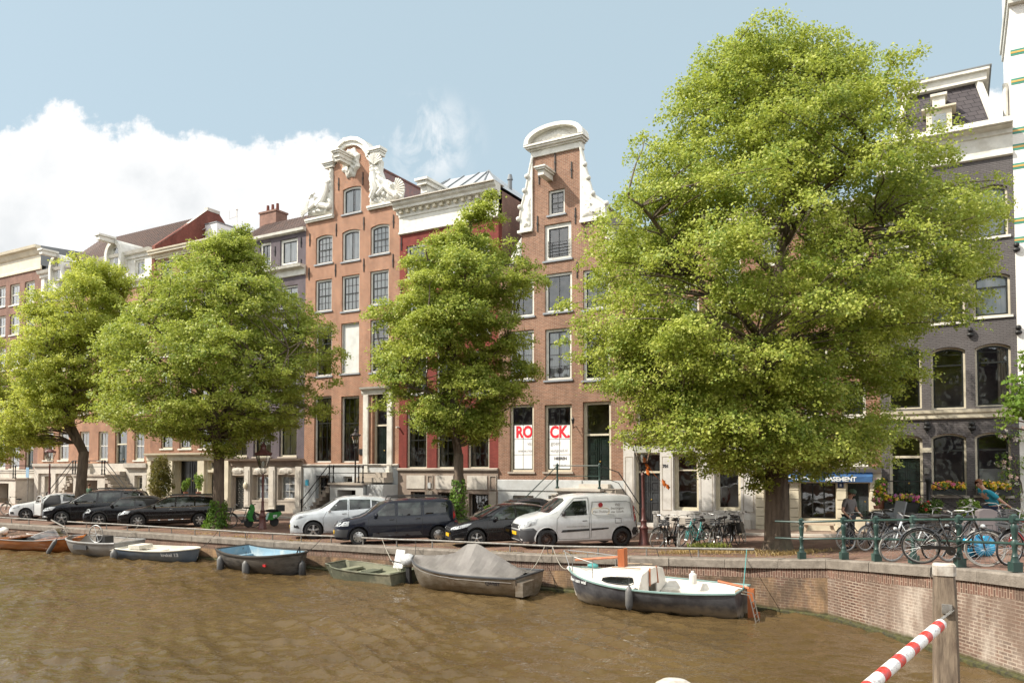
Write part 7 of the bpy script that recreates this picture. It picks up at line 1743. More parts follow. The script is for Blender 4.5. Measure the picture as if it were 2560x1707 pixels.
fender(L2W(B2,(2.1,.62,.62)),.75,.09,(0,.55),label='long dark fender slanting at the left end of the aluminium sloop')
M['tint']=glassmat('tinted_screen',(.55,.5,.45),2)
B1,h1,hb1,out1=hull('wooden_speedboat', 'glossy varnished wooden speedboat with curved windscreen at far left',(48,1358),(190,1364),4.6,1.75,.52,M['varn'],M['plastic_grey'],M['rim'],bow='right',trans=.9,bowup=.3,full=.6,floor=.15,rimr=.02)
m=MB(); A_=[]; B_=[]
for i in range(14):
 x=.2+2.15*i/13; t=(x+2.45)/4.9; w=hb1(t)*.875; z=.52*(1+.3*max(0,(t - .4)/.6)**2)+.01; A_.append((x,-w,z)); B_.append((x,w,z))
mid=[(a[0],0,a[2]+.09) for a in A_]; m.strip(A_,mid).strip(mid,B_).build('foredeck',M['varn'],B1,smooth=True,sharp=None)
MB().box(-2.4,-1.5,-.72,.72,.5,.56).build('stern_deck',M['varn'],B1)
m=MB(); bot_=[]; tp=[]
for i in range(17):
 a=PI/2+PI*(i/16 - .5)*1.02; y=-.78+1.56*i/16; x=.15+.95*math.cos((y/.82)*PI/2)**.8 if abs(y)<.82 else .15
 bot_.append((x,y,.58+.05*math.cos(y*1.6))); tp.append((x - .35,y*.93,.62+.38*math.cos(y/.8*PI/2)**.6))
wsn=m.strip(bot_,tp).build('windscreen',M['tint'],B1,smooth=True); MB().tube(tp,.014,5).build('windscreen_rim',M['rim'],wsn)
MB().box(-.6,-.1,-.5,.5,.3,.6).build('seat',M['plastic'],B1); outboard(B1,-2.6,0,.5,cover='white',s=1.0)
for bt,lp,px,sg,lb,mt_ in ((B7,(2.4,0,.9),1380,.3, 'slack pale rope from the quay rail to the bow of the cabin sailing boat', 'rope'),(B7,(-2.5,.1,.72),1866,.02, 'taut teal rope from the stern of the cabin sailing boat up to the quay rail', 'rope_teal'),
  (B6,(-2.1,.3,.7),1362,.25, 'pale rope hanging from the rail behind the covered motor boat', 'rope'),(B6,(2.1,0,.9),1040,.1, 'dark rope from the rail to the bow of the covered motor boat', 'rope_dark'),(B5,(-1.6,.2,.4),955,.12, 'rope tying the flat bottomed boat to the rail', 'rope'),
  (B4,(-1.9,.3,.62),620,.15, 'thin dark rope across the left end of the blue inside boat', 'rope_dark'),(B4,(1.9,.2,.62),810,.05, 'dark rope from the right tip of the blue inside boat to the coping', 'rope_dark'),(B3,(1.9,0,.5),545,.1, 'rope at the right tip of the blue grey rowing boat', 'rope_dark'),(B2,(-1.6,.3,.6),345,.1, 'pale rope from the sloop near its steering wheel to the rail', 'rope'),(B2,(2.2,0,.7),160,.05, 'dark rope from the left end of the sloop to the rail', 'rope_dark')):
 rope(quayp(px,.28,.3),L2W(bt,lp),sg,lb,mt_)
for px,dx in ((1420,.35),(1365,.3),(1720,.5),(1640,.45),(990,.2)):
 a=quayp(px,.27,.3); u,v=edge_px(px+dx*90,EDGE,-.12); b_=UV(u,v,.05)
 rope(a,b_,.02, 'dark line slanting down the quay wall near %s' % {1420: 'the bow of the cabin sailing boat',1365: 'the stern of the covered motor boat',1720: 'the right half of the cabin sailing boat',1640: 'the middle of the cabin sailing boat',990: 'the flat bottomed boat'}[px], 'rope_dark',.012)
# ------------------------------------------------------------------ bicycles
M['bk']=paint('black_bicycle_enamel',(.012,.012,.013),.3); M['spoke']=mat('bright_spokes',(.55,.55,.54),.3,metal=.8); M['greytyre']=mat('pale_tyre_wall',(.3,.29,.27),.8); M['saddle']=mat('saddle_leather',(.02,.018,.018),.5)
BIKECOL={'black': M['bk'], 'teal': paint('turquoise_enamel',(.05,.32,.32),.35), 'white': paint('white_enamel',(.62,.66,.68),.35), 'red': paint('red_enamel',(.5,.02,.02),.3), 'grey': paint('grey_enamel',(.12,.12,.13),.35), 'cream': paint('cream_enamel',(.5,.47,.38),.4), 'blue': paint('dark_blue_enamel',(.02,.05,.12),.3)}
def ring_pts(c,r,n=28): return [(c[0]+math.cos(2*PI*i/n)*r,c[1],c[2]+math.sin(2*PI*i/n)*r) for i in range(n)]
def bicycle_proto(kind):
 """kind: 'step' low step-through city bike, 'diamond' with a top tube; local x forward, wheels on z=0"""
 r=.34; fx,rx=.53,-.52; root=thing('bicycle', 'proto', 'bicycle')
 for nm,x in (('front_wheel',fx),('rear_wheel',rx)):
  w=MB().tube(ring_pts((x,0,r),r - .018,32),.018,6,closed=True).build(nm,M['tyre'],root,smooth=True,sharp=None)
  s_=MB().tube(ring_pts((x,0,r),r - .042,32),.010,5,closed=True)
  for k in range(20):
   a=k*PI/10; s_.tube([(x+math.cos(a+.5)*.02,.02*(-1)**k,r+math.sin(a+.5)*.02),(x+math.cos(a)*(r - .045),0,r+math.sin(a)*(r - .045))],.0022,3,cap=False)
  s_.tube([(x,-.05,r),(x,.05,r)],.02,8); s_.build('rim',M['spoke'],w)
 head,fork=(fx - .17,0,.92),(fx - .1,0,.68); bb=(-.02,0,.29); seat=(-.2,0,.86)
 f=MB().tube([head,fork],.022,8).tube([fork,(fx - .03,0,.5),(fx,0,r)],.014,6)
 for sg in (-1,1): f.tube([fork,(fx - .06,sg*.05,.62),(fx,sg*.05,r)],.012,6).tube([bb,(rx,sg*.06,r)],.011,6).tube([(-.17,0,.72),(rx,sg*.06,r)],.010,6)
 f.tube([bb,seat],.016,8)
 if kind=='diamond': f.tube([(head[0]+.01,0,.88),(-.18,0,.8)],.016,8).tube([(fork[0],0,.7),bb],.018,8)
 else: f.tube([(fork[0] - .0,0,.72),(.22,0,.45),bb],.02,8).tube([(head[0],0,.86),(.14,0,.56),(-.11,0,.5)],.014,8)
 f.build('frame',M['bk'],root,smooth=True,sharp=None)
 MB().tube([(head[0],0,.9),(head[0] - .03,0,1.04),(head[0] - .01,-.08,1.08),(head[0] - .08,-.25,1.08),(head[0] - .22,-.3,1.04)],.011,6).tube([(head[0] - .03,0,1.04),(head[0] - .01,.08,1.08),(head[0] - .08,.25,1.08),(head[0] - .22,.3,1.04)],.011,6).build('handlebar',M['spoke'],root)
 for sg in (-1,1): MB().tube([(head[0] - .15,sg*.285,1.065),(head[0] - .25,sg*.305,1.035)],.017,6).build('grip',M['saddle'],root)
 MB().ball((-.25,0,.93),.1,7,sz=(1.1,.85,.45)).tube([(-.18,0,.93),(-.02,0,.93)],[.05,.02],6).tube([(-.2,0,.84),(-.22,0,.92)],.013,6).build('saddle',M['saddle'],root,smooth=True)
 for x,a0,a1 in ((rx,20,175),(fx,35,150)): MB().tube([(x+math.cos(R(a0+(a1 - a0)*i/10))*(r+.025),0,r+math.sin(R(a0+(a1 - a0)*i/10))*(r+.025)) for i in range(11)],.022,4).build('mudguard',M['bk'],root)
 m=MB()
 for sg in (-1,1): m.tube([(-.3,sg*.07,.74),(-.75,sg*.07,.74),(-.72,sg*.07,.6),(rx,sg*.07,r)],.008,5)
 for k in range(4): m.tube([(-.36 - k*.12,-.07,.74),(-.36 - k*.12,.07,.74)],.006,4)
 m.build('rear_rack',M['bk'],root)
 m=MB().lathe([(.085,-.012),(.085,.012)],(bb[0],-.05,bb[2]),16,axis='y').tube([(bb[0],-.07,bb[2]),(.1,-.09,.17)],.01,5).tube([(bb[0],.07,bb[2]),(-.14,.09,.41)],.01,5).box(.06,.14,-.15,-.07,.155,.18).box(-.18,-.1,.07,.15,.4,.425)
 m.box(rx,bb[0],-.065,-.045,r - .03,r+.035).build('chain_case',M['bk'],root)
 MB().ball((fork[0]+.07,0,.76),.045,6).build('head_lamp',M['lens'],root)
 return root
protos={k: bicycle_proto(k) for k in ('step', 'diamond')}
used=set()
def bike(kind,pxp,head,label,col='black',lean=.1,at='front',extra=None,tyre=None,group=None,scale=1.0,z=None):
 """pxp: contact point of one wheel (px); head: compass heading of the bicycle in world degrees"""
 root=protos[kind]
 if kind in used:
  root=copy_tree(protos[kind])
 used.add(kind)
 setp(root,label, 'bicycle',group or 'parked bicycles')
 p=gpt(*pxp) if z is None else G(pxp[0],pxp[1],z)
 x=.53 if at=='front' else -.52; a=R(head); root.location=(p.x - math.cos(a)*x*scale,p.y - math.sin(a)*x*scale,p.z); root.rotation_euler=(lean,0,a); root.scale=(scale,)*3
 for c in [k for k in ALLOBJ if k.parent==root]:
  if c.name.startswith('frame'): c.material_slots[0].link='OBJECT'; c.material_slots[0].material=BIKECOL[col]
  if tyre and 'front_wheel' in c.name: c.material_slots[0].link='OBJECT'; c.material_slots[0].material=tyre
 if extra=='basket': 
  m=MB()
  for k in range(5): m.tube([(.5 - .0,-.2,.75+k*.06),(.82,-.2,.75+k*.06),(.82,.2,.75+k*.06),(.5,.2,.75+k*.06)],.008,4,closed=True)
  for k in range(9): m.tube([(.5+.04*k,-.2,.75),(.5+.04*k,-.2,1.0)],.006,4).tube([(.5+.04*k,.2,.75),(.5+.04*k,.2,1.0)],.006,4).tube([(.82,-.2+.05*k,.75),(.82,-.2+.05*k,1.0)],.006,4)
  m.box(.5,.82,-.2,.2,.745,.755).build('basket',M['saddle'] if col != 'cream' else M['teak'],root)
 if extra=='crate':
  c=MB()
  for z_ in (.78,.84,.9): c.box(.46,.76,-.16,-.15,z_,z_+.03).box(.46,.76,.15,.16,z_,z_+.03).box(.46,.47,-.16,.16,z_,z_+.03).box(.75,.76,-.16,.16,z_,z_+.03)
  c.box(.46,.76,-.16,.16,.76,.775).build('front_crate',M['plastic_grey'],root)
 if extra=='panniers':
  for sg in (-1,1): MB().box(-.8,-.36,sg*.08,sg*.24,.38,.74).build('pannier',M['saddle'],root)
 if extra=='childseat':
  m=MB().box(-.72,-.36,-.17,.17,.84,.9).prism([(-.72,.88),(-.66,.88),(-.78,1.36),(-.84,1.34)],-.16,.16).box(-.7,-.4,-.19,-.15,.88,1.02).box(-.7,-.4,.15,.19,.88,1.02).box(-.6,-.5,-.15,.15,.74,.84)
  m.build('child_seat',M['plastic_grey2'],root)
  MB().box(-.83,-.78,-.05,.05,1.1,1.15).build('reflector',M['redlens'],root)
 if extra=='bag': MB().ball((-.55,0,.86),.2,7,sz=(1.3,.9,.7)).build('rear_bag',M['saddle'],root,smooth=True)
 return root
M['plastic_grey2']=mat('grey_moulded_plastic',(.2,.21,.22),.55)
g1,g2,g3='bicycles in the rack by the tall street lamp', 'bicycles leaning along the green bridge railing', 'bicycles standing near the house fronts'
bike('step',(1641,1371),214, 'black bicycle with thick pale tyres, nearest the tall street lamp', 'black',-.16,tyre=M['greytyre'],group=g1)
bike('diamond',(1664,1371),252, 'black bicycle seen nearly head on, second from the tall street lamp', 'black',.04,group=g1,extra='crate')
bike('step',(1694,1373),262, 'black bicycle seen end on, between the crate bicycle and the turquoise one', 'black',-.05,group=g1)
bike('step',(1712,1376),222, 'turquoise bicycle with pale tyres in the middle of the rack', 'teal',-.14,tyre=M['greytyre'],group=g1)
bike('diamond',(1738,1366),235, 'bicycle with turquoise frame half hidden behind the pale tyred turquoise one', 'teal',.1,group=g1)
bike('step',(1778,1371),240, 'black step through bicycle beside the weeds', 'black',-.1,group=g1)
bike('diamond',(1797,1368),236, 'black bicycle with top tube right of the weeds', 'black',.06,group=g1)
bike('step',(1846,1361),62, 'black bicycle turned the other way with its rack towards the big elm', 'black',-.16,at='rear',group=g1,extra='panniers')
bike('diamond',(1826,1360),70, 'dark bicycle squeezed second from the big elm', 'grey',.08,at='rear',group=g1)
bike('step',(2117,1378),196, 'black bicycle that the man in the cap is handling, left of the railing posts', 'black',.08,group=g2)
bike('step',(2163,1377),205, 'dark bicycle with grey child seat on its rack', 'grey',-.08,group=g2,extra='childseat')
bike('diamond',(2198,1366),190, 'black bicycle behind the white one', 'black',.1,group=g2,extra='bag')
bike('step',(2229,1404),189, 'white framed bicycle leaning behind the railing', 'white',-.14,group=g2)
bike('diamond',(2318,1374),172, 'black bicycle with dark panniers behind the white framed one', 'black',.1,group=g2,extra='panniers')
bike('step',(2371,1404),200, 'black bicycle right of the white framed one with wire basket', 'black',.06,group=g2,extra='basket')
bike('step',(2463,1417),-28, 'big black roadster bicycle with bright front rim close to the railing', 'black',.12,group=g2,scale=1.05,tyre=M['greytyre'])
bike('diamond',(2522,1414),196, 'red bicycle at the right edge of the frame', 'red',-.1,group=g2)
bike('step',(2402,1362),165, 'dark bicycle standing by the grey utility box', 'blue',-.1,group=g2)
bike('diamond',(2508,1366),20, 'bicycle held by the person in the turquoise shirt', 'grey',.05,group=g2)
bike('step',(2570,1385),185, 'blue bicycle behind the red one at the right edge', 'blue',.1,group=g2)
bike('step',(2270,1352),10, 'grey bicycle with a bag behind the white framed one, near the planter', 'grey',-.1,group=g2,extra='bag')
bike('step',(14,1286),182, 'cream bicycle with wooden basket at the left edge', 'cream',.08,group=g3,extra='basket')
bike('diamond',(575,1319),200, 'black bicycle left of the green scooter', 'black',.1,group=g3,extra='crate')
bike('step',(755,1323),170, 'black bicycle with folded rear bag right of the street lamp by the green scooter', 'grey',-.1,group=g3,tyre=M['greytyre'],at='front',extra='bag')
bike('diamond',(1205,1300),175, 'grey bicycle behind the slender elm', 'grey',.1,group=g3)
bike('step',(1128,1296),190, 'black bicycle left of the slender elm foot', 'black',-.1,group=g3)
def scooter(pf,pr):
 a,b=gpt(*pf),gpt(*pr); ang=math.atan2(a.y - b.y,a.x - b.x); c=(a+b)/2
 root=thing('motor_scooter', 'bright green rental scooter parked behind the brown street lamp', 'scooter',c,ang); gr=paint('bright_green_paint',(.03,.22,.035),.3); dk_=M['plastic']
 for x,nm in ((.62, 'front_wheel'),(-.6, 'rear_wheel')):
  w=MB().lathe([(.12,.05),(.2,.06),(.22,0),(.2,-.06),(.12,-.05)],(x,0,.22),20,axis='y').build(nm,M['tyre'],root,smooth=True); MB().lathe([(.12,-.055),(.02,-.07)],(x,0,.22),12,axis='y').build('rim',M['rimdark'],w)
 MB().prism([(.62,.3),(.72,.46),(.55,.95),(.42,1.05),(.38,.9),(.5,.5),(.4,.28)],-.16,.16).build('front_shield',gr,root)
 MB().prism([(.42,.9),(.36,.88),(.46,.5),(.34,.26),(-.25,.24),(-.25,.34),(.28,.36)],-.14,.14).build('footboard',dk_,root)
 MB().prism([(-.2,.34),(-.3,.66),(-.85,.72),(-.92,.6),(-.7,.42),(-.4,.32)],-.17,.17).build('rear_body',gr,root)
 MB().ball((-.5,0,.76),.2,8,sz=(1.9,.8,.4)).build('seat',M['saddle'],root,smooth=True)
 MB().box(-1.05,-.72,-.18,.18,.72,1.02).build('top_box',dk_,root); MB().tube([(.4,-.3,1.1),(.44,0,1.06),(.4,.3,1.1)],.02,6).build('handlebar',dk_,root); MB().ball((.5,0,1.0),.09,7).build('head_lamp',gr,root)
 t=text_mesh('go',.2,bold=.008); t.v=[(-(a_) - .58,.175,b_+.53) for a_,b_,c_ in t.v]; t.build('lettering',M['letter'],root)
scooter((620,1318),(688,1315))
# ------------------------------------------------------------------ street lamps
M['lampred']=mat('brown_red_lamp_paint',(.13,.045,.04),.45,c2=(.09,.035,.033),sc_=6); M['lampblack']=mat('black_lamp_paint',(.03,.022,.022),.5)
def lamp(label,base,h,s=1.0,mt='lampred',tilt=0,group='old fashioned street lamps',stand=True):
 root=thing('street_lamp',label, 'street lamp',base,group=group); root.rotation_euler=(0,tilt,0)
 z=h - 1.05*s
 prof=([(.2,0),(.2,.06),(.17,.1),(.14,.5),(.15,.56),(.17,.6),(.11,.66),(.1,.8),(.12,.84),(.07,.9),(.06,1.2),(.07,1.24),(.05,1.3)] if stand else [(.06,0),(.05,.1)])+[(.045*s,z - .35*s),(.06*s,z - .33*s),(.035*s,z - .26*s)]
 MB().lathe(prof,n=16).build('post',M[mt],root,smooth=True,sharp=50)
 m=MB()
 for k in range(4):
  a=PI/4+k*PI/2; dx,dy=math.cos(a),math.sin(a)
  m.tube([(0,0,z - .28*s),(dx*.12*s,dy*.12*s,z - .16*s),(dx*.1*s,dy*.1*s,z - .03*s),(dx*.13*s,dy*.13*s,z)],.012*s,5)
 m.build('cradle',M['lampblack'],root)
 b_,t_=.13*s,.27*s; g=MB()
 for k in range(4):
  a,c=R(45+90*k),R(135+90*k); g.add([(math.cos(a)*b_*1.2,math.sin(a)*b_*1.2,z),(math.cos(c)*b_*1.2,math.sin(c)*b_*1.2,z),(math.cos(c)*t_*1.2,math.sin(c)*t_*1.2,z+.5*s),(math.cos(a)*t_*1.2,math.sin(a)*t_*1.2,z+.5*s)],[(0,1,2,3)])
 ln=g.build('lantern_glass',M['glass_clear'],root); f=MB()
 for k in range(4):
  a,c=R(45+90*k),R(135+90*k); A,B_,C_,D_=[(math.cos(q)*r_*1.22,math.sin(q)*r_*1.22,zz) for q,r_,zz in ((a,b_,z),(a,t_,z+.5*s),(c,t_,z+.5*s),(c,b_,z))]
  f.tube([A,B_],.012*s,4).tube([B_,C_],.02*s,4).tube([A,D_],.014*s,4)
 f.build('lantern_frame',M['lampblack'],root)
 rf=MB().lathe([(.34*s,z+.5*s),(.36*s,z+.54*s),(.22*s,z+.66*s),(.12*s,z+.72*s),(.1*s,z+.84*s),(.13*s,z+.86*s),(.05*s,z+.94*s),(.02*s,z+1.05*s)],n=8)
 for k in range(8): a=k*PI/4; rf.ball((math.cos(a)*.34*s,math.sin(a)*.34*s,z+.58*s),.03*s,5)
 rf.build('lantern_roof',M[mt],root); MB().lathe([(.02,z),(.05*s,z+.1*s),(.05*s,z+.22*s),(.02,z+.26*s)],n=8).build('bulb',M['curtain'],root)
 return root
l2p=gpt(1610,1362); lamp('tall brown red street lamp beside the white van with orange ribbons tied to it',l2p,(1362 - 1063)/(FPX/l2p.y),1.25,tilt=R(-.6))
l1p=gpt(656,1322); lamp('brown street lamp in front of the green scooter',l1p,(1322 - 1104)/(FPX/l1p.y),1.15)
u_,v_=fac(124,1180,-2.3)[0],2.3; l3p=UV(u_,v_,elev(u_,v_)+.1); lamp('red brown street lamp behind the white small car at left',l3p,4.4,1.1)
x,z=E.P(888,1205,-1.5); z2=E.P(888,1058,-1.5)[1]; lp=E.t.location+Matrix.Rotation(FA,3, 'Z') @ Vector((x,-1.5,E.P(868,1205)[1])); lamp('slim dark lantern post on the stoop of the orange brick gable house',lp,3.0,.8, 'lampblack',stand=False)
M['orange']=mat('orange_cloth',(.65,.16,.02),.8)
s_=(FPX/l2p.y); zr=l2p.z+(1362 - 1155)/s_
m=MB().tube([(.05,-.06,0),(.35,-.2,-.45),(.75,-.3,-.85)],.006,4)
for (x,z,w) in ((0,.05,.14),(.08,-.15,.1),(.1,-.35,.12),(.62,-.72,.14),(.74,-.84,.1)): m.add([(x - .04,-.09 - x*.3,z+w),(x+.08,-.1 - x*.3,z+w*.4),(x+.05,-.13 - x*.3,z - w),(x - .02,-.06 - x*.3,z - w*.5)],[(0,1,2,3)]).add([(x,-.1 - x*.3,z+.06),(x+.13,-.02 - x*.3,z - .03),(x+.04,-.14 - x*.3,z - w*1.3)],[(0,1,2)])
setp(m.build('orange_ribbon',M['orange'],loc=(l2p.x,l2p.y,zr)), 'torn orange ribbons and string tied round the tall street lamp', 'ribbon')
u,v=fac(69,1250,-2.0)[0],2.0; sp_=UV(u,v,elev(u,v)+.1); sroot=thing('street_sign', 'blue and white street sign on thin pole before the stoop at far left', 'sign',sp_,FA)
MB().tube([(0,0,0),(0,0,2.6)],.04,8).build('pole',M['steel'],sroot); MB().box(-.2,.2,-.06,-.045,2.0,2.75).build('sign_plate',mat('blue_sign',(.08,.25,.42),.5,c2=(.3,.4,.5)),sroot)
m=MB()
for k in range(3): m.tube([(0,0,.25+k*.28),(1.3,0,.25+k*.28)],.02,6)
for x in (0,1.3): m.tube([(x,0,0),(x,0,.95)],.025,6)
setp(m.build('bar_rack',M['steel'],loc=UV(u+.3,v - .5,elev(u,v)+.1),rz=FA), 'low grey bar barrier right of the street sign', 'barrier')
# ------------------------------------------------------------------ mooring post and barrier pole in the near water
m,nt,p=newmat('weathered_timber'); f,_,vec=noisefac(nt,3.5,8,.72,.35,.62,stretch=(1,1,.22)); f2,_,_=noisefac(nt,1.3,6,.7,.48,.62,stretch=(1,1,.5))
nt.links.new(mixc(nt,f2,mixc(nt,f,(.26,.205,.15),(.07,.05,.038)),(.11,.07,.05)),p.inputs['Base Color']); p.inputs['Roughness'].default_value=.9
n_=nd(nt, 'ShaderNodeTexNoise',{'Scale': 14.0, 'Detail': 6}); tc=nd(nt, 'ShaderNodeTexCoord'); mp=nd(nt, 'ShaderNodeMapping',{'Scale': (1,1,.12)}); nt.links.new(tc.outputs['Object'],mp.inputs[0]); nt.links.new(mp.outputs[0],n_.inputs['Vector']); b_=nd(nt, 'ShaderNodeBump',{'Strength': .9, 'Distance': .03}); nt.links.new(n_.outputs['Fac'],b_.inputs['Height']); nt.links.new(b_.outputs[0],p.inputs['Normal']); M['timber']=m
M['cap']=mat('limed_post_cap',(.55,.53,.48),.85,c2=(.3,.26,.22),sc_=7)
pp=PD(2360,1412,10.6); post=thing('mooring_post', 'thick weathered square timber post with whitened top in the right foreground', 'post',(pp.x,pp.y,0),R(-24))
def taper(z0,z1,w0,w1,cut=.03):
 out=[]
 for z,w in ((z0,w0),(z1,w1)): out.append([(-w+cut,-w,z),(w - cut,-w,z),(w,-w+cut,z),(w,w - cut,z),(w - cut,w,z),(-w+cut,w,z),(-w,w - cut,z),(-w,-w+cut,z)])
 return out
m=MB(); ztp=pp.z; rows=[]
for z,w in ((-1.5,.160),(0,.158),(.6,.155),(1.2,.150),(ztp - .6,.142),(ztp - .3,.135),(ztp - .13,.122)): rows.append(taper(z,z,w,w)[0])
for a,b in zip(rows,rows[1:]): m.strip(a,b,0,True)
m.add(rows[-1],[tuple(range(8))]); m.build('timber',M['timber'],post)
q=taper(ztp - .13,ztp,.136,.136,.04); m=MB().strip(q[0],q[1],0,True); m.add(q[0],[tuple(range(8))[::-1]]); m.add([(x*.9,y*.9,z+.02) for x,y,z in q[1]],[tuple(range(8))]); m.strip(q[1],[(x*.9,y*.9,z+.02) for x,y,z in q[1]],0,True); m.build('post_cap',M['cap'],post)
MB().box(-.05,.07,-.2,-.13,ztp - .62,ztp - .5).build('chain_staple',M['steel'],post)
e0=PD(2352,1560,10.2); e1=PD(2175,1712,8.3); dv=(e1 - e0); far=e0+dv*2.6
def polemat():
 m,nt,p=newmat('red_white_barrier_paint'); tc=nd(nt, 'ShaderNodeTexCoord'); sp=nd(nt, 'ShaderNodeSeparateXYZ'); nt.links.new(tc.outputs['UV'],sp.inputs[0])
 a=nd(nt, 'ShaderNodeMath',{1: .52},operation='DIVIDE'); nt.links.new(sp.outputs[1],a.inputs[0]); fr=nd(nt, 'ShaderNodeMath',operation='FRACT'); nt.links.new(a.outputs[0],fr.inputs[0])
 g=nd(nt, 'ShaderNodeMath',{1: .55},operation='LESS_THAN'); nt.links.new(fr.outputs[0],g.inputs[0]); g2=nd(nt, 'ShaderNodeMath',{1: .17},operation='GREATER_THAN'); nt.links.new(fr.outputs[0],g2.inputs[0]); mm=nd(nt, 'ShaderNodeMath',operation='MULTIPLY'); nt.links.new(g.outputs[0],mm.inputs[0]); nt.links.new(g2.outputs[0],mm.inputs[1])
 base=mixc(nt,mm.outputs[0],(.74,.74,.72),(.58,.03,.015)); n=nd(nt, 'ShaderNodeTexNoise',{'Scale': 24.0, 'Detail': 7, 'Roughness': .75}); nt.links.new(tc.outputs['Object'],n.inputs['Vector'])
 r=nd(nt, 'ShaderNodeMapRange',{'From Min': .52, 'From Max': .58, 'To Max': .7}); nt.links.new(n.outputs['Fac'],r.inputs['Value'])
 n2=nd(nt, 'ShaderNodeTexNoise',{'Scale': 9.0, 'Detail': 3}); nt.links.new(tc.outputs['Object'],n2.inputs['Vector']); scr=mixc(nt,n2.outputs['Fac'],(.35,.08,.07),(.12,.2,.3))
 nt.links.new(mixc(nt,r.outputs[0],base,scr),p.inputs['Base Color']); p.inputs['Roughness'].default_value=.4; return m
m=MB(); m.uv=[]; Lp=(far - e0).length; n=24; dn=dv.normalized(); s1=dn.cross(Vector((0,0,1))).normalized(); s2=dn.cross(s1)
for i in range(n+1):
 for j in range(16): a=2*PI*j/16; m.v.append(tuple(dn*(Lp*i/n)+(s1*math.cos(a)+s2*math.sin(a))*.072)); m.uv.append((j/16,Lp*i/n))
for i in range(n):
 for j in range(16): m.f.append([i*16+j,(i+1)*16+j,(i+1)*16+(j+1) % 16,i*16+(j+1) % 16]); m.m.append(0)
m.f.append(list(range(16))); m.m.append(0); m.f.append([n*16+j for j in range(16)][::-1]); m.m.append(0)
setp(m.build('barrier_pole',polemat(),loc=e0,smooth=True,sharp=50), 'red and white striped floating barrier pole hanging from the timber post', 'barrier')
c0=Vector((pp.x,pp.y,ztp - .57))+Vector((0,-.2,0)); c1=e0+Vector((0,0,.06)); m=MB(); nl_=9
for i in range(nl_):
 a=c0.lerp(c1,(i+.5)/nl_) - c0; up=(c1 - c0).normalized(); sd=Vector((1,0,0)) if i % 2 else Vector((0,1,0)); hl=(c1 - c0).length/nl_*.72
 m.tube([a+up*hl*math.cos(t*PI/5)+sd*.022*math.sin(t*PI/5) for t in range(10)],.008,5,closed=True)
setp(m.build('chain',M['steel'],loc=c0), 'short rusty chain linking the barrier pole to the timber post', 'chain')
wp=PD(1685,1701,7.2); m=MB().lathe([(.19,-.9),(.19,-.09),(.17,-.03),(.12,0),(.001,.004)],n=24); setp(m.build('mooring_pile',M['cap'],loc=(wp.x,wp.y,wp.z),smooth=True,sharp=40), 'whitish rounded pile top just showing at the bottom edge', 'post')
# ------------------------------------------------------------------ plants
def blob_leaves(name,parent,blobs,n,size,mt,seed,flat=.3,base=None):
 rng=np.random.default_rng(seed); C_=[]; N_=[]; tot=sum(b[3]*b[4]*b[5] for b in blobs)
 for (x,y,z,a,b,c) in blobs:
  k=max(8,int(n*a*b*c/tot)); d=rng.normal(size=(k,3)); d /= np.linalg.norm(d,axis=1)[:,None]; r=rng.uniform(.45,1.05,size=(k,1))**.6; r *= 1+.18*np.sin(d[:,:1]*7+d[:,2:]*9+seed)
  C_.append(np.array([x,y,z])+d*r*np.array([a,b,c])); nn=d*.6+rng.normal(size=(k,3))*.6+np.array([0,0,flat]); N_.append(nn/np.linalg.norm(nn,axis=1)[:,None])
 C_=np.concatenate(C_); N_=np.concatenate(N_)
 return leaves_mesh(name,C_,N_,size*rng.uniform(.6,1.3,size=len(C_)),mt,parent,rng)
def flowers(name,parent,blobs,n,size,mts,seed):
 rng=random.Random(seed)
 for mi,mt in enumerate(mts):
  m=MB()
  for k in range(n // len(mts)):
   x,y,z,a,b,c=rng.choice(blobs); d=Vector((rng.gauss(0,1),rng.gauss(0,1) - .6,rng.gauss(0,1)+.5)).normalized(); q=Vector((x+d.x*a,y+d.y*b,z+d.z*c))*1.0; s=size*rng.uniform(.7,1.2)
   t1=d.orthogonal().normalized(); t2=d.cross(t1)
   for w_ in range(5): an=w_*2*PI/5; v1=t1*math.cos(an)+t2*math.sin(an); v2=t1*math.cos(an+.9)+t2*math.sin(an+.9); m.add([q+d*.01,q+v1*s+d*s*.3,q+(v1+v2)*s*.62+d*s*.1,q+v2*s*.7],[(0,1,2,3)])
  m.build(name,mt,parent)
FM={k: mat(k+'_petals',c,.6,c2=tuple(x*.8 for x in c),sc_=12) for k,c in dict(yellow=(.75,.5,.02),pink=(.6,.1,.25),purple=(.3,.06,.3),red=(.6,.03,.03),white=(.75,.68,.62),blush=(.72,.5,.42),orange=(.7,.25,.02)).items()}
M['leaf_dark']=leafmat('shrub_leaves',(.08,.14,.025),(.05,.09,.02),(.16,.22,.04),trans=(.18,.3,.05),tf=.3); M['leaf_brown']=leafmat('bronze_leaves',(.14,.12,.03),(.07,.09,.02),(.26,.2,.05),trans=(.3,.3,.06),tf=.3); M['leaf_fresh']=leafmat('fresh_leaves',(.2,.3,.05),(.12,.22,.04),(.3,.4,.08),trans=(.4,.55,.1),tf=.4)
M['pot']=mat('terracotta_pot',(.3,.13,.08),.8); M['planter']=mat('dark_planter',(.03,.035,.034),.6)
def atf(px,py,d):
 """point d metres in front of the facades in the column of px, and z of (px,py) there"""
 u,z=fac(px,py,-d); return UV(u,d,0),z
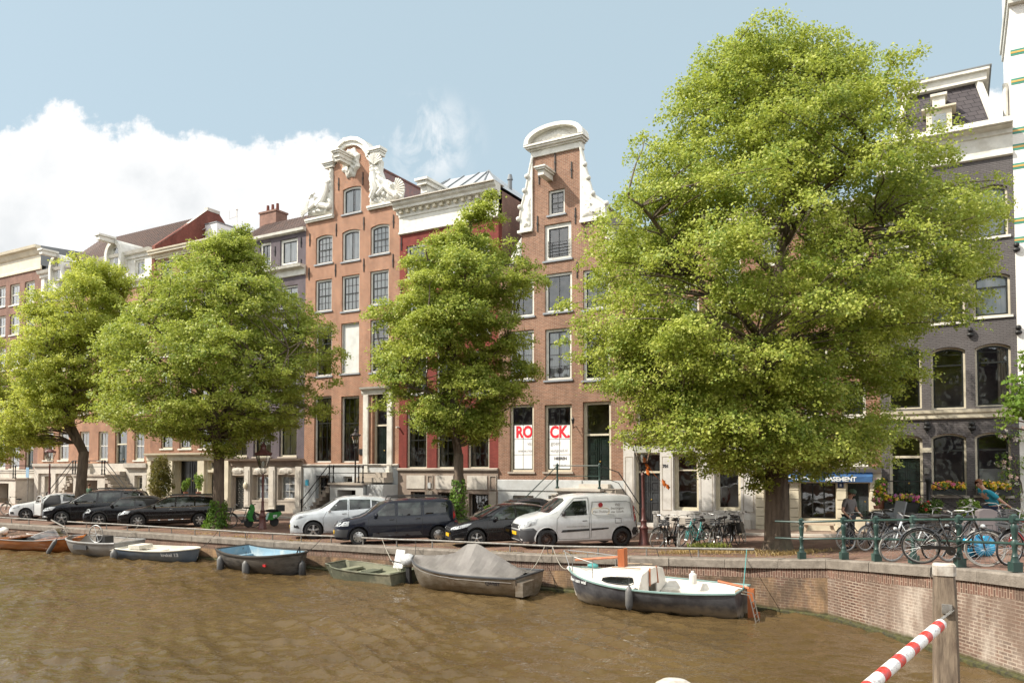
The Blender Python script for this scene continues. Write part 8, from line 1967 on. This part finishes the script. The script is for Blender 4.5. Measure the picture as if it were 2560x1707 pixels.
def shrub(nm,label,px,pyt,pyb,d,wpx,mt,seed,n=900,pot=True,size=.09,fl=None,cat='shrub',shape=0,flower_n=40,group=None):
 p,zt=atf(px,pyt,d); _,zb=atf(px,pyb,d); s=FPX/p.y; w=wpx/s/2; g=elev(*toUV(p))+(.1 if d<2.6 else 0); zb=max(zb,g)
 root=thing(nm,label,cat,(p.x,p.y,zb),group=group); h=zt - zb; ph=min(.35,h*.3) if pot else 0
 if pot: MB().lathe([(w*.4,0),(w*.55,ph),(w*.48,ph)],n=12).build('pot',M['pot'],root)
 MB().tube([(0,0,ph*.5),(.02,0,h*.6)],[.03,.015],6).build('stem',M['bark'],root)
 if shape==1: bl=[(0,0,ph+(h - ph)*.30,w*.95,w*.95,h*.3),(0,0,ph+(h - ph)*.6,w*.8,w*.8,h*.28),(0,0,ph+(h - ph)*.82,w*.55,w*.55,h*.18)]
 else:
  rr=random.Random(seed); bl=[(rr.uniform(-.5,.5)*w,rr.uniform(-.4,.4)*w,ph+(h - ph)*rr.uniform(.25,.8),w*.5,w*.5,h*.22) for _ in range(7)]
 blob_leaves('foliage',root,bl,n,size,M[mt],seed)
 if fl: flowers('blossoms',root,[(a,b,c,d_*1.02,e*1.02,f) for a,b,c,d_,e,f in bl],flower_n,.05,[FM[k] for k in fl],seed)
 return root
shrub('tall_shrub', 'tall bronze green clipped bush beside the cream portal',403,1136,1245,1.3,62, 'leaf_brown',3,6000,False,.10,shape=1)
shrub('potted_shrub', 'leafy potted climber left in front of the cream portal door',465,1193,1243,1.4,22, 'leaf_fresh',4,900)
shrub('potted_shrub', 'taller leafy potted plant right in front of the cream portal door',497,1186,1243,1.4,24, 'leaf_fresh',5,900)
shrub('potted_shrub', 'low bushy plant behind the black hatchback, right of the slender elm',1220,1258,1290,4.0,26, 'leaf_fresh',6,700,False)
shrub('flowering_plant', 'tall yellow flowering plant between the basement door and the black stoop door',2203,1200,1272,1.8,44, 'leaf_fresh',7,1800,True,.07,('yellow', 'yellow', 'pink'),flower_n=70)
shrub('flowering_plant', 'bush with dark red flowers behind the railing post right of the black planter',2322,1233,1300,2.0,62, 'leaf_dark',8,2600,False,.07,('red', 'white'),flower_n=30)
shrub('flowering_plant', 'round white flecked bush below the left flowered window sill',2415,1236,1300,1.6,60, 'leaf_fresh',9,2400,False,.07,('white',),flower_n=30)
shrub('flowering_plant', 'small pink flowered pot plant left of the black planter',2190,1243,1272,2.2,26, 'leaf_fresh',10,700,True,.06,('pink', 'blush'),flower_n=30)
def flowerbox(label,pxa,pxb,pyb,d,n,fl,seed,h=.22,hh=.32,group=None,boxm='planter'):
 p,z=atf((pxa+pxb)/2,pyb,d); ua,ub=fac(pxa,pyb,-d)[0],fac(pxb,pyb,-d)[0]; w=(ub - ua)/2
 root=thing('flower_box',label, 'flower box',UV((ua+ub)/2,d,z),FA,group)
 MB().box(-w,w,-.14,.14,0,h).build('box',M[boxm],root)
 rr=random.Random(seed); bl=[(-w+2*w*(i+.5)/7,rr.uniform(-.08,.05),h+hh*rr.uniform(.2,.6),w/5,.22,hh*.5) for i in range(7)]
 blob_leaves('foliage',root,bl,n,.07,M['leaf_fresh'],seed); flowers('blossoms',root,bl,110,.055,[FM[k] for k in fl],seed)
flowerbox('flower box full of yellow and pink blooms on the left black window sill',2332,2414,1236,.22,900,('yellow', 'yellow', 'pink', 'orange'),4)
flowerbox('flower box of yellow and orange blooms on the right window sill near the rose',2442,2528,1238,.22,900,('yellow', 'yellow', 'orange', 'blush'),5)
flowerbox('long black planter with pink and yellow flowers on the railed landing',2212,2300,1284,1.9,1200,('pink', 'purple', 'yellow'),6,h=.42)
rp=gpt(2560,1335); rs=FPX/rp.y
root=thing('climbing_rose', 'big climbing rose bush with pale flowers at the right edge', 'shrub',rp)
def rb(px,py,a,b=None,c=None,dy=0): q=PD(px,py,rp.y+dy); return (q.x - rp.x,dy,q.z - rp.z,a,b or a,c or a)
bl=[rb(2560,1300,.6),rb(2500,1290,.45),rb(2540,1230,.5,dy=.2),rb(2490,1250,.3),rb(2555,1160,.45),rb(2510,1150,.3,dy=.2),rb(2545,1090,.4),rb(2505,1085,.22),rb(2580,1020,.5),rb(2540,1010,.3),rb(2600,1200,.8,dy=.5),rb(2620,1100,.8,dy=.5),rb(2630,1300,.8,dy=.3),rb(2520,1190,.3)]
blob_leaves('foliage',root,bl,14000,.075,M['leaf_fresh'],12); flowers('blossoms',root,bl,90,.09,[FM['white'],FM['blush']],3)
m=MB(); rr=random.Random(2)
for b in bl: limb(m,(rr.uniform(-.1,.3),0,0),b[:3],.03,.008,rr,6,.4,sides=5)
m.build('stems',M['bark'],root)
bt=PD(2640,1000,19.5); root=thing('young_tree', 'leafy young tree whose fresh green branches reach in at the right edge', 'tree',(bt.x,bt.y,elev(*toUV(bt))))
def rb2(px,py,a): q=PD(px,py,19.5); return (q.x - bt.x,0,q.z - root.location.z,a,a,a*.8)
bl=[rb2(2545,960,.32),rb2(2520,1040,.28),rb2(2570,1010,.45),rb2(2600,900,.5),rb2(2500,1060,.16),rb2(2530,1000,.25),rb2(2640,1000,.9),rb2(2660,880,.8)]
blob_leaves('crown',root,bl,7000,.11,M['leaf_fresh'],14); m=MB().tube([(0,0,0),(0,0,4.5)],[.12,.05],8)
for b in bl: limb(m,(0,0,2.4),b[:3],.04,.01,rr,5,.3,sides=5)
m.build('trunk',M['bark'],root)
def ivy(label,base,r,h,n,seed):
 rng=np.random.default_rng(seed); root=thing('ivy',label, 'ivy',base)
 a=rng.uniform(0,2*PI,n); z=h*rng.uniform(0,1,n)**1.3; k=1+.8*np.sin(a*2+z*3+seed)*(1 - z/h*.5); rad=r*(1.05+.1*rng.uniform(0,1,n))+.16*np.abs(k)*rng.uniform(0,1,n)*(1.4 - z/h)
 C_=np.stack([np.cos(a)*rad,np.sin(a)*rad,z],1); N_=np.stack([np.cos(a),np.sin(a),.4+0*a],1)+rng.normal(size=(n,3))*.5; N_ /= np.linalg.norm(N_,axis=1)[:,None]
 leaves_mesh('foliage',C_,N_,.10*rng.uniform(.6,1.3,n),M['ivy'],root,rng)
 blob_leaves('base_growth',root,[(-.32,-.1,.3,.26,.2,.28),(.25,-.15,.25,.2,.2,.22),(-.2,-.2,.7,.2,.18,.25),(-.5,0,.12,.3,.2,.12),(-.1,-.2,1.1,.2,.15,.25)],int(n*.5),.11,M['ivy'],seed+1)
ivy('ivy climbing the trunk of the slender elm and bushing out at its foot',ivy_b,.2,2.3,1500,3)
ivy('ivy sprouting round the foot of the broad elm next to the scooter',ivy2_b,.27,1.3,1100,5)
def grass_patch(nm,label,pts,n,hgt,mt,seed,spread):
 rng=np.random.default_rng(seed); rr=random.Random(seed); m=MB(); o=gpt(*pts[0])
 for i in range(n):
  q=gpt(*rr.choice(pts)); x,y=q.x - o.x+rr.gauss(0,spread),q.y - o.y+rr.gauss(0,spread*.7); u,v=toUV((x+o.x,y+o.y))
  if v>interp(u,EDGE) - .1 and u<8: continue
  z=elev(u,v) - o.z; a=rr.uniform(0,2*PI); h=hgt*rr.uniform(.4,1.2); lx,ly=math.cos(a)*h*.5,math.sin(a)*h*.5; w=.012
  m.add([(x - w,y,z),(x+w,y,z),(x+lx*.5+w,y+ly*.5,z+h*.7),(x+lx,y+ly,z+h*.9)],[(0,1,2,3)])
 ob=m.build(nm,mt,loc=o); setp(ob,kind='stuff'); setp(ob,label, 'grass'); return ob
M['grassm']=leafmat('weed_blades',(.2,.24,.05),(.12,.18,.03),(.38,.33,.12),trans=(.4,.45,.1),tf=.4); M['drygrass']=leafmat('dry_blades',(.36,.25,.10),(.25,.17,.07),(.42,.33,.15),trans=(.5,.35,.12),tf=.3)
grass_patch('weeds', 'green weeds growing at the wheels of the racked bicycles',[(1760,1372),(1775,1374),(1800,1374),(1745,1375)],420,.24,M['grassm'],3,.13)
grass_patch('grass', 'thin grass and dry stalks on the soil round the big elm',[(1700,1382),(1740,1380),(1800,1382),(1850,1378),(1900,1382),(1960,1386),(2010,1380)],1600,.10,M['drygrass'],5,.3)
grass_patch('grass', 'grass tufts along the coping in front of the dark hatchback',[(1080,1378),(1150,1379),(1250,1381),(1400,1386),(640,1348),(600,1342),(520,1334),(740,1352)],700,.07,M['drygrass'],6,.3)
M['soil']=mat('dry_soil_litter',(.17,.11,.07),.95,c2=(.09,.06,.04),sc_=6,dirt=(.3,.2,.1),dsc=2.5,bump=.6)
def patch(nm,c,ru,rv,mt,seed,dz=.006):
 u0,v0=toUV(c); n=40; pts=[]
 for i in range(n):
  a=2*PI*i/n; k=1+.22*mnoise.noise((math.cos(a)*1.5,math.sin(a)*1.5,seed)); pts.append((u0+math.cos(a)*ru*k,min(v0+math.sin(a)*rv*k,interp(u0+math.cos(a)*ru*k,EDGE) - .5)))
 vs,fs=tris(pts,extra=[(u0+math.cos(j)*ru*.5,v0+math.sin(j)*rv*.4) for j in range(6)]); m=MB(); m.add([(u,-v,elev(u,v)+dz) for u,v in vs],[f[::-1] for f in fs])
 ob=m.build(nm,mt,loc=FO,rz=FA); setp(ob,kind='structure'); return ob
patch('tree_pit',gpt(1930,1378),2.6,.9,M['soil'],1); patch('tree_pit',gpt(545,1324),1.8,.9,M['soil'],2); patch('tree_pit',gpt(1750,1380),2.2,.6,M['soil'],3,.01); patch('tree_pit',gpt(1150,1360),1.2,1.0,M['soil'],4); patch('tree_pit',gpt(200,1304),1.2,.8,M['soil'],5)
rng=np.random.default_rng(4); C_=[]
for i in range(2600):
 u=rng.uniform(-22,9); v=rng.uniform(9.5,12.4); p=UV(u,v,elev(u,v)+.012); C_.append(p[:])
C_=np.array(C_); N_=rng.normal(size=C_.shape)*.15+np.array([0,0,1]); N_ /= np.linalg.norm(N_,axis=1)[:,None]
lo=leaves_mesh('leaf_litter',C_,N_,.06*rng.uniform(.5,1.3,len(C_)),M['drygrass'],None,rng); setp(lo, 'brown dry leaf bits scattered over the paving by the quay', 'leaves',kind='stuff')
x,z=atf(2047,1308,.9); bz=elev(*toUV(x))+.1; br_=thing('bench', 'plain wooden bench against the cream front under the barred window', 'bench',(x.x,x.y,bz),FA)
hb_=z - bz; wl=(fac(2086,1310,-.9)[0] - fac(2008,1310,-.9)[0])/2; M['benchw']=mat('pale_bench_wood',(.5,.4,.3),.8)
MB().box(-wl,wl,-.17,.17,hb_ - .06,hb_).build('seat',M['benchw'],br_)
for sg in (-1,1): MB().bar((sg*(wl - .12),0,hb_ - .06),(sg*(wl - .04),0,0),.12,.12).build('leg',M['benchw'],br_)
M['util']=mat('brown_grey_cabinet',(.17,.15,.155),.6,c2=(.14,.125,.13))
for px,pt,w,lb in ((2467,1272,.40, 'tall brown grey utility column with rounded top behind the big roadster bicycle'),(2427,1300,.36, 'lower brown grey utility cabinet with small white sticker beside the tall column')):
 p=gpt(px,1372); zt=PD(px,pt,p.y).z - p.z; rt=thing('utility_box',lb, 'utility box',p,R(-10))
 MB().prism([(-w/2,0),(w/2,0),(w/2,zt - .05),(w/4,zt),(-w/4,zt),(-w/2,zt - .05)],-.13,.13).build('cabinet',M['util'],rt,recalc=True); MB().box(-w*.4,w*.4,-.14,-.131,.1,zt - .2).build('cabinet_door',M['util'],rt)
 if px==2427: MB().box(-.03,.05,-.145,-.141,zt - .3,zt - .18).build('sticker',M['poster'],rt)
p=gpt(2438,1392); M['bluebag']=mat('blue_plastic_bag',(.02,.28,.55),.35,c2=(.03,.38,.62),sc_=6,bump=.8,bs=8)
m=MB().ball((0,0,.24),.3,12,sz=(.95,.5,.82)).ball((.27,.02,.24),.24,10,sz=(.8,.5,1)); m.v=[(x+.03*mnoise.noise((x*9,y*9,z*9)),y+.03*mnoise.noise((z*9,x*7,1)),z+.04*mnoise.noise((x*8,z*8,4))) for x,y,z in m.v]
setp(m.build('plastic_bag',M['bluebag'],loc=p,smooth=True), 'bright blue plastic bag on the ground behind the big roadster bicycle', 'bag')
# ------------------------------------------------------------------ people
M['skin']=mat('skin',(.45,.26,.18),.55,c2=(.42,.235,.16)); M['hair']=mat('brown_hair',(.10,.045,.022),.7)
def skinned(name,V,Ed,mt,parent,sub=2):
 me=bpy.data.meshes.new(name); me.from_pydata([v[:3] for v in V],Ed,[]); o=bpy.data.objects.new(name,me); COL.objects.link(o)
 md=o.modifiers.new('s', 'SKIN'); md.use_smooth_shade=True
 for i,v in enumerate(V):
  me.skin_vertices[0].data[i].radius=(v[3],v[4] if len(v)>4 else v[3]); me.skin_vertices[0].data[i].use_root=(i==0)
 ss=o.modifiers.new('u', 'SUBSURF'); ss.levels=sub; bpy.context.view_layer.update()
 m2=bpy.data.meshes.new_from_object(o.evaluated_get(bpy.context.evaluated_depsgraph_get())); o.modifiers.clear(); o.data=m2; m2.materials.clear(); m2.materials.append(mt); m2.shade_smooth()
 ALLOBJ.append(o); o.parent=parent; o.name=name; return o
def person(label,loc,rz,pose,shirt,trousers,hairm,cap=None,shoes='saddle',scale=1.0):
 """pose: joint name -> (x, y, z); figure faces -y"""
 J=dict(pelvis=(0,0,.95),waist=(0,0,1.08),chest=(0,0,1.3),neck=(0,0,1.48),head=(0,-.02,1.62),kneeL=(-.1,-.02,.5),kneeR=(.1,-.02,.5),ankL=(-.1,.03,.08),ankR=(.1,.03,.08),elbL=(-.26,.02,1.12),elbR=(.26,.02,1.12),wrL=(-.27,-.14,.9),wrR=(.27,-.14,.9),toeL=None,toeR=None)
 J.update(pose); J={k: (Vector(v) if v else None) for k,v in J.items()}
 up=(J['neck'] - J['chest']).normalized(); rt=Vector(pose.get('right',(1,0,0)))
 J['shL']=J['chest']+up*.12 - rt*.17; J['shR']=J['chest']+up*.12+rt*.17
 J['hipL']=J['pelvis'] - rt*.09 - Vector((0,0,.04)); J['hipR']=J['pelvis']+rt*.09 - Vector((0,0,.04))
 fw=Vector((0,-1,0))
 for s in 'LR': J['toe'+s]=J['toe'+s] or J['ank'+s]+Vector((0,-.17,-.05))
 names=['pelvis', 'waist', 'chest', 'neck', 'head', 'shL', 'elbL', 'wrL', 'shR', 'elbR', 'wrR', 'hipL', 'kneeL', 'ankL', 'toeL', 'hipR', 'kneeR', 'ankR', 'toeR']
 rad=dict(pelvis=.12,waist=.105,chest=.125,neck=.052,head=.075,shL=.06,shR=.06,elbL=.04,elbR=.04,wrL=.026,wrR=.026,hipL=.085,hipR=.085,kneeL=.055,kneeR=.055,ankL=.038,ankR=.038,toeL=.03,toeR=.03)
 V=[tuple(J[n])+(rad[n],) for n in names]; ix={n: i for i,n in enumerate(names)}
 Ed=[(ix[a],ix[b]) for a,b in (('pelvis', 'waist'),('waist', 'chest'),('chest', 'neck'),('neck', 'head'),('chest', 'shL'),('shL', 'elbL'),('elbL', 'wrL'),('chest', 'shR'),('shR', 'elbR'),('elbR', 'wrR'),('pelvis', 'hipL'),('hipL', 'kneeL'),('kneeL', 'ankL'),('ankL', 'toeL'),('pelvis', 'hipR'),('hipR', 'kneeR'),('kneeR', 'ankR'),('ankR', 'toeR'))]
 hd=(J['head'] - J['neck']).normalized(); V.append(tuple(J['head']+hd*.1)+(.07,)); Ed.append((ix['head'],len(V) - 1))
 for s,sg in (('L',-1),('R',1)):
  d=(J['wr'+s] - J['elb'+s]).normalized(); side_=d.cross(Vector((0,0,1))); side_=(side_ if side_.length>.2 else d.cross(Vector((1,0,0)))).normalized(); nn=d.cross(side_)
  V.append(tuple(J['wr'+s]+d*.07)+(.026,)); pi=len(V) - 1; Ed.append((ix['wr'+s],pi)); pc=J['wr'+s]+d*.07
  for k in range(4):
   b0=pc+side_*(.013*(k - 1.5))+d*.015; ln=(.07,.08,.075,.058)[k]; V.append(tuple(b0+d*ln*.5+nn*.008*1)+(.0085,)); V.append(tuple(b0+d*ln*.85+nn*.03)+(.0075,)); Ed+=[(pi,len(V) - 2),(len(V) - 2,len(V) - 1)]
  V.append(tuple(J['wr'+s]+d*.03+side_*.035)+(.011,)); V.append(tuple(J['wr'+s]+d*.075+side_*.05+nn*.01)+(.009,)); Ed+=[(ix['wr'+s],len(V) - 2),(len(V) - 2,len(V) - 1)]
 root=thing('person',label, 'person',loc,rz); root.scale=(scale,)*3
 skinned('body',V,Ed,M['skin'],root)
 def cl(nm,js,es,rr,mt): skinned(nm,[tuple(J[a])+(rr[a],) if isinstance(a,str) else a for a in js],es,mt,root)
 mid=lambda a,b,t: tuple(J[a].lerp(J[b],t))
 cl('shirt',['chest', 'waist',mid('waist', 'pelvis',.8)+(.14,), 'shL',mid('shL', 'elbL',.75)+(.062,), 'shR',mid('shR', 'elbR',.75)+(.062,),mid('chest', 'neck',.7)+(.075,)],[(0,1),(1,2),(0,3),(3,4),(0,5),(5,6),(0,7)],dict(chest=.145,waist=.13,shL=.075,shR=.075),shirt)
 cl('trousers',['pelvis', 'hipL', 'kneeL',mid('kneeL', 'ankL',.92)+(.055,), 'hipR', 'kneeR',mid('kneeR', 'ankR',.92)+(.055,)],[(0,1),(1,2),(2,3),(0,4),(4,5),(5,6)],dict(pelvis=.135,hipL=.1,hipR=.1,kneeL=.072,kneeR=.072),trousers)
 for s in 'LR': MB().tube([J['ank'+s]+Vector((0,.05,-.04)),J['ank'+s]+Vector((0,-.06,-.04)),J['toe'+s]],[.04,.05,.035],8).build('shoe',M[shoes],root,smooth=True)
 fd=Vector(pose.get('face',(0,-1,0))).normalized(); hc=J['head']+hd*.045; sd=fd.cross(hd).normalized()
 h=MB().ball(hc - fd*.018+hd*.03,.098,10,sz=(.93,1.0,1.02)); h.v=[v for v in h.v]
 hv=MB(); keep=[]
 for f in h.f:
  c=sum((Vector(h.v[i]) for i in f),Vector())/len(f) - hc
  if c.dot(fd)<.045 or c.dot(hd)>.09: keep.append(f)
 keep=[f for f in keep if (sum((Vector(h.v[i]) for i in f),Vector())/len(f) - hc).dot(hd)>-.05]
 hv.add(h.v,keep); hv.build('hair',hairm,root,smooth=True)
 fc=MB().ball(hc+fd*.088 - hd*.01,.016,6,sz=(1,1,1.5)); fc.build('nose',M['skin'],root,smooth=True)
 for sg in (-1,1):
  MB().ball(hc+fd*.078+sd*sg*.032+hd*.012,.011,6).build('eye',M['iron'],root); MB().ball(hc+sd*sg*.08 - hd*.01,.022,6,sz=(.5,.9,1.3)).build('ear',M['skin'],root)
 MB().ball(hc+fd*.08 - hd*.05,.018,6,sz=(1.3,.6,.4)).build('mouth',mat('lips',(.35,.12,.1),.5),root)
 if cap:
  c=MB().ball(hc+hd*.045,.11,10,sz=(1,1.05,.85)); k2=[f for f in c.f if (sum((Vector(c.v[i]) for i in f),Vector())/len(f) - hc).dot(hd)>.035]
  m=MB(); m.add(c.v,k2); m.build('cap',cap,root,smooth=True)
  bq=hc - fd*.1+hd*.03; MB().ball(bq - fd*.05,.07,7,sz=(1,1,.2)).build('cap_peak',cap,root,smooth=True)
 return root
cloth=lambda n,c: mat(n,c,.9,c2=tuple(x*.75 for x in c),sc_=5)
p=gpt(2124,1371)
person('man in grey T-shirt and backwards green cap looking down at a bicycle',p,R(25),dict(neck=(0,-.03,1.47),head=(.0,-.09,1.585),face=(.55,-.75,-.35),elbL=(-.27,.0,1.12),wrL=(-.23,-.2,.95),elbR=(.27,-.02,1.13),wrR=(.22,-.24,.98)),cloth('grey_tshirt',(.16,.145,.145)),cloth('dark_trousers',(.05,.05,.06)),M['hair'],cap=cloth('green_cap',(.05,.08,.055)),scale=1.0)
p=gpt(2478,1362)
person('person in turquoise T-shirt bending forward over a bicycle by the climbing rose',p,R(0),dict(right=(0,1,0),pelvis=(.05,0,.93),waist=(.1,0,1.05),chest=(-.08,0,1.27),neck=(-.17,0,1.42),head=(-.25,0,1.52),face=(-.9,-.3,-.35),elbL=(.14,-.24,1.12),wrL=(.36,-.2,.98),elbR=(.14,.24,1.12),wrR=(.36,.2,.98),kneeL=(.05,-.1,.5),kneeR=(.12,.1,.5),ankL=(.05,-.1,.08),ankR=(.15,.1,.08),toeL=(-.12,-.1,.03),toeR=(-.02,.1,.03)),cloth('turquoise_tshirt',(.02,.26,.36)),cloth('navy_trousers',(.02,.03,.07)),mat('auburn_hair',(.16,.055,.022),.7),scale=1.04)
u,zz=fac(223,1200,-3.2); person('person in dark green shirt with pale backpack straps walking by the double stoop',UV(u,3.2,elev(u,3.2)),FA+PI,dict(kneeL=(-.1,-.12,.52),ankL=(-.1,.0,.1),ankR=(.1,.2,.1)),cloth('green_shirt',(.05,.11,.07)),cloth('blue_jeans',(.06,.09,.16)),M['hair'])
wl_=wroot.location; Mx=Matrix.Rotation(wroot.rotation_euler.z,3, 'Z'); sp_=wl_+Mx @ Vector((2.12,-.48,-.36))
person('driver in dark top sitting inside the white small car with the open door',sp_,wroot.rotation_euler.z,dict(right=(0,-1,0),pelvis=(0,0,.98),waist=(.04,0,1.1),chest=(.08,0,1.3),neck=(.08,0,1.46),head=(.05,0,1.57),face=(-1,-.2,-.1),elbL=(-.1,.22,1.16),wrL=(-.3,.16,1.2),elbR=(-.1,-.22,1.16),wrR=(-.3,-.16,1.2),kneeL=(-.42,.1,.98),kneeR=(-.42,-.1,.98),ankL=(-.5,.1,.62),ankR=(-.5,-.1,.62),toeL=(-.65,.1,.6),toeR=(-.65,-.1,.6)),cloth('dark_top',(.03,.03,.04)),cloth('dark_jeans',(.03,.04,.07)),M['hair'],scale=.92)
# ------------------------------------------------------------------ houses on the opposite bank (behind the camera),seen in reflections
rr=random.Random(5); u=-75
M['far_brick']=M['brick_brown']
for i in range(14):
 w_=rr.uniform(6,9.5); h_=rr.uniform(12,16); nm=('narrow', 'tall', 'plain', 'broad')[i % 4]
 if True:
  root=thing('canal_house', 'dark brick canal house standing on the opposite bank behind the viewer', 'house',UV(u,50,.9),FA+PI, 'canal houses on the opposite bank')
  m=MB().box(-w_/2,w_/2,0,9,0,h_).prism([(-w_/2,h_),(w_/2,h_),(0,h_+3)],0,9); m.build('wall',M[('brick_brown', 'brick_gable', 'brick_purple')[i % 3]],root)
  n_=MB()
  for k in range(3):
   for j in range(4): x=-w_/2+w_*(k+.5)/3; n_.box(x - .6,x+.6,-.04,.0,1.2+j*3.1,3.1+j*3.1)
  n_.build('window',M['white'],root)
 u+=w_+.05
